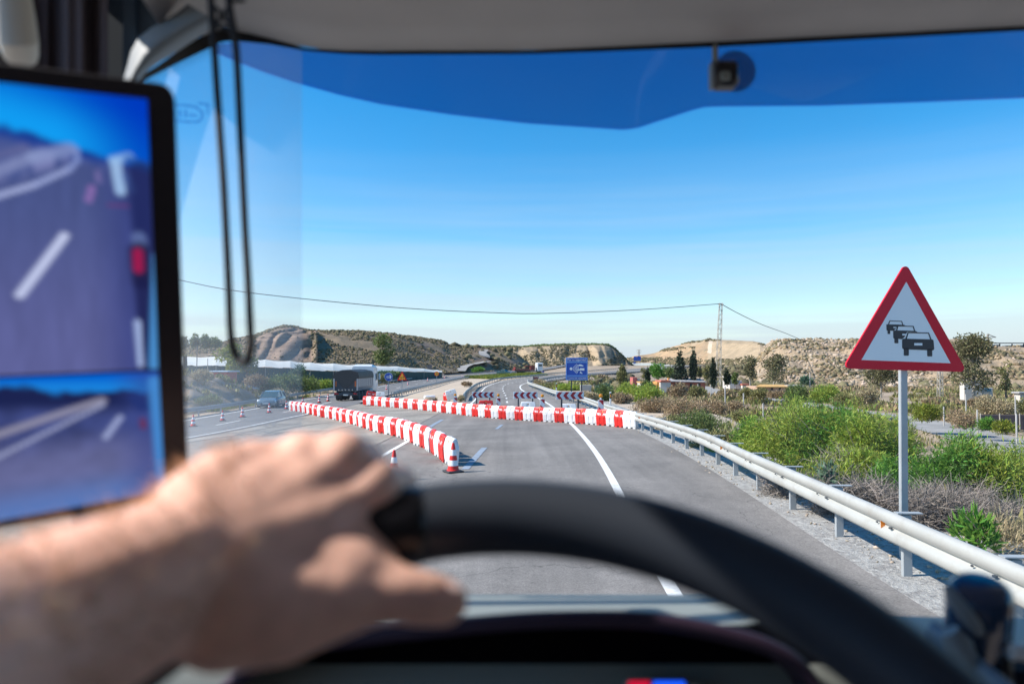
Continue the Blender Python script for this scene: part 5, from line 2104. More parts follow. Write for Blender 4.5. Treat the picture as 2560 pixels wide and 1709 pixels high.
px_tree("garden_tree", "yellow green tree with orange flowers before the greenhouse", 575, 865, 945, 62, 88, 925, M['leaf_yellow'], M['bark'], 1500, .36, 'open', 18)
px_tree("garden_tree", "dark leafy tree beside the flowering one before the greenhouse", 618, 880, 946, 42, 90, 930, M['leaf_green'], M['bark'], 1100, .34, 'open', 19)
for i, (x, tp, w) in enumerate([(452, 846, 30), (488, 838, 20), (512, 838, 24), (540, 848, 34)]):
    px_tree("pine_tree", ["pale rounded pine on the left skyline beside the monitor", "narrow dark pine on the left skyline", "tall dark pine on the left skyline, second from the cord", "low dark pine nearest the hanging cord on the skyline"][i], x, tp, 872, w, 236, 866, M['leaf_green'] if i else M['leaf_olive'], M['bark'], 800, .8, 'round', 20 + i, "pines on the left skyline")


def palm(px, top, bot, Y, label):
    b = at(px, bot, Y)
    t = thing("palm", label, "palm tree", b)
    H = (bot - top) * Y / FPX
    m = MB()
    m.tube([(0, 0, -.3), (.05, 0, H * .4), (0, 0, H * .8)], [.25, .22, .2], 8)
    m.build("trunk", M['bark'], t, smooth=True)
    rs = np.random.RandomState(3)
    for i in range(14):
        a = i * 2.4
        m = MB()
        L_ = H * .55
        pts = [Vector((math.cos(a) * L_ * s, math.sin(a) * L_ * s, H * .8 + H * .3 * s * (1 - s * 1.1))) for s in np.linspace(0, 1, 7)]
        for k in range(1, 7):
            d = (pts[k] - pts[k - 1]).normalized()
            sd = d.cross(Vector((0, 0, 1))).normalized()
            for sg in (-1, 1):
                for q in (0.0, .5):
                    p0 = pts[k - 1].lerp(pts[k], q)
                    m.add([p0, p0 + d * .12, p0 + (sd * sg * .5 + d * .35 + Vector((0, 0, -.2))) * H * .13], [(0, 1, 2)])
        m.build("frond", M['leaf_olive'], t, fix=False)
    return t


palm(462, 880, 925, 80, "palm beside the mirror monitor before the greenhouse")


def bush(label, center, rx, ry, rz, nleaf, llen, lwid, leaf, seed, name="shrub", twigs=30, twig_mat=None, droop=0.15, up=0.5, group=None, cat="shrub", lob=9, twig_r=.012, shell=.3):
    rs = np.random.RandomState(seed)
    c = Vector(center)
    t = thing(name, label, cat, c, 0, group)
    blobs = []
    for i in range(lob):
        a = rs.rand() * 6.28
        q = math.sqrt(rs.rand()) * .72
        h = rs.uniform(.25, .75) * (1 - .45 * q)
        s = rs.uniform(.32, .52)
        blobs.append((math.cos(a) * q * rx, math.sin(a) * q * ry, h * rz, s * rx, s * ry, s * rz * .8))
    P, d = blob_points(nleaf, rs, blobs, shell)
    k = P[:, 2] > -.05
    P, d = P[k], d[k]
    D = d * .6 + rs.randn(len(P), 3) * .6
    D[:, 2] += up - droop
    V, F = leaves(P, D, llen, lwid, rs)
    np_mesh("foliage", V + np.array(c), F, leaf, t)
    if twigs:
        m = MB()
        for i in range(twigs):
            b = blobs[rs.randint(len(blobs))]
            e_ = Vector((b[0] + rs.randn() * b[3] * .7, b[1] + rs.randn() * b[4] * .7, max(.1, b[2] + rs.rand() * b[5] * 1.0)))
            s = Vector((rs.randn() * rx * .12, rs.randn() * ry * .12, 0))
            pts = bezier(s, e_, (rs.randn() * .15 * rx, rs.randn() * .15, .2 * rz), 5)
            m.tube(pts, [twig_r * 1.6, twig_r * 1.2, twig_r, twig_r * .7, twig_r * .4], 3, caps=False)
        m.build("twigs", twig_mat or M['twig'], t, fix=False)["kind"] = "stuff"
    return t


def soil_at(x, y):
    return float(GT(x, y))


def px_bush(label, cx, top, bot, w, Y, leaf, seed, nleaf=None, llen=None, **kw):
    b = at(cx, bot, Y)
    H = (bot - top) * Y / FPX
    W = w * Y / FPX
    px1 = Y / 712.0
    ll = llen or max(.09, 2.6 * px1)
    n = nleaf or int(min(9000, max(350, 5.0 * W * H / (ll * ll * .22))))
    return bush(label, (b.x, b.y, b.z), W / 2, W / 2 * .9, H, n, ll, ll * kw.pop('lw', .32), leaf, seed, **kw)


# green acacia thicket beyond the guard rail, nearest plants first
gA = "green acacia shrubs beyond the guardrail"
acacia = [
    (1935, 1002, 1195, 250, 17.5, "tall acacia shrub with bare grey branches left of the sign post", 7200),
    (1835, 1100, 1190, 140, 21.5, "low acacia shrub nearest the guardrail end posts", 3200),
    (2085, 1010, 1200, 220, 17.0, "dense yellow green acacia shrub just left of the sign post", 7000),
    (2010, 1100, 1240, 190, 14.6, "low leafy acacia shrub touching the guardrail left of the sign post", 5000),
    (2190, 1020, 1230, 190, 16.0, "airy acacia shrub immediately behind the sign post", 4800),
    (2330, 1070, 1270, 230, 14.0, "round acacia shrub right of the sign post", 6500),
    (2470, 1085, 1290, 220, 13.6, "acacia shrub near the right edge of the windscreen", 5600),
    (2400, 1065, 1190, 170, 18.5, "paler acacia shrub behind the round one right of the sign post", 3400),
    (2570, 1080, 1260, 170, 16.0, "acacia shrub cut by the right edge of the view", 3800),
    (1985, 1000, 1150, 170, 21.5, "tall green acacia shrub behind the one with bare branches", 4200),
    (2120, 1002, 1150, 160, 21.0, "tall green acacia shrub behind the dense one left of the sign post", 4200),
    (2230, 1012, 1160, 130, 20.0, "green acacia shrub seen just right of the sign post behind the airy one", 3200),
    (1880, 1040, 1150, 130, 22.5, "green acacia shrub between the dark bushy shrub and the bare branched acacia", 3200),
    (2530, 1085, 1290, 210, 15.2, "tall acacia shrub at the right edge above the dry brush", 4600),
    (2140, 1130, 1290, 130, 12.6, "thin acacia shrub at the foot of the sign post", 2300),
]
for i, (cx, tp, bt, w, Y, lab, n) in enumerate(acacia):
    b = at(cx, bt, Y)
    z0 = min(b.z, soil_at(b.x, Y)) if b.z > soil_at(b.x, Y) else b.z
    zg = soil_at(b.x, Y)
    H = at(cx, tp, Y).z - zg
    W = w * Y / FPX
    bush(lab, (max(b.x, 6.15 + W * .42), Y, zg - .05), W / 2 * 1.1, W / 2, H / .95, int(n * 2.5) + 2000, .125, .019, M['leaf_acacia'] if i not in (2, 5, 8, 12, 14) else M['leaf_bright'], 200 + i, name="acacia_shrub", twigs=110, twig_mat=M['twig'] if i % 3 else M['twig_dark'], group=gA, droop=.25, up=.35, lob=15, twig_r=.010, shell=.25)

# dry tangled brush in the ditch
gD = "dry brush in the ditch behind the guardrail"


def brush(label, cx, top, bot, w, Y, n, seed, mat=None):
    b = at(cx, bot, Y)
    zg = soil_at(b.x, Y)
    H = max(.4, at(cx, top, Y).z - zg)
    W = w * Y / FPX
    rs = np.random.RandomState(seed)
    t = thing("dry_shrub", label, "shrub", (b.x, Y, zg - .03), 0, gD)
    V = []
    F = []
    for i in range(n):
        r0 = math.sqrt(rs.rand()) * W * .5
        a0 = rs.rand() * 6.28
        p = np.array([math.cos(a0) * r0, math.sin(a0) * r0 * .8, rs.rand() ** 1.4 * H * .7])
        d = rs.randn(3) * .8
        d[2] = abs(d[2]) * .7 + .1
        d /= np.linalg.norm(d)
        L_ = rs.uniform(.25, .75) * min(1.0, H)
        wd = rs.uniform(.004, .010)
        sd = np.cross(d, rs.randn(3))
        sd /= np.linalg.norm(sd)
        q = p
        cur = len(V)
        V += [q - sd * wd, q + sd * wd]
        for k in range(3):
            d = d + rs.randn(3) * .28
            d[2] -= .12
            d /= np.linalg.norm(d)
            q = q + d * L_ / 3
            ww = wd * (1 - (k + 1) / 3.6)
            V += [q - sd * ww, q + sd * ww]
            F.append([cur + 2 * k, cur + 2 * k + 1, cur + 2 * k + 3, cur + 2 * k + 2])
    np_mesh("twigs", np.array(V) + np.array(t.location), np.array(F), mat or M['twig'], t)
    return t


brush("grey dry brush left of the sign post foot", 2130, 1170, 1290, 190, 12.2, 2600, 1)
brush("tangled brown brush right of the sign post foot", 2300, 1200, 1345, 200, 11.4, 3600, 2)
brush("tangled brown brush at the right edge behind the guardrail", 2470, 1230, 1380, 190, 11.0, 3600, 3)
brush("pale upright dry brush among the acacia left of the sign post", 2110, 1110, 1230, 110, 15.0, 1500, 4, M['twig'])
brush("small dry brush behind the guardrail left of the acacias", 1980, 1165, 1250, 150, 14.0, 1400, 5)
brush("dry brush below the large acacia at right", 2395, 1190, 1290, 170, 13.0, 2400, 6)

# leafy oleander by the rail and a broad leaved weed
b = at(2438, 1405, 8.9)
bush("glossy green oleander shrub right behind the near guardrail", (b.x, 8.9, at(2438, 1372, 8.9).z), .30, .3, .42, 420, .15, .035, M['leaf_bright'], 301, name="oleander", twigs=14, twig_mat=M['twig_dark'], up=.9, droop=0, lob=5)
bush("pale low grass clump at the right end of the guardrail", (at(2540, 1380, 9.6).x, 9.6, at(2540, 1372, 9.6).z), .55, .4, .45, 1500, .16, .012, M['leaf_tan'], 302, name="grass_clump", twigs=0, up=1.0, droop=0, lob=7, cat="grass clump")
bush("small blue green weed touching the top of the guardrail", (at(2065, 1215, 12.3).x, 12.3, at(2065, 1215, 12.3).z), .22, .2, .5, 140, .12, .05, M['leaf_agave'], 303, name="weed", twigs=6, up=.6, lob=4, cat="weed")

# middle distance on the right
mid = [
    ("dark bushy shrub behind the guardrail between brown shrubs", 1760, 1020, 1112, 150, 30, M['leaf_green'], 5200),
    ("grey brown shrub beyond the sandy shelf", 1640, 985, 1035, 130, 46, M['leaf_dry'], 2600),
    ("brown round shrub right of the sandy shelf", 1715, 990, 1048, 120, 42, M['leaf_dry'], 2600),
    ("dry brown shrub at the end of the sandy shelf", 1770, 984, 1040, 100, 45, M['leaf_dry'], 2000),
    ("olive shrub left of the dark bushy one", 1690, 1035, 1070, 80, 33, M['leaf_olive'], 1500),
    ("low tan grass shrub behind the rail next to the sand", 1655, 1040, 1070, 70, 31, M['leaf_tan'], 1200),
    ("green shrub on the far side of the sandy shelf", 1580, 955, 1008, 90, 62, M['leaf_acacia'], 2400),
    ("yellow green shrub behind the marker post", 1620, 958, 1010, 80, 60, M['leaf_acacia'], 2200),
    ("brown shrub beside the marker post", 1560, 980, 1010, 60, 56, M['leaf_dry'], 1300),
    ("blue green agave clump right of the blue sign", 1505, 948, 990, 60, 66, M['leaf_agave'], 1600),
    ("dark shrub behind the third amber lamp", 1510, 960, 1010, 50, 60, M['leaf_green'], 1500),
    ("straw coloured shrub between the blue sign and the amber lamp", 1470, 978, 1006, 50, 58, M['leaf_tan'], 1100),
    ("olive scrub inside the road bend left of the blue sign", 1375, 950, 980, 100, 92, M['leaf_olive'], 1900),
    ("green scrub below the blue speed control sign", 1430, 955, 982, 80, 88, M['leaf_acacia'], 1600),
    ("yellowish scrub at the tip of the road bend", 1345, 948, 966, 40, 108, M['leaf_tan'], 800),
    ("low green shrub in front of the acacias", 1790, 1075, 1140, 150, 23, M['leaf_olive'], 3600),
    ("broad olive shrub behind the service track", 1990, 950, 1010, 80, 78, M['leaf_green'], 2200),
    ("broad light green shrub right of the olive one behind the track", 2060, 955, 1008, 90, 76, M['leaf_acacia'], 2200),
    ("fluffy dry shrub behind the track left of the sign post", 2170, 968, 1014, 80, 72, M['leaf_tan'], 1900),
    ("grey green shrub beside the fluffy dry one", 2115, 985, 1014, 70, 70, M['leaf_olive'], 1400),
    ("yellow green shrub right of the sign post by the track", 2315, 1000, 1052, 80, 56, M['leaf_yellow'], 1700),
    ("dry tan shrub by the track right of the sign post", 2400, 1015, 1068, 80, 54, M['leaf_dry'], 1700),
    ("bright green shrub by the concrete post at right", 2460, 1035, 1075, 45, 51, M['leaf_bright'], 900),
    ("yellow green shrub by the dark wall at right", 2515, 1045, 1085, 55, 49, M['leaf_yellow'], 1000),
    ("large dry grey shrub in front of the white house", 2485, 985, 1035, 100, 66, M['leaf_tan'], 2600),
    ("dark brown shrub at the foot of the large eucalyptus", 2437, 993, 1010, 34, 70, M['leaf_dry'], 600),
    ("grey shrub at the right edge above the dark wall", 2550, 990, 1035, 60, 68, M['leaf_olive'], 1300),
    ("dark shrub left of the track with a dead stem", 1855, 1022, 1055, 70, 36, M['leaf_olive'], 1300),
    ("brown shrub on the near side of the track", 1840, 1000, 1022, 55, 50, M['leaf_dry'], 800),
    ("bluish bush at the foot of the rocky hill", 2015, 938, 960, 32, 120, M['leaf_agave'], 700),
    ("low olive shrub before the long orange roof", 1900, 968, 992, 50, 98, M['leaf_olive'], 1000),
    ("grey purple shrub before the wide eucalyptus", 1945, 975, 994, 50, 94, M['leaf_dry'], 900),
    ("olive shrub at the bend of the track", 1866, 970, 992, 36, 104, M['leaf_olive'], 700),
    ("tan mound shrub at the pylon foot", 1815, 972, 988, 40, 110, M['leaf_tan'], 700),
    ("small round shrub on the bare plot by the track", 1985, 976, 992, 20, 96, M['leaf_olive'], 400),
    ("brown shrub before the red roofed house", 1690, 955, 990, 60, 80, M['leaf_dry'], 1200),
    ("olive shrub before the red roofed house's right end", 1745, 962, 990, 50, 82, M['leaf_olive'], 1000),
    ("brown dead shrub left of the little white gable", 1625, 950, 975, 50, 95, M['leaf_green'], 900),
]
for i, (lab, cx, tp, bt, w, Y, leaf, n) in enumerate(mid):
    px_bush(lab, cx, tp, bt, w, Y, leaf, 400 + i, int(n * 2.0), twigs=16 if Y < 60 else 0, twig_mat=M['twig'], lob=12, llen=max(.09, 2.1 * Y / 712), lw=.4, group="scrub on the low ground right of the road")

# left of the opposite road
lft = [
    ("large dark green shrub on the verge behind the grey hatchback", 735, 928, 985, 130, 84, M['leaf_green'], 3200),
    ("dark green shrub on the verge left of the large one", 680, 938, 990, 80, 80, M['leaf_green'], 2000),
    ("brown shrub on the earth bank", 640, 932, 968, 70, 78, M['leaf_dry'], 1500),
    ("grey shrub low on the earth bank behind the car", 690, 972, 998, 60, 76, M['leaf_tan'], 1100),
    ("olive shrub behind the guardrail left of the lorry", 800, 943, 975, 70, 100, M['leaf_acacia'], 1700),
    ("olive shrub closest to the lorry's left side", 828, 945, 972, 40, 102, M['leaf_green'], 1000),
    ("bluish tree shrub against the greenhouse wall", 750, 914, 945, 50, 104, M['leaf_agave'], 1300),
    ("green hedge shrub right of the lorry before the greenhouse", 955, 926, 945, 60, 150, M['leaf_agave'], 1300),
    ("olive hedge shrub right of the lorry behind the guardrail", 950, 934, 952, 46, 140, M['leaf_olive'], 1000),
    ("green hedge shrub at the right end of the lorry hedge", 985, 926, 941, 40, 160, M['leaf_green'], 800),
    ("straw bush on top of the earth bank", 505, 922, 948, 60, 66, M['leaf_tan'], 1300),
    ("dark bush low on the earth bank beside the monitor", 520, 985, 1012, 70, 60, M['leaf_green'], 1300),
    ("green bush at the left hill foot beside the side road", 1195, 918, 931, 40, 330, M['leaf_bright'], 700),
    ("dry tumbleweed on the sandy island", 1081, 992, 1004, 24, 68, M['leaf_tan'], 600),
    ("dry weed beside the curved guardrail end", 1152, 988, 1001, 18, 64, M['leaf_tan'], 400),
    ("dry weed on the sandy island under the far guardrail", 1168, 955, 963, 26, 110, M['leaf_dry'], 400),
]
for i, (lab, cx, tp, bt, w, Y, leaf, n) in enumerate(lft):
    px_bush(lab, cx, tp, bt, w, Y, leaf, 500 + i, int(n * 1.4), twigs=10 if Y < 90 else 0, lob=12, llen=max(.12, 2.1 * Y / 712), lw=.42, group="scrub left of the closed road")


# ground cover: dry tufts and pebbles nobody could count
def tufts(name, P, h, mat, seed, nb=7, w=.25):
    rs = np.random.RandomState(seed)
    n = len(P)
    Q = np.repeat(P, nb, axis=0) + np.concatenate([rs.randn(n * nb, 2) * h * .35, np.zeros((n * nb, 1))], 1)
    D = rs.randn(n * nb, 3) * .45
    D[:, 2] = 1
    V, F = leaves(Q, D, h, h * w, rs)
    o = np_mesh(name, V, F, mat)
    o["kind"] = "stuff"
    return o


def scatter(n, seed, x0, x1, y0, y1, keep):
    rs = np.random.RandomState(seed)
    x = x0 + (x1 - x0) * rs.rand(n)
    y = y0 * (y1 / y0) ** rs.rand(n)
    k = keep(x, y, rs)
    x, y = x[k], y[k]
    return np.stack([x, y, GT(x, y)], 1)


def off_track(x, y):
    d = np.full(len(x), 99.0)
    for tx, ty in TR[::2]:
        d = np.minimum(d, np.hypot(x - tx, y - ty))
    return d > 3.2


def keep_r(x, y, rs):
    xs = np.interp(y, XS_Y, XS_X)
    return (x > xs + .4) & off_track(x, y) & (fbm(x * .15, y * .15, 3) > .42)


P = scatter(16000, 11, 6, 110, 9, 150, keep_r)
tufts("dry_grass", P, .28, M['leaf_tan'], 1, 6, .12)
P = scatter(7000, 12, 6, 110, 9, 160, keep_r)
tufts("low_scrub", P, .42, M['leaf_olive'], 2, 9, .25)
P = scatter(9000, 13, 10, 150, 60, 200, lambda x, y, rs: keep_r(x, y, rs))
tufts("low_scrub", P, .75, M['leaf_olive'], 5, 10, .4)
P = scatter(6000, 16, 10, 150, 60, 200, lambda x, y, rs: keep_r(x, y, rs) & (fbm(x * .08 + 3, y * .08, 3) > .5))
tufts("low_scrub", P, .9, M['leaf_dry'], 7, 10, .4)
P = scatter(9000, 18, 12, 190, 150, 430, lambda x, y, rs: (x > np.interp(y, XS_Y + [520, 700], XS_X + [160, 250]) + 3) & (fbm(x * .04, y * .04, 3) > .42))
lumps("far_scrub", P, .5 + 1.1 * np.random.RandomState(4).rand(len(P)) ** 2, M['scrub_dark'], .75, .5, 22)
P = H0.sample(1500, 19, lambda px, s, P, rs: fbm(P[:, 0] * .3, P[:, 1] * .3, 3) > .48)
tufts("bank_scrub", P, .5, M['leaf_olive'], 23, 9, .3)
P = scatter(2500, 14, -60, -25.5, 40, 200, lambda x, y, rs: x < -25.4)
tufts("verge_grass", P, .4, M['leaf_tan'], 3, 9, .14)
P = scatter(500, 15, -25.3, -24.6, 28, 90, lambda x, y, rs: fbm(x * .2, y * .2, 2) > .4)
tufts("verge_grass", P, .3, M['leaf_yellow'], 4, 9, .14)
# grass strip between the roads far off
gpts = np.array([tuple(gp(*p)[:2]) for p in ((1199, 944), (1248, 946.5), (1291, 942.5), (1339, 939), (1380, 936.5))])
rs = np.random.RandomState(5)
n = 4200
u = rs.rand(n)
xa = np.interp(u, np.linspace(0, 1, 5), gpts[:, 0]) - 1.5
ya = np.interp(u, np.linspace(0, 1, 5), gpts[:, 1])
off = rs.rand(n)
xb = xa - off * np.interp(u, [0, .3, 1], [2, 9, 5])
yb = ya + off * np.interp(u, [0, .3, 1], [6, 26, 30])
tufts("median_grass", np.stack([xb, yb, GT(xb, yb)], 1), .75, M['grass'], 6, 5, .35)
# stones on the gravel and sand
rs = np.random.RandomState(9)
n = 1500
y = 6 * (40 / 6.) ** rs.rand(n)
x = 4.7 + 2.5 * rs.rand(n)
lumps("loose_stones", np.stack([x, y, G(x, y)], 1), .008 + .022 * rs.rand(n) ** 3, M['rock'], .7, .8, 31)
# ------------------------------------------------------------------ buildings, pylons, fences
M['white_sheet'] = principled("greenhouse_sheet", (0.66, 0.64, 0.58), 0.6, var=0.08, vscale=.5, dirt=(0.6, 0.57, 0.5), dscale=.3, damt=0.4)
M['net'] = principled("dark_green_netting", (0.035, 0.07, 0.065), 0.8, var=.2, vscale=.4)
M['white_wall'] = principled("white_render", (0.62, 0.56, 0.50), 0.85, var=.08, vscale=1, dirt=(.5, .44, .36), dscale=.8, damt=.4)
M['red_wall'] = principled("terracotta_wall", (0.38, 0.13, 0.085), 0.85, var=.2, vscale=.8)
M['pink_wall'] = principled("red_pink_wall", (0.5, 0.14, 0.12), 0.85, var=.1)
M['orange_wall'] = principled("ochre_wall", (0.66, 0.30, 0.09), 0.85, var=.12)
M['tan_wall'] = principled("tan_wall", (0.5, 0.32, 0.22), 0.85, var=.15)
M['tile_roof'] = principled("orange_roof", (0.62, 0.36, 0.12), 0.8, var=.2, vscale=2)
M['red_roof'] = principled("red_roof", (0.42, 0.13, 0.08), 0.8, var=.2, vscale=2)
M['grey_roof'] = principled("grey_roof", (0.38, 0.36, 0.35), 0.8, var=.15)
M['dark_open'] = principled("dark_opening", (0.03, 0.025, 0.025), 0.7)
M['concrete'] = principled("concrete", (0.40, 0.38, 0.36), 0.9, var=.15, vscale=1.5, dirt=(.3, .27, .24), damt=.4)
M['dark_wall'] = principled("dark_brown_net", (0.10, 0.075, 0.075), 0.85, var=.2, vscale=1)
M['lattice'] = principled("lattice_steel", (0.40, 0.36, 0.31), 0.6, metal=.1, var=.1)
M['wire'] = principled("cable", (0.06, 0.08, 0.10), 0.5)


def greenhouse():
    px = [440, 540, 618, 663, 726, 775, 833, 900, 994, 1060, 1105]
    ev = [912, 913, 915, 916.5, 919, 924.5, 926.5, 927, 927.3, 928.5, 930]
    rg = [889, 891, 896, 898.5, 901.5, 905.5, 908, 911.5, 915.5, 921, 927.5]
    D = [102, 106, 110, 113, 118, 124, 132, 145, 170, 192, 210]
    t = thing("greenhouse", "long plastic roofed greenhouse with sagging white sheets below the left hill", "greenhouse", tuple(at(663, 945, 113)))
    g = -1.6
    rs = np.random.RandomState(2)
    for i in range(len(px) - 1):
        a0, a1 = at(px[i], ev[i], D[i]), at(px[i + 1], ev[i + 1], D[i + 1])
        b0, b1 = at(px[i], rg[i], D[i] + 11), at(px[i + 1], rg[i + 1], D[i + 1] + 11)
        m = MB()
        nu, nv = 9, 7
        V = []
        for v in range(nv):
            for u in range(nu):
                s, q = u / (nu - 1), v / (nv - 1)
                p = (a0 * (1 - s) + a1 * s) * (1 - q) + (b0 * (1 - s) + b1 * s) * q
                p = p + Vector((0, 0, -.16 * math.sin(math.pi * s) * (.4 + .6 * q) + .04 * rs.randn() * math.sin(math.pi * s) + .25 * math.sin(math.pi * q)))
                V.append(p)
        m.add(V, [(v * nu + u, v * nu + u + 1, (v + 1) * nu + u + 1, (v + 1) * nu + u) for v in range(nv - 1) for u in range(nu - 1)])
        # far slope
        c0, c1 = b0 + Vector((0, 9, -1.3)), b1 + Vector((0, 9, -1.3))
        m.add([b0, b1, c1, c0], [(0, 1, 2, 3)])
        m.build("roof_sheet", M['white_sheet'], t, smooth='all', world=True, fix=False)
        m = MB()
        off = Vector((0, .25, -.12))
        m.add([a0 + off, a1 + off, Vector((a1.x, a1.y + .25, g)), Vector((a0.x, a0.y + .25, g))], [(0, 3, 2, 1)])
        m.build("wall_net", M['net'], t, world=True, fix=False)
        m = MB()
        m.tube([Vector((a0.x, a0.y, g)), a0 + Vector((0, 0, -.05))], .07, 6)
        m.build("post", M['lattice'], t, world=True)
        if i < 6:
            m = MB()
            m.add([Vector((a0.x, a0.y + .1, g + .2)), Vector((a1.x, a1.y + .1, g + .2)), Vector((a1.x, a1.y + .1, g + 1.1)), Vector((a0.x, a0.y + .1, g + 1.2))], [(0, 1, 2, 3)])
            m.build("lower_sheet", M['pale_plastic'], t, world=True, fix=False)
    return t


greenhouse()


def block(t, nm, mat, px0, px1, py0, Y, depth, pyb=None, zb=None, b=.03):
    """a box whose front stands at distance Y between two photo columns, from its top down to the ground"""
    a, c = at(px0, py0, Y), at(px1, py0, Y)
    z0 = zb if zb is not None else at(px0, pyb, Y).z
    m = MB()
    m.box(((a.x + c.x) / 2, Y + depth / 2, (a.z + z0) / 2), (c.x - a.x, depth, a.z - z0), b=b)
    return m.build(nm, mat, t, world=True)


def hole(t, nm, mat, px0, px1, py0, py1, Y):
    a, c = at(px0, py0, Y), at(px1, py1, Y)
    m = MB()
    m.box(((a.x + c.x) / 2, Y - .02, (a.z + c.z) / 2), (c.x - a.x, .08, a.z - c.z))
    return m.build(nm, mat, t, world=True)


# red roofed house with white gable
t = thing("house", "long terracotta house with a white gable end and two chimneys", "house", tuple(at(1700, 985, 132)))
block(t, "white_gable", M['white_wall'], 1651, 1677, 955, 131, 5, 985)
a, c, r = at(1651, 955, 131), at(1677, 955, 131), at(1663, 950.5, 131)
m = MB()
m.prism([(a.x - .1, a.z), (c.x + .1, c.z), (c.x - .1, c.z + .33), (a.x + .2, a.z + .33)], 130.9, 136.2)
m.build("roof", M['red_roof'], t, world=True)
block(t, "side_wing", M['orange_wall'], 1642, 1650.8, 954, 132, 4, 985)
block(t, "wall", M['red_wall'], 1677.2, 1763, 953.5, 132.5, 6, 985)
m = MB()
a, c = at(1677, 952, 132), at(1766, 954, 132)
m.add([(a.x, 132, a.z), (c.x, 132, c.z), (c.x, 136, c.z + .45), (a.x, 136, a.z + .45), (a.x, 132, a.z - .15), (c.x, 132, c.z - .15), (c.x, 136, c.z + .3), (a.x, 136, a.z + .3)], [(0, 1, 2, 3), (7, 6, 5, 4), (0, 4, 5, 1), (1, 5, 6, 2), (2, 6, 7, 3), (3, 7, 4, 0)])
m.build("roof", M['grey_roof'], t, world=True)
for x in (1672, 1739):
    block(t, "chimney", M['orange_wall'], x - 2.2, x + 2.2, 944.5, 134, .7, 953)
for x in (1690, 1708, 1728, 1748):
    hole(t, "window", M['dark_open'], x - 3, x + 3, 958, 966, 132.45)
t = thing("house", "little square house with a red wall far behind the scrub", "house", tuple(at(1588, 962, 170)))
block(t, "wall", M['pink_wall'], 1582, 1593, 943, 170, 4, 965)
block(t, "side_wall", M['white_wall'], 1593.3, 1599, 946, 170.5, 4, 965)
t = thing("shed", "low shed with an orange roof beside the dark small cypress", "shed", tuple(at(1610, 965, 155)))
block(t, "wall", M['white_wall'], 1601, 1619, 957, 155, 4, 972)
block(t, "roof", M['tile_roof'], 1600, 1620, 954, 154.8, 4.4, 957)
t = thing("house", "white stepped house half hidden behind a small dark tree", "house", tuple(at(1838, 966, 150)))
block(t, "wall", M['white_wall'], 1824, 1840, 939.5, 150, 5, 972)
block(t, "wing", M['white_wall'], 1840.2, 1855, 951, 150.4, 5, 972)
hole(t, "window", M['dark_open'], 1828, 1831, 945, 949, 149.95)
t = thing("shed", "low shed with dark red roof right of the white stepped house", "shed", tuple(at(1865, 970, 149)))
block(t, "wall", M['white_wall'], 1856, 1875, 963, 149, 4, 976)
block(t, "roof", M['red_roof'], 1855.5, 1876, 959, 148.8, 4.4, 963)
t = thing("house", "long low tan house with an orange roof behind the eucalyptus", "house", tuple(at(1930, 980, 104)))
block(t, "wall", M['tan_wall'], 1893, 1968, 966, 104, 5, 982)
a, c = at(1889, 966.3, 103.6), at(1970, 966.3, 103.6)
a2, c2 = at(1900, 960.5, 106), at(1970, 961.5, 106)
m = MB()
m.add([a, c, c2, a2, a - Vector((0, 0, .12)), c - Vector((0, 0, .12)), c2 - Vector((0, 0, .12)), a2 - Vector((0, 0, .12))], [(0, 1, 2, 3), (7, 6, 5, 4), (0, 4, 5, 1), (1, 5, 6, 2), (2, 6, 7, 3), (3, 7, 4, 0)])
m.build("roof", M['tile_roof'], t, world=True)
block(t, "shed_wing", M['dark_open'], 1968.5, 2008, 966, 104.5, 4, 979)
block(t, "wing_roof", M['grey_roof'], 1968, 2010, 963, 104.2, 4.5, 966)
for x in (1912, 1930, 1950):
    hole(t, "window", M['dark_open'], x - 2.5, x + 2.5, 969, 975, 103.95)
t = thing("house", "white blank walled house behind the large eucalyptus", "house", tuple(at(2430, 990, 86)))
block(t, "wall", M['white_wall'], 2410, 2455, 950, 86, .9, 1000)
block(t, "annex", M['white_wall'], 2459, 2482, 969, 86.4, .8, 1000)
hole(t, "blue_panel", principled("blue_panel", (.06, .22, .3), .4), 2463, 2477, 971, 978, 86.35)
t = thing("house", "low white building at the right edge of the view", "house", tuple(at(2560, 1000, 84)))
block(t, "wall", M['white_wall'], 2550, 2600, 984, 84, 1, 1006)
block(t, "roof", M['grey_roof'], 2548, 2602, 979.5, 83.8, 1.4, 984)
t = thing("net_wall", "dark brown net wall across the plot at right", "wall", tuple(at(2510, 1070, 56)))
block(t, "net", M['dark_wall'], 2452, 2640, 1036, 56, .12, 1075)
for x in (2452, 2500, 2550, 2600):
    block(t, "post", M['lattice'], x - 1.5, x + 1.5, 1033, 55.9, .08, 1080)
t = thing("shed", "red walled shed with a pale roof in front of the greenhouse", "shed", tuple(at(547, 955, 84)))
block(t, "wall", M['pink_wall'], 524, 568, 930, 84, 3, 960)
block(t, "roof", M['pale_plastic'], 521, 571, 926.5, 83.7, 3.6, 930)
hole(t, "window", M['pale_plastic'], 540, 558, 936, 944, 83.95)
t = thing("bridge_abutment", "grey concrete bridge abutment under the far road", "bridge", tuple(at(1515, 955, 235)))
block(t, "wall", M['concrete'], 1500, 1524, 938.5, 235, 6, 955)
m = MB()
a, b_ = at(1524.2, 938.5, 235.2), at(1540, 951, 235.2)
m.prism([(a.x, a.z), (b_.x, b_.z), (b_.x, b_.z - 1.0), (a.x, b_.z - 1.0)], 235.2, 238)
m.build("wing_wall", M['concrete'], t, world=True)
t = thing("ramp_wall", "pale concrete wall in the scrub right of the blue sign posts", "wall", tuple(at(1465, 982, 86)))
block(t, "slab", M['concrete'], 1451, 1479, 962, 86, .4, 984)

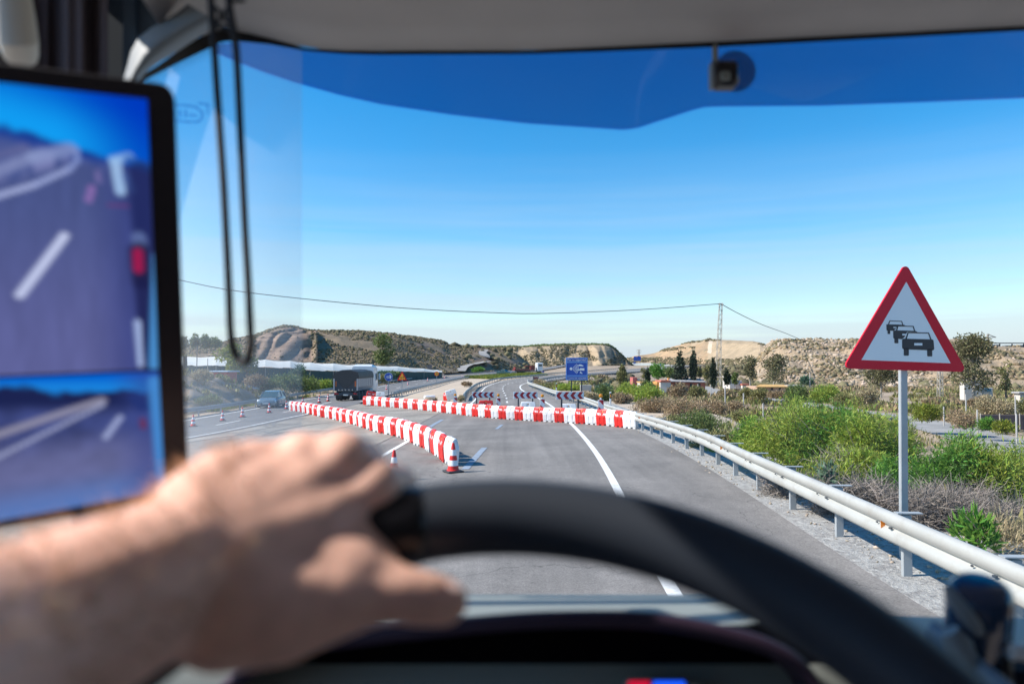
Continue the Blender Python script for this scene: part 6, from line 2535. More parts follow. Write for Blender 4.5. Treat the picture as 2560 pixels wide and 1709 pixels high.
# plant on the plateau of the rocky hill
t = thing("pipe_bridge", "long dark pipe bridge on the plateau at right", "pipe bridge", tuple(at(2510, 872, 286)))
m = MB()
a, c = at(2476, 857.5, 286), at(2700, 857.5, 286)
m.box(((a.x + c.x) / 2, 286, a.z), (c.x - a.x, 1, .35))
m.build("beam", M['dark_steel'], t, world=True)
for x, p0 in ((2481, 859), (2500, 859), (2531, 859), (2560, 859), (2600, 859)):
    block(t, "column", M['dark_steel'], x - 1, x + 1, p0, 286, .4, 874, b=0)
for x0, x1, p0 in ((2483, 2499, 861), (2512, 2535, 863), (2550, 2575, 862)):
    block(t, "machine", M['far_steel'], x0, x1, p0, 287, 2, 873)
t = thing("mast", "steel mast with a side arm on the plateau at right", "mast", tuple(at(2470, 880, 270)))
block(t, "column", M['lattice'], 2468.6, 2472.2, 834, 270, .5, 882, b=0)
m = MB()
m.tube([at(2471, 836, 270), at(2490, 843, 270)], .16, 5)
m.tube([at(2471, 843, 270), at(2490, 843, 270)], .13, 5)
m.build("arm", M['lattice'], t, world=True)
t = thing("plant_frame", "low steel frame behind the large eucalyptus on the plateau", "pipe bridge", tuple(at(2445, 862, 280)))
block(t, "beam", M['far_steel'], 2428, 2462, 846.5, 280, .5, 848.5, b=0)
for x in (2430, 2445, 2460):
    block(t, "column", M['far_steel'], x - 1, x + 1, 848, 280.1, .4, 866, b=0)


# lattice pylons
def pylon(px, top, bot, Y, wb, wt, lean_px, label, r=.05, arms=()):
    b = at(px, bot, Y)
    tp = at(px + lean_px, top, Y)
    H = tp.z - b.z
    t = thing("pylon", label, "pylon", b)
    lx = tp.x - b.x

    def P(sx, sy, z):
        w = wb + (wt - wb) * z / H
        return Vector((sx * w / 2 + lx * z / H, sy * w / 2, z))
    for sx in (-1, 1):
        for sy in (-1, 1):
            m = MB()
            m.tube([P(sx, sy, -.3), P(sx, sy, H)], r, 4)
            m.build("leg", M['lattice'], t)
    m = MB()
    n = max(6, int(H / ((wb + wt) * .62)))
    for i in range(n):
        z0, z1 = H * i / n, H * (i + 1) / n
        for s in (-1, 1):
            f = 1 if i % 2 else -1
            m.tube([P(-f, s, z0), P(f, s, z1)], r * .6, 3, caps=False)
            m.tube([P(s, -f, z0), P(s, f, z1)], r * .6, 3, caps=False)
    m.build("bracing", M['lattice'], t)["kind"] = "stuff"
    for z, L_ in arms:
        m = MB()
        m.tube([P(0, 0, H * z) + Vector((-L_, 0, 0)), P(0, 0, H * z) + Vector((L_, 0, 0))], r, 4)
        m.build("crossarm", M['lattice'], t)
    return t


pylon(1793.5, 757, 972, 165, 1.15, .6, 8.5, "tall slim lattice pylon carrying the cable above the houses", .06, ((.985, .7),))
pylon(1597, 873, 893, 760, 1.6, .8, 0, "far lattice pylon above the blue gantry signs", .17, ((.95, 2.2), (.75, 2.8), (.55, 2.2)))
pylon(1554, 880, 893, 900, 1.4, .7, 0, "tiny far lattice pylon at the right foot of the flat-topped hill", .16, ((.9, 2.0),))
pylon(2350, 925, 985, 96, .5, .45, 0, "narrow lattice post seen right of the sign post", .05)


def cable(pts, Y0, Y1, label, r):
    xs = [p[0] for p in pts]
    P = []
    for px, py in pts:
        f = (px - xs[0]) / (xs[-1] - xs[0])
        Y = 1 / ((1 - f) / Y0 + f / Y1)
        P.append(at(px, py, Y))
    c = catmull(P, 3.0)
    t = MB()
    t.tube([Vector(p) for p in c], r, 5)
    o = t.build("power_cable", M['wire'], None, smooth=True)
    tag(o, label, "power cable")
    return o


cable([(150, 628), (463, 703), (627, 732), (926, 763), (1090, 775), (1264, 782.5), (1340, 783.6), (1471, 780), (1635, 771.6), (1802, 759)], 122, 165, "long sagging cable from the pylon across the sky to the left", .075)
cable([(1802, 759), (1847, 783.7), (1905, 811), (1962, 832), (2003, 849), (2040, 862)], 165, 262, "cable falling from the pylon to the rocky hill", .085)
# poles and fence posts
def post(px, top, bot, Y, label, name="fence_post", mat='concrete', r=.05, cat="fence post"):
    b = at(px, bot, Y)
    m = MB()
    m.lathe([(r, -.3), (r, (bot - top) * Y / FPX - r), (r * .6, (bot - top) * Y / FPX)], 8)
    o = m.build(name, M[mat], None, smooth=True)
    o.location = b
    tag(o, label, cat, "thin posts on the low ground at right" if cat == "fence post" else None)
    return o


fp = [(1745, 959, 980, 92, "fence post before the red roofed house"), (1777, 961, 984, 90, "fence post left of the pylon foot"), (1813, 965, 1016, 62, "tall fence post left of the track"),
      (1859, 982, 1010, 58, "fence post at the near edge of the track, second from left"), (1908, 1007, 1034, 48, "short dark fence post above the acacia"),
      (2360, 1016, 1055, 58, "fence post in the green shrub right of the sign post"), (2415, 985, 1018, 62, "green fence post above the red soil"), (2444, 1024, 1078, 52, "fence post by the bend of the track at right"),
      (2542, 1034, 1099, 47, "pale concrete post near the right edge"), (2539, 990, 1036, 58, "green fence post above the dark net wall"), (2167, 980, 1003, 74, "fence post before the fluffy dry shrub")]
for x, a, b_, Y, lab in fp:
    post(x, a, b_, Y, lab, r=.055)
post(492, 862, 930, 95, "thin dark pole in front of the greenhouse", "pole", 'dark_steel', .06, "pole")
post(519, 895, 925, 92, "short thin pole right of the dark one before the greenhouse", "pole", 'lattice', .05, "pole")
post(1133, 912, 931, 250, "wooden pole beside the side road at the hill foot", "pole", 'bark', .12, "pole")
post(2025, 930, 962, 112, "pole at the foot of the rocky hill", "pole", 'lattice', .08, "pole")

# side road winding over the foot of the left hill
def hill_path(H, pts, w, name, label=None):
    """a strip laid on a hill surface; pts in photo points, matched to the nearest point of the slope"""
    P = []
    fx = H.X / H.Y * FPX + CX
    fy = HOR - (H.Z - CZ) / H.Y * FPX
    F_ = slice(0, H.front)
    for px, py in catmull(pts, 2.0):
        d = (fx[F_] - px) ** 2 + (fy[F_] - py) ** 2
        i = np.unravel_index(np.argmin(d), d.shape)
        P.append((H.X[F_][i], H.Y[F_][i], H.Z[F_][i]))
    P = smooth_line(P, 2.0, 4)
    L_ = offset_line(P, -w / 2)
    R_ = offset_line(P, w / 2)
    V = []
    for k in range(len(P)):
        V += [(*L_[k], P[k, 2] + .55), (*R_[k], P[k, 2] + .55)]
    F = [[2 * k, 2 * k + 1, 2 * k + 3, 2 * k + 2] for k in range(len(P) - 1)]
    return struct(np_mesh(name, V, F, M['track'], smooth=True))


hill_path(H1, [(1146, 930), (1153, 920), (1170, 913), (1195, 909), (1215, 905)], 6.5, "side_road")
hill_path(H1, [(1236, 903), (1222, 896), (1213, 891), (1203, 884), (1210, 876)], 6.0, "side_road")
# ------------------------------------------------------------------ the lorry cab round the camera
M['headliner'] = principled("headliner_cloth", (0.46, 0.43, 0.42), 0.9, bump=.2, bscale=300, bdist=.0006, var=.05, vscale=8)
M['trim_grey'] = principled("pillar_trim", (0.19, 0.225, 0.26), 0.6)
M['wall_trim'] = principled("cab_wall_trim", (0.24, 0.22, 0.215), 0.8)
M['frit'] = principled("black_glass_border", (0.008, 0.008, 0.01), 0.4)
M['cab_dark'] = principled("dark_dash_plastic", (0.016, 0.011, 0.018), 0.85, spec=0.15, bump=.15, bscale=400, bdist=.0006)
M['dash'] = principled("grey_dash_plastic", (0.22, 0.245, 0.235), 0.55, bump=.15, bscale=300, bdist=.0006)
M['panel_black'] = principled("panel_black", (0.003, 0.002, 0.004), 0.8, spec=0.05)
M['hood'] = principled("hood_plastic", (0.036, 0.022, 0.042), 0.5, spec=0.3)
M['bezel'] = principled("monitor_bezel", (0.012, 0.010, 0.014), 0.35)
M['wheel_leather'] = principled("wheel_leather", (0.030, 0.037, 0.050), 0.5, spec=0.25, bump=.25, bscale=500, bdist=.0006)
M['wheel_grip'] = principled("wheel_grip", (0.006, 0.006, 0.009), 0.3)
M['cord'] = principled("cord", (0.006, 0.006, 0.012), 0.7)
M['curtain'] = principled("curtain_cloth", (0.07, 0.05, 0.055), 0.9)
M['curtain_blue'] = principled("door_frame_plastic", (0.07, 0.10, 0.14), 0.7)
M['beige'] = principled("beige_plastic", (0.62, 0.58, 0.52), 0.5)
M['skin'] = principled("skin", (0.90, 0.54, 0.43), 0.5, var=.12, vscale=60, bump=.35, bscale=160, bdist=.0006, sss=.12)
M['nail'] = principled("nail", (0.62, 0.46, 0.44), 0.3)
M['hair'] = principled("arm_hair", (0.62, 0.46, 0.30), 0.4)
M['device_blue'] = principled("dark_blue_gloss", (0.012, 0.035, 0.085), 0.12, coat=.5)
M['white_gloss'] = principled("white_plastic_gloss", (0.75, 0.74, 0.74), 0.3)
M['glass'] = glass_mat("windscreen_glass", (0.93, 0.965, 0.985), 0.012, 0.0)
M['visor'] = glass_mat("blue_translucent_visor", (0.045, 0.30, 0.50), 0.02, 0.1)


def haze_film(name, lo, hi):  # pale film in glass, for faint dust and for painted reflection haze
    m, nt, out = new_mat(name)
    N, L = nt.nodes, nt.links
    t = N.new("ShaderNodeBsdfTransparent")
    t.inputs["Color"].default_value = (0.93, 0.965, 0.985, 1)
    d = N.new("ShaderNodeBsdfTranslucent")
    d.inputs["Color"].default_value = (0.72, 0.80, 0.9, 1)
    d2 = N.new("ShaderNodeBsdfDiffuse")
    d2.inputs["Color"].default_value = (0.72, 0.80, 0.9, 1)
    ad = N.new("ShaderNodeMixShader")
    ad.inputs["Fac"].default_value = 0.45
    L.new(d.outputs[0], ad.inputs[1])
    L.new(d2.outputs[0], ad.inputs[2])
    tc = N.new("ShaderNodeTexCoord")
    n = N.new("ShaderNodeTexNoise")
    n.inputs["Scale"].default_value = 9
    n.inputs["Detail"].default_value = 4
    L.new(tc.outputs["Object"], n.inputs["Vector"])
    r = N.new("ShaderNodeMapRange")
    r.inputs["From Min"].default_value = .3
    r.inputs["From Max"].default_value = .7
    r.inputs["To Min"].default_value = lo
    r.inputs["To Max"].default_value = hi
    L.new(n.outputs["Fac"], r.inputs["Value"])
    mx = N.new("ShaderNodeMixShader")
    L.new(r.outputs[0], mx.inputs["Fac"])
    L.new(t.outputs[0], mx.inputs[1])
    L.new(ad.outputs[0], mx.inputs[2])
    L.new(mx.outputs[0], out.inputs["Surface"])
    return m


M['haze_film'] = haze_film("reflection_haze_glass", .18, .27)  # pale reflection over the left pane, painted as a translucent film
M['glass'] = haze_film("windscreen_glass", .004, .03)

CAB = thing("lorry_cab", "inside of a lorry cab with headliner, windscreen and dashboard", "lorry cab", (0, 0.8, 2.0))


def Yg(px, py):
    """how far the windscreen lies along a view ray"""
    return 1.02 + (py - 60) / 1540 * 0.14 - 0.13 * max(0, (760 - px) / 450) ** 2


top_edge = [(300, 215), (372, 178), (446, 127.6), (500, 92), (530, 76), (556, 72), (600, 80), (676, 97), (768, 121), (860, 127), (952, 128), (1320, 127), (1500, 119), (1779, 106), (2200, 85), (2560, 66), (2800, 52)]
frit_low = [(300, 235), (372, 196), (446, 158), (500, 132), (530, 118), (556, 104), (600, 104), (676, 112), (768, 129), (860, 135.5), (952, 138), (1320, 136), (1500, 130), (1779, 119), (2200, 97), (2560, 78), (2800, 63)]


def ypx(curve, x):
    return float(np.interp(x, [p[0] for p in curve], [p[1] for p in curve]))


# windscreen: clear pane and a left part with a reflection haze painted in
xs = list(np.linspace(300, 755, 14)) + list(np.linspace(755, 2800, 40))[1:]
m = MB()
V = []
nv = 16
for x in xs:
    y0 = ypx(top_edge, x)
    for k in range(nv):
        y = y0 + (1640 - y0) * k / (nv - 1)
        V.append(at(x, y, Yg(x, y)))
fs, fm = [], []
for i in range(len(xs) - 1):
    for k in range(nv - 1):
        fs.append((i * nv + k, i * nv + k + 1, (i + 1) * nv + k + 1, (i + 1) * nv + k))
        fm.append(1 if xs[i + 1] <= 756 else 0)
m.v = [tuple(v) for v in V]
m.f = [list(f) for f in fs]
m.m = fm
ws = m.build("windscreen", [M['glass'], M['haze_film']], CAB, smooth='all', world=True, fix=False)


def px_sheet(name, up, low, Yu, Yl, mat, parent, n=60, rows=4, x0=None, x1=None, thick=0.0):
    a = max(up[0][0], low[0][0]) if x0 is None else x0
    b = min(up[-1][0], low[-1][0]) if x1 is None else x1
    m = MB()
    V = []
    X = np.linspace(a, b, n)
    for x in X:
        for k in range(rows):
            s = k / (rows - 1)
            y = ypx(up, x) * (1 - s) + ypx(low, x) * s
            V.append(at(x, y, Yu(x, y) * (1 - s) + Yl(x, y) * s))
    F = [(i * rows + k, i * rows + k + 1, (i + 1) * rows + k + 1, (i + 1) * rows + k) for i in range(n - 1) for k in range(rows - 1)]
    m.add(V, F)
    if thick:
        o = len(m.v)
        m.add([Vector(v) + Vector((0, thick, 0)) for v in V], [f[::-1] for f in F])
    return m.build(name, mat, parent, smooth='all', world=True, fix=False)


px_sheet("black_border", top_edge, frit_low, lambda x, y: Yg(x, y) - .006, lambda x, y: Yg(x, y) - .006, M['frit'], CAB, 120, 2)
# dots where the border fades out
m = MB()
for i in range(34):
    x = 372 + i * 5.6
    yb = ypx(frit_low, x)
    for k in range(5):
        r = 1.9 - .33 * k
        y = yb + 4 + k * 5.5
        c = at(x + (2.8 if k % 2 else 0), y, Yg(x, y) - .004)
        q = r / FPX * c.y
        m.add([c + Vector((q * math.cos(t), 0, q * math.sin(t))) for t in np.linspace(0, 2 * math.pi, 7)[:-1]], [(0, 1, 2, 3, 4, 5)])
m.build("border_dots", M['frit'], CAB, world=True, fix=False)["kind"] = "stuff"

# outside sun visor of blue translucent plastic
vis_up = [(535, 112), (600, 104), (676, 112), (768, 129), (952, 138), (1320, 136), (1500, 130), (1779, 119), (2200, 97), (2560, 78), (2800, 63)]
vis_low = [(535, 128), (584, 150), (660, 179), (740, 205.5), (850, 236), (952, 259), (1136, 286), (1320, 307), (1457, 316), (1530, 321), (1559, 323), (1595, 318), (1640, 303), (1687, 288), (1730, 274), (1761, 266), (1800, 264.5), (2055, 262.5), (2300, 254), (2560, 244), (2800, 234)]
px_sheet("sun_visor", vis_up, vis_low, lambda x, y: 1.10, lambda x, y: 1.32 - .16 * max(0, (900 - x) / 365) ** 2, M['visor'], CAB, 160, 5)
m = MB()
fold = [(1690, 150), (1850, 212), (1995, 256), (2025, 254), (2180, 190), (2330, 108), (2000, 118)]
m.add([at(x, y, 1.19) for x, y in fold], [tuple(range(len(fold)))])
m.build("visor_fold", glass_mat("visor_fold_film", (.96, .98, 1.0), .07, .35), CAB, world=True, fix=False)
edge = [at(x, ypx(vis_low, x), 1.32 - .16 * max(0, (900 - x) / 365) ** 2) for x in np.linspace(540, 2790, 150)]
m = MB()
m.tube(edge, .0022, 5)
m.build("visor_rim", glass_mat("visor_rim_clear", (.45, .75, .95), .1, .2), CAB, world=True)

# headliner: the cab roof seen from below
m = MB()
V = []
HX = np.linspace(440, 2800, 40)
for x in HX:
    y = ypx(top_edge, x)
    e_ = at(x, y, Yg(x, y) - .008)
    V += [e_ + Vector((0, 0, .04)), e_, Vector((e_.x * .99, e_.y - .06, e_.z + .012)), Vector((e_.x * .96, .70, CZ + .465)), Vector((e_.x * .96, .3, CZ + .475)), Vector((e_.x * .96, -1.1, CZ + .48))]
n = 6
m.add(V, [(i * n + k, i * n + k + 1, (i + 1) * n + k + 1, (i + 1) * n + k) for i in range(len(HX) - 1) for k in range(n - 1)])
m.build("headliner", M['headliner'], CAB, smooth='all', world=True, fix=False)
m = MB()
m.box((.46, -.12, CZ + .53), (2.12, 2.3, .03), b=.01)
m.build("roof", M['white_paint'], CAB, world=True)

# the rest of the cab shell: rear wall, floor, right side and the lower half of the driver's door
for nm, c_, s_ in (("rear_wall", (.46, -1.12, CZ - .5), (2.2, .04, 2.1)), ("floor", (.46, -.2, CZ - 1.55), (2.2, 1.9, .04)), ("right_wall", (1.55, -.5, CZ - .5), (.04, 1.3, 2.1)),
                   ("door_panel", (-.66, .2, CZ - .98), (.04, 1.5, 1.2)), ("side_wall", (-.66, -.78, CZ + .05), (.04, .7, .92)), ("seat_box", (.0, -.45, CZ - 1.0), (.6, .5, .9))):
    m = MB()
    m.box(c_, s_, b=.01)
    m.build(nm, M['wall_trim'], CAB, world=True)

# left pillar trim
ins = [(560, 66), (523, 76.5), (446, 127.6), (367, 178.6), (340, 215), (322, 300), (318, 700), (318, 1400)]
out_ = [(470, 10), (424, 45), (351, 89), (322, 143), (316, 182), (296, 230), (280, 320), (272, 700), (272, 1400)]
a_ = resample(catmull([(p[0], p[1]) for p in ins], 8), 30)
b_ = resample(catmull([(p[0], p[1]) for p in out_], 8), 30)
k = 40
ia = np.stack([np.interp(np.linspace(0, 1, k), np.linspace(0, 1, len(a_)), a_[:, c]) for c in range(2)], 1)
ib = np.stack([np.interp(np.linspace(0, 1, k), np.linspace(0, 1, len(b_)), b_[:, c]) for c in range(2)], 1)
m = MB()
V = []
for i in range(k):
    for q, s in enumerate(np.linspace(0, 1, 6)):
        p = ia[i] * (1 - s) + ib[i] * s
        V.append(at(p[0], p[1], .90 - .05 * math.sin(math.pi * s) + .0 * s))
m.add(V, [(i * 6 + q, i * 6 + q + 1, (i + 1) * 6 + q + 1, (i + 1) * 6 + q) for i in range(k - 1) for q in range(5)])
m.build("pillar_trim", M['trim_grey'], CAB, smooth='all', world=True, fix=False)
# header panel above the pillar
px_sheet("side_header", [(240, -260), (560, -260)], [(240, 130), (330, 118), (400, 62), (470, 30), (560, 70)], lambda x, y: .99, lambda x, y: .985, M['curtain_blue'], CAB, 20, 3)
# door frame behind the monitor, and the grab handle
m = MB()
p0, p1 = at(195, 100, .97), at(330, 100, .97)
m.box(((p0.x + p1.x) / 2, .98, CZ + .1), (p1.x - p0.x, .03, .95), b=.01)
m.build("door_frame", M['curtain_blue'], CAB, world=True)
m = MB()
m.tube([at(-20, -160, .74), at(10, -60, .73), at(30, 40, .72), at(44, 105, .72), at(50, 130, .74), at(52, 140, .80)], [.021, .021, .0205, .019, .017, .013], 12)
m.build("grab_handle", M['beige'], CAB, smooth=True, world=True)
# curtain bunched beside the pillar
t = thing("curtain", "dark folded curtain bunched beside the left windscreen pillar", "curtain", tuple(at(140, 150, .93)))
m = MB()
V = []
nx = 60
for i in range(nx):
    x = -60 + 330 * i / (nx - 1)
    for j in range(8):
        y = -160 + 470 * j / 7
        V.append(at(x, y, .93 + .012 * math.sin(x / 17.0) + .006 * math.sin(x / 7.3 + 1)))
m.add(V, [(i * 8 + j, i * 8 + j + 1, (i + 1) * 8 + j + 1, (i + 1) * 8 + j) for i in range(nx - 1) for j in range(7)])
m.build("cloth", M['curtain'], t, smooth='all', world=True, fix=False)
m = MB()
m.tube([at(-80, -170, .93), at(290, -170, .93)], .008, 8)
m.build("curtain_rail", M['bezel'], t, world=True)

# glass mark in the corner: a printed outline with small bars
M['print'] = glass_mat("etched_print", (.42, .62, .80), .02, .3)
m = MB()


def pl(pts, w, closed=False):
    P = [Vector(p) for p in pts]
    for i in range(len(P) - (0 if closed else 1)):
        a, b = P[i], P[(i + 1) % len(P)]
        d = (b - a).normalized()
        nn = Vector((-d.y, d.x)) * w / 2
        q = []
        for s in (a - d * w * .3 + nn, b + d * w * .3 + nn, b + d * w * .3 - nn, a - d * w * .3 - nn):
            q.append(at(s.x, s.y, Yg(s.x, s.y) - .003))
        m.add(q, [(0, 1, 2, 3)])


pl([(425, 262), (470, 264), (490, 268), (506, 282), (506, 294), (496, 305), (470, 305), (425, 300)], 5)
for x0, x1 in ((436, 444), (450, 458), (464, 468)):
    pl([(x0, 276), (x0, 292)], 6)
pl([(472, 288), (492, 290)], 5)
pl([(496, 258), (522, 262)], 5)
pl([(520, 264), (520, 284)], 4)
m.build("glass_print", M['print'], CAB, world=True, fix=False)

# sensor stuck to the top of the windscreen
t = thing("windscreen_sensor", "small black sensor box on a grey pad at the top of the windscreen", "sensor", tuple(at(1815, 185, 1.0)))


def pxbox(nm, mat, x0, x1, y0, y1, Y, d, parent, b=.004):
    a, c = at(x0, y0, Y), at(x1, y1, Y)
    m = MB()
    m.box(((a.x + c.x) / 2, Y, (a.z + c.z) / 2), (abs(c.x - a.x), d, abs(a.z - c.z)), b=b)
    return m.build(nm, mat, parent, world=True, smooth=True)


pxbox("box", M['bezel'], 1783, 1842, 160, 222, .985, .03, t, .005)
pxbox("bracket", M['trim_grey'], 1774, 1786, 156, 224, .99, .02, t, .004)
pxbox("stem", M['dash'], 1781, 1794, 112, 162, .995, .012, t, .003)
pxbox("lens", M['dash'], 1802, 1826, 178, 202, .967, .006, t, .002)
m = MB()
m.prism(circ(.030, 24), 0, .002)
o = m.build("adhesive_pad", glass_mat("adhesive", (.62, .50, .52), .03, .4), t)
o.location = at(1838, 178, 1.012) - t.location

# dashboard
m = MB()
prof = [(1.10, -.350), (.98, -.315), (.80, -.276), (.72, -.2635), (.685, -.262), (.665, -.275), (.655, -.31), (.64, -.55)]
rings = []
for x in np.linspace(-.62, 1.25, 30):
    k = max(0, x - .28)
    rings.append([Vector((x, y, CZ + z - .10 * min(k, .35))) for y, z in prof])
m.loft(rings, closed_ring=False, cap=False)
m.build("dashboard", M['dash'], CAB, smooth='all', world=True, fix=False)
m = MB()
m.box((.3, .66, CZ - .62), (1.9, .05, .3))
m.build("lower_dash", M['cab_dark'], CAB, world=True)
# instrument hood
hood = [(500, 1760), (560, 1700), (650, 1640), (760, 1597), (872, 1578), (1090, 1552), (1308, 1533), (1504, 1528), (1635, 1532), (1740, 1549), (1830, 1569), (1920, 1596), (2000, 1640), (2050, 1700), (2080, 1790)]
hc = catmull(hood, 12)
m = MB()
V = []
for x, y in hc:
    a = at(x, y, .600)
    V += [at(x, y + 46, .598) + Vector((0, .004, 0)), at(x, y + 40, .594), at(x, y + 4, .594), a + Vector((0, .004, .0)), Vector((a.x, .655, a.z - .022)), Vector((a.x, .70, a.z - .05))]
m.add(V, [(i * 6 + q, i * 6 + q + 1, (i + 1) * 6 + q + 1, (i + 1) * 6 + q) for i in range(len(hc) - 1) for q in range(5)])
# inside of the hood
V = []
for x, y in hc:
    a = at(x, y + 46, .598)
    V += [a + Vector((0, .004, 0)), Vector((a.x, .66, a.z - .012))]
m.add(V, [(i * 2, (i + 1) * 2, (i + 1) * 2 + 1, i * 2 + 1) for i in range(len(hc) - 1)])
m.build("instrument_hood", M['hood'], CAB, smooth='all', world=True, fix=False)
px_sheet("instrument_panel", [(480, 1560), (2100, 1560)], [(480, 2000), (2100, 2000)], lambda x, y: .668, lambda x, y: .655, M['panel_black'], CAB, 12, 3)
M['scr_red'] = new_mat("dash_light_red")[0]


def emit(name, c, s):
    m, nt, out = new_mat(name)
    e_ = nt.nodes.new("ShaderNodeEmission")
    e_.inputs["Color"].default_value = (*c, 1)
    e_.inputs["Strength"].default_value = s
    nt.links.new(e_.outputs[0], out.inputs["Surface"])
    return m


disp = pxbox("dash_display", M['dash'], 1556, 1760, 1697, 1900, .640, .006, CAB, .003)
for nm, c, x0, x1 in (("red_field", (.45, .005, .03), 1571, 1624), ("blue_field", (.01, .09, .9), 1634, 1712)):
    a, c_ = at(x0, 1702, .6355), at(x1, 1760, .6355)
    m = MB()
    m.box(((a.x + c_.x) / 2, .6355, (a.z + c_.z) / 2), (c_.x - a.x, .002, a.z - c_.z))
    o = m.build(nm, emit(nm, c, .9), disp)
    o.location = -CAB.location

# steering wheel
WR, WT = .226, math.radians(37)
WTOP = Vector((-.004, .40, CZ - .0845))
U = Vector((0, math.cos(WT), math.sin(WT)))
WC = WTOP - U * WR
SW = thing("steering_wheel", "dark leather steering wheel rim gripped by the driver", "steering wheel", WC)


def wp(th, r=WR):
    return Vector((math.sin(th) * r, 0, 0)) + U * (math.cos(th) * r)


m = MB()
m.tube([wp(2 * math.pi * i / 120) for i in range(120)], .0208, 20, closed=True)
m.build("rim", M['wheel_leather'], SW, smooth='all')
m = MB()
A = np.radians(np.linspace(-42, -11, 16))
m.tube([wp(a) for a in A], [.0208, .0214, .022] + [.0224] * 10 + [.0222, .0216, .0208], 20)
m.build("thumb_grip", M['wheel_grip'], SW, smooth='all')
m = MB()
Nn = Vector((1, 0, 0)).cross(U).normalized()
m.lathe([(.0, -.01), (.075, -.008), (.085, -.02), (.08, -.04), (0, -.045)], 24, -Nn * .02 if Nn.z > 0 else Nn * .02, M=Matrix((Vector((1, 0, 0)), U, Vector((1, 0, 0)).cross(U))).transposed())
m.build("hub", M['cab_dark'], SW, smooth=True)
for a in (-115, 115, 180):
    m = MB()
    th = math.radians(a)
    m.tube([wp(th, .07) - Vector((0, 0, .02)), wp(th, .15) - Vector((0, 0, .012)), wp(th, WR - .01)], [.022, .018, .016], 10, flat=.5)
    m.build("spoke", M['cab_dark'], SW, smooth=True)


# the driver's left hand and forearm: one continuous skin
def J(px, py, Y, r):
    return at(px, py, Y), r


def capsules(chains):
    m = MB()
    V0, F0 = ico_mesh()
    import bmesh
    bm = bmesh.new()
    bmesh.ops.create_icosphere(bm, subdivisions=2, radius=1.0)
    V0 = [v.co.copy() for v in bm.verts]
    F0 = [[v.index for v in f.verts] for f in bm.faces]
    bm.free()
    for ch in chains:
        for i, (p, r) in enumerate(ch):
            m.add([p + v * r for v in V0], F0)
            if i:
                q, r2 = ch[i - 1]
                d = (p - q)
                n_ = max(2, int(d.length / (min(r, r2) * .5)))
                m.tube([q + d * (k / n_) for k in range(n_ + 1)], [r2 + (r - r2) * k / n_ for k in range(n_ + 1)], 16)
    return m


chains = [
    [J(-420, 1860, .19, .047), J(-200, 1745, .23, .044), J(0, 1640, .265, .040), J(200, 1538, .292, .0375), J(380, 1452, .317, .0345), J(480, 1410, .333, .033)],
    # back of the hand: metacarpals with the knuckles standing out
    [J(470, 1385, .334, .031), J(505, 1290, .350, .0255), J(565, 1222, .368, .0220), J(625, 1180, .380, .0175), J(660, 1172, .384, .0165)],
    [J(490, 1400, .336, .032), J(640, 1270, .368, .0265), J(725, 1190, .386, .0178), J(755, 1162, .389, .0178)],
    [J(500, 1410, .336, .032), J(700, 1290, .370, .0265), J(812, 1190, .390, .0178), J(852, 1154, .393, .0182)],
    [J(510, 1420, .336, .032), J(760, 1345, .366, .0265), J(878, 1260, .388, .0172), J(932, 1220, .392, .0178)],
    [J(520, 1430, .335, .033), J(640, 1420, .352, .034), J(770, 1420, .360, .028), J(850, 1400, .368, .022)],
    # fingers over the rim
    [J(660, 1178, .384, .0150), J(712, 1172, .412, .0122), J(735, 1260, .436, .0108), J(722, 1335, .432, .0098)],
    [J(752, 1150, .390, .0162), J(815, 1146, .424, .0130), J(838, 1235, .449, .0115), J(818, 1320, .440, .0102)],
    [J(850, 1146, .395, .0166), J(918, 1158, .428, .0132), J(942, 1240, .455, .0118), J(915, 1322, .444, .0104)],
    [J(930, 1218, .393, .0160), J(992, 1212, .420, .0130), J(1006, 1280, .446, .0115), J(985, 1345, .440, .0102)],
    # thumb along the inside of the rim
    [J(560, 1500, .334, .032), J(700, 1510, .340, .0280), J(840, 1494, .346, .0200), J(940, 1484, .352, .0150), J(990, 1483, .354, .0143), J(1060, 1495, .358, .0136), J(1114, 1504, .363, .0122)],
    [J(760, 1430, .358, .028), J(870, 1450, .356, .0225), J(960, 1468, .356, .0155)],
    [J(760, 1350, .373, .027), J(850, 1370, .376, .023), J(920, 1425, .371, .018)],
]
cm = capsules(chains)
me = bpy.data.meshes.new("hand_source")
me.from_pydata([tuple(v) for v in cm.v], [], cm.f)
src = bpy.data.objects.new("hand_source", me)
COL.objects.link(src)
md = src.modifiers.new("r", 'REMESH')
md.mode = 'VOXEL'
md.voxel_size = .0023
sm = src.modifiers.new("s", 'SMOOTH')
sm.iterations = 13
sm.factor = .6
dg = bpy.context.evaluated_depsgraph_get()
hm = bpy.data.meshes.new_from_object(src.evaluated_get(dg))
bpy.data.objects.remove(src)
# knuckle and tendon relief
hand = link("person", hm, M['skin'], None, smooth=True)
tag(hand, "driver's bare left forearm and hand gripping the steering wheel", "person")
# thumb nail
c = at(1118, 1478, .3545)
m = MB()
g_ = []
for i in range(6):
    for j in range(5):
        u, v = (i / 5 - .5) * .013, (j / 4 - .5)
        w = .0085 * (1 - .35 * abs(i / 5 - .45) ** 2 * 2)
        g_.append(c + Vector((u, .004 * (v * 2) ** 2 * .6, v * w + u * -.06)))
m.add(g_, [(i * 5 + j, i * 5 + j + 1, (i + 1) * 5 + j + 1, (i + 1) * 5 + j) for i in range(5) for j in range(4)])
m.build("thumbnail", M['nail'], hand, smooth='all', fix=False)
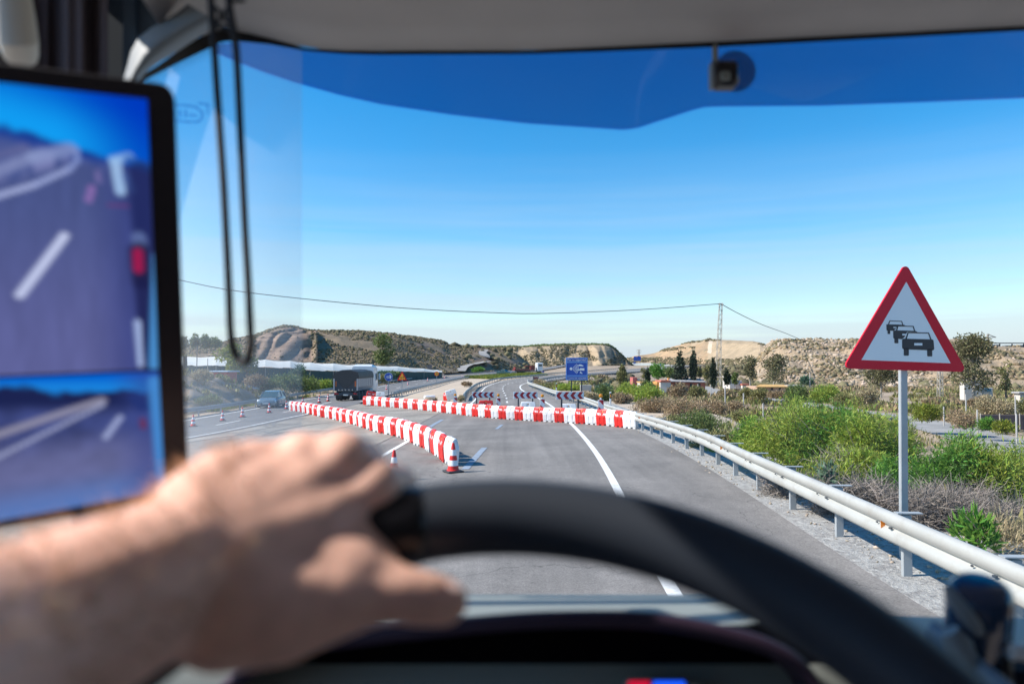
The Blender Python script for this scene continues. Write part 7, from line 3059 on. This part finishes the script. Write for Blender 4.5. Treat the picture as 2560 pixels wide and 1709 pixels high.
# short hairs on the forearm
rs = np.random.RandomState(12)
hv = np.array([v.co[:] for v in hm.vertices])
hn = np.array([v.normal[:] for v in hm.vertices])
fx = hv[:, 0] / hv[:, 1] * FPX + CX
kk = np.nonzero((fx < 640) & (fx > -60) & (hn[:, 2] > -.35))[0]
sel = rs.choice(kk, 900)
V = []
F = []
along = (at(480, 1410, .333) - at(0, 1640, .265)).normalized()
for i, s in enumerate(sel):
    p = hv[s]
    d = np.array(along) * (-.55 + rs.rand() * .3) + hn[s] * (.55 + .4 * rs.rand()) + rs.randn(3) * .25
    d /= np.linalg.norm(d)
    L_ = rs.uniform(.006, .014)
    sd = np.cross(d, [0, 1, 0])
    sd = sd / (np.linalg.norm(sd) + 1e-9) * .00035
    V += [p - sd, p + sd, p + d * L_]
    F.append([3 * i, 3 * i + 1, 3 * i + 2])
np_mesh("arm_hair", V, F, M['hair'], hand)["kind"] = "stuff"


# mirror-camera monitor on the left pillar
def lin(a, b, t):
    return a + (b - a) * t


TRp, BRp = at(437, 213, .62), at(473, 1240, .62)
TLp, BLp = at(-150, 137, .527), at(-150, 1346, .527)
MON = thing("mirror_monitor", "tall black rear-view monitor on the left pillar showing road pictures", "monitor", (TLp + BRp) / 2)
ex = (TRp - TLp)
ey = (BRp - TRp)
nrm = ex.cross(ey).normalized()
if nrm.y < 0:
    nrm = -nrm


def mp(u, v, d=0.0):
    """u 0..1 left to right, v 0..1 top to bottom on the monitor face"""
    return lin(lin(TLp, TRp, u), lin(BLp, BRp, u), v) + nrm * d


ol = rpoly([(0, 0), (1, 0), (1, 1), (0, 1)], .04, 6)
ol = [(0.5 + (x - .5) * 1.0, y) for x, y in rpoly([(0, 0), (.6, 0), (.6, 1.0), (0, 1.0)], .045, 8)]
ol = [(x / .6, y) for x, y in ol]
m = MB()
N_ = len(ol)
fr = [mp(u, v, 0) for u, v in ol]
cmid = mp(.5, .5, 0)
fi = [cmid + (p - cmid) * .985 - nrm * .004 for p in fr]
bk = [cmid + (p - cmid) * .96 + nrm * .028 for p in fr]
m.add(fi + fr + bk, [tuple(range(N_))] + [(i, (i + 1) % N_, N_ + (i + 1) % N_, N_ + i) for i in range(N_)] + [(N_ + i, N_ + (i + 1) % N_, 2 * N_ + (i + 1) % N_, 2 * N_ + i) for i in range(N_)] + [tuple(range(3 * N_ - 1, 2 * N_ - 1, -1))])
m.build("bezel", M['bezel'], MON, smooth=True, world=True)


def screen(nm, quad, paint, nu=70, nv=110):
    """quad: photo points TL, TR, BR, BL of the lit picture"""
    V, C = [], []

    def hit(px, py):
        dx, dy, dz = ray(px, py)
        d = Vector((dx, dy, dz))
        o = Vector((0, 0, CZ))
        pl_ = TLp - nrm * .0055
        return o + d * ((pl_ - o).dot(nrm) / d.dot(nrm))
    q = [hit(*p) for p in quad]
    for j in range(nv):
        for i in range(nu):
            u, v = i / (nu - 1), j / (nv - 1)
            V.append(lin(lin(q[0], q[1], u), lin(q[3], q[2], u), v))
            C.append((*paint(u, v), 1))
    F = [(j * nu + i, j * nu + i + 1, (j + 1) * nu + i + 1, (j + 1) * nu + i) for j in range(nv - 1) for i in range(nu - 1)]
    return np_mesh(nm, np.array([tuple(v) for v in V]), np.array(F), M['screen'], MON, col=np.array(C))


M['screen'] = emit_attr("monitor_picture", 0.68)


def srgb(r, g, b):
    return np.array([((c / 255 + .055) / 1.055) ** 2.4 if c > 10 else c / 255 / 12.92 for c in (r, g, b)])


def soft(a, b, x):
    t = min(1, max(0, (x - a) / (b - a)))
    return t * t * (3 - 2 * t)


def seg(u, v, a, b, w):
    ax, ay = a
    bx, by = b
    ay, by, v2 = ay * 1.9, by * 1.9, v * 1.9
    t = ((u - ax) * (bx - ax) + (v2 - ay) * (by - ay)) / ((bx - ax) ** 2 + (by - ay) ** 2)
    t = min(1, max(0, t))
    d = math.hypot(u - ax - t * (bx - ax), v2 - ay - t * (by - ay))
    return 1 - soft(w * .5, w * 1.1, d)


# u is measured over the part from the left edge of the monitor; photo column 0 is u = .288
def U_(px):
    return (px + 150) / 520.0


def V_(py):
    return (py - 245) / 680.0


def paint_top(u, v):
    x, y = u * 520 - 150, 228 + v * 700
    hz = 330 + max(0, x) * .235 - min(0, x) * -.1
    n1 = float(fbm(x * .02, y * .02, 3)) - .5
    n2 = float(fbm(x * .05 + 7, y * .012, 3)) - .5
    sky = lin(srgb(0, 70, 190), srgb(16, 150, 232), soft(hz - 170, hz - 10, y))
    sky = lin(sky, srgb(0, 52, 180), soft(100, 370, x) * .85)
    c = lin(sky, srgb(24, 60, 140), soft(hz - 10, hz + 10, y + 30 * n1))
    far = lin(srgb(70, 84, 140), srgb(120, 126, 176), soft(-.1, .22, n1 + n2))
    c = lin(c, far, soft(hz + 14, hz + 50, y))
    gnd = lin(srgb(68, 80, 130), srgb(90, 94, 146), soft(420, 920, y))
    gnd = lin(gnd, srgb(52, 62, 122), soft(170, 330, x) * .85)
    gnd = gnd * (1 + .25 * n2)
    k = 455 - max(0, x) * .36 if x < 170 else 400
    c = lin(c, gnd, soft(k - 14, k + 26, y))
    P = lambda px, py: (U_(px), (py - 228) / 700)
    for a, b, w, col, o in ((P(-150, 545), P(60, 470), .022, (158, 168, 210), .9), (P(60, 470), P(150, 425), .02, (150, 162, 208), .9), (P(150, 425), P(172, 400), .018, (130, 146, 200), .8), (P(172, 400), P(168, 378), .02, (120, 140, 196), .7),
                            (P(-60, 455), P(60, 402), .045, (128, 138, 182), .7), (P(60, 402), P(150, 376), .05, (132, 146, 192), .7), (P(-80, 425), P(40, 380), .03, (96, 100, 146), .6),
                            (P(20, 738), P(132, 592), .030, (186, 194, 226), .95),
                            (P(272, 398), P(284, 474), .036, (150, 182, 222), .9), (P(268, 396), P(310, 384), .035, (140, 178, 222), .8), (P(312, 392), P(362, 408), .04, (30, 84, 168), .9), (P(300, 430), P(318, 470), .03, (70, 96, 160), .7),
                            (P(206, 470), P(197, 500), .026, (140, 108, 172), .7), (P(222, 430), P(226, 452), .02, (120, 110, 166), .6),
                            (P(342, 420), P(352, 600), .09, (26, 34, 84), .8), (P(330, 590), P(334, 612), .05, (110, 130, 184), .5), (P(331, 625), P(338, 700), .075, (26, 24, 58), .9), (P(326, 628), P(326, 672), .034, (150, 26, 74), .95), (P(252, 512), P(300, 510), .014, (104, 52, 108), .7),
                            (P(336, 715), P(348, 915), .06, (26, 30, 72), .85), (P(318, 806), P(322, 915), .022, (156, 174, 216), .9), (P(384, 640), P(362, 920), .04, (74, 142, 204), .9)):
        s = seg(u, v, a, b, w) * o
        if s > 0:
            c = lin(c, srgb(*col), s)
    return tuple(c)


def paint_low(u, v):
    x, y = u * 550 - 150, 935 + v * 360
    n1 = float(fbm(x * .02 + 30, y * .03, 3)) - .5
    hz = 958 + max(0, x) * .07
    c = lin(srgb(0, 86, 196), srgb(24, 124, 210), soft(935, hz, y))
    c = lin(c, srgb(26, 34, 76), soft(hz + 2, hz + 14, y + 40 * n1))
    c = lin(c, srgb(58, 68, 120) * (1 + n1), soft(hz + 36, hz + 80, y))
    c = lin(c, srgb(94, 98, 142) * (1 + .4 * n1), soft(1070, 1170, y))
    c = lin(c, srgb(84, 116, 178), soft(1190, 1300, y))
    c = lin(c, srgb(50, 64, 130), soft(240, 380, x) * .6)
    P = lambda px, py: ((px + 150) / 550.0, (py - 935) / 360)

    def sg(a, b, w, col, c, o=.9):
        d_ = seg(u, v * .62, (a[0], a[1] * .62), (b[0], b[1] * .62), w) * o
        return lin(c, srgb(*col), d_)
    c = sg(P(-150, 1110), P(235, 1010), .035, (140, 138, 160), c)
    c = sg(P(-150, 1185), P(240, 1022), .016, (156, 162, 196), c)
    c = sg(P(242, 1115), P(285, 1062), .022, (152, 162, 202), c)
    c = sg(P(330, 1005), P(352, 1040), .05, (34, 50, 110), c)
    c = sg(P(346, 1075), P(348, 1098), .02, (100, 46, 80), c)
    c = sg(P(388, 960), P(398, 1250), .045, (66, 132, 200), c)
    return tuple(c)


screen("screen", [(-140, 191), (368, 248), (395, 922), (-140, 944)], paint_top)
screen("screen", [(-140, 951), (396, 928), (412, 1226), (-140, 1326)], paint_low, 70, 60)
m = MB()
m.tube([cmid + nrm * .03, cmid + nrm * .08 + Vector((-.03, 0, 0)), Vector((-.50, .90, cmid.z))], .018, 10)
m.build("bracket", M['bezel'], MON, world=True)

# looped cord hanging in front of the windscreen
Yc = .66
cl = [(522, -160), (527, 0), (535, 110), (549, 320), (560, 480), (572, 720), (576, 820), (582, 868), (593, 895), (608, 906), (621, 898), (627, 870), (626, 820), (619, 680), (612, 560), (601, 330), (590, 120), (572, 0), (566, -160)]
pts = catmull([tuple(at(x, y, Yc + .01 * math.sin(i))) for i, (x, y) in enumerate(cl)], .004)
m = MB()
m.tube([Vector(p) for p in pts[::2]], .0036, 8)
o = m.build("hanging_cord", M['cord'], None, smooth=True)
tag(o, "long black looped cord hanging before the left of the windscreen", "cord")
m = MB()
for a, b in (((530, 10), (576, 62)), ((574, 14), (536, 66)), ((528, 66), (584, 70)), ((572, 2), (612, 2))):
    m.tube([at(*a, Yc), at(*b, Yc)], .0022, 6)
m.build("knot", M['cord'], o, smooth=True)["kind"] = "stuff"

# things at the right end of the dashboard
t = thing("dash_gadget", "rounded dark blue gadget with pale rim on the right of the dashboard", "gadget", tuple(at(2440, 1600, .62)))
Rg = Matrix.Rotation(math.radians(-12), 3, 'Y') @ Matrix.Rotation(math.radians(24), 3, 'X')
c = at(2446, 1540, .62)
m = MB()
m.lathe([(0, .034), (.017, .033), (.0235, .028), (.0255, .016), (.0255, -.035), (.022, -.06)], 28, c, M=Rg)
m.build("body", M['device_blue'], t, smooth='all', world=True)
m = MB()
m.tube([at(2366, 1462, .60), at(2384, 1496, .597), at(2412, 1530, .594), at(2436, 1560, .594), at(2448, 1582, .597)], [.0035, .006, .0065, .006, .004], 8)
m.build("pale_rim", M['trim_grey'], t, smooth=True, world=True)
pxbox("foot", M['bezel'], 2430, 2508, 1575, 1780, .63, .05, t, .01)
m = MB()
m.tube([at(2374, 1575, .6), at(2398, 1612, .598), at(2420, 1660, .597)], [.008, .011, .008], 10)
m.build("pale_clip", M['trim_grey'], t, smooth=True, world=True)
pxbox("dash_console", M['cab_dark'], 2180, 2900, 1640, 2100, .66, .10, CAB, .02)
m = MB()
m.tube([at(2330, 1575, .64), at(2430, 1660, .60), at(2560, 1770, .56)], [.010, .011, .011], 10, flat=.6)
m.build("console_trim", principled("blue_grey_trim", (.10, .18, .28), .35), CAB, smooth=True, world=True)
t = thing("white_tube", "white rounded tube lying at the right edge of the dashboard", "tube", tuple(at(2560, 1628, .6)))
m = MB()
m.tube([at(2518, 1628, .6), at(2524, 1628, .6), at(2640, 1634, .6), at(2700, 1636, .6)], [.004, .0068, .0068, .0068], 14)
m.build("tube_body", M['white_gloss'], t, smooth=True, world=True)
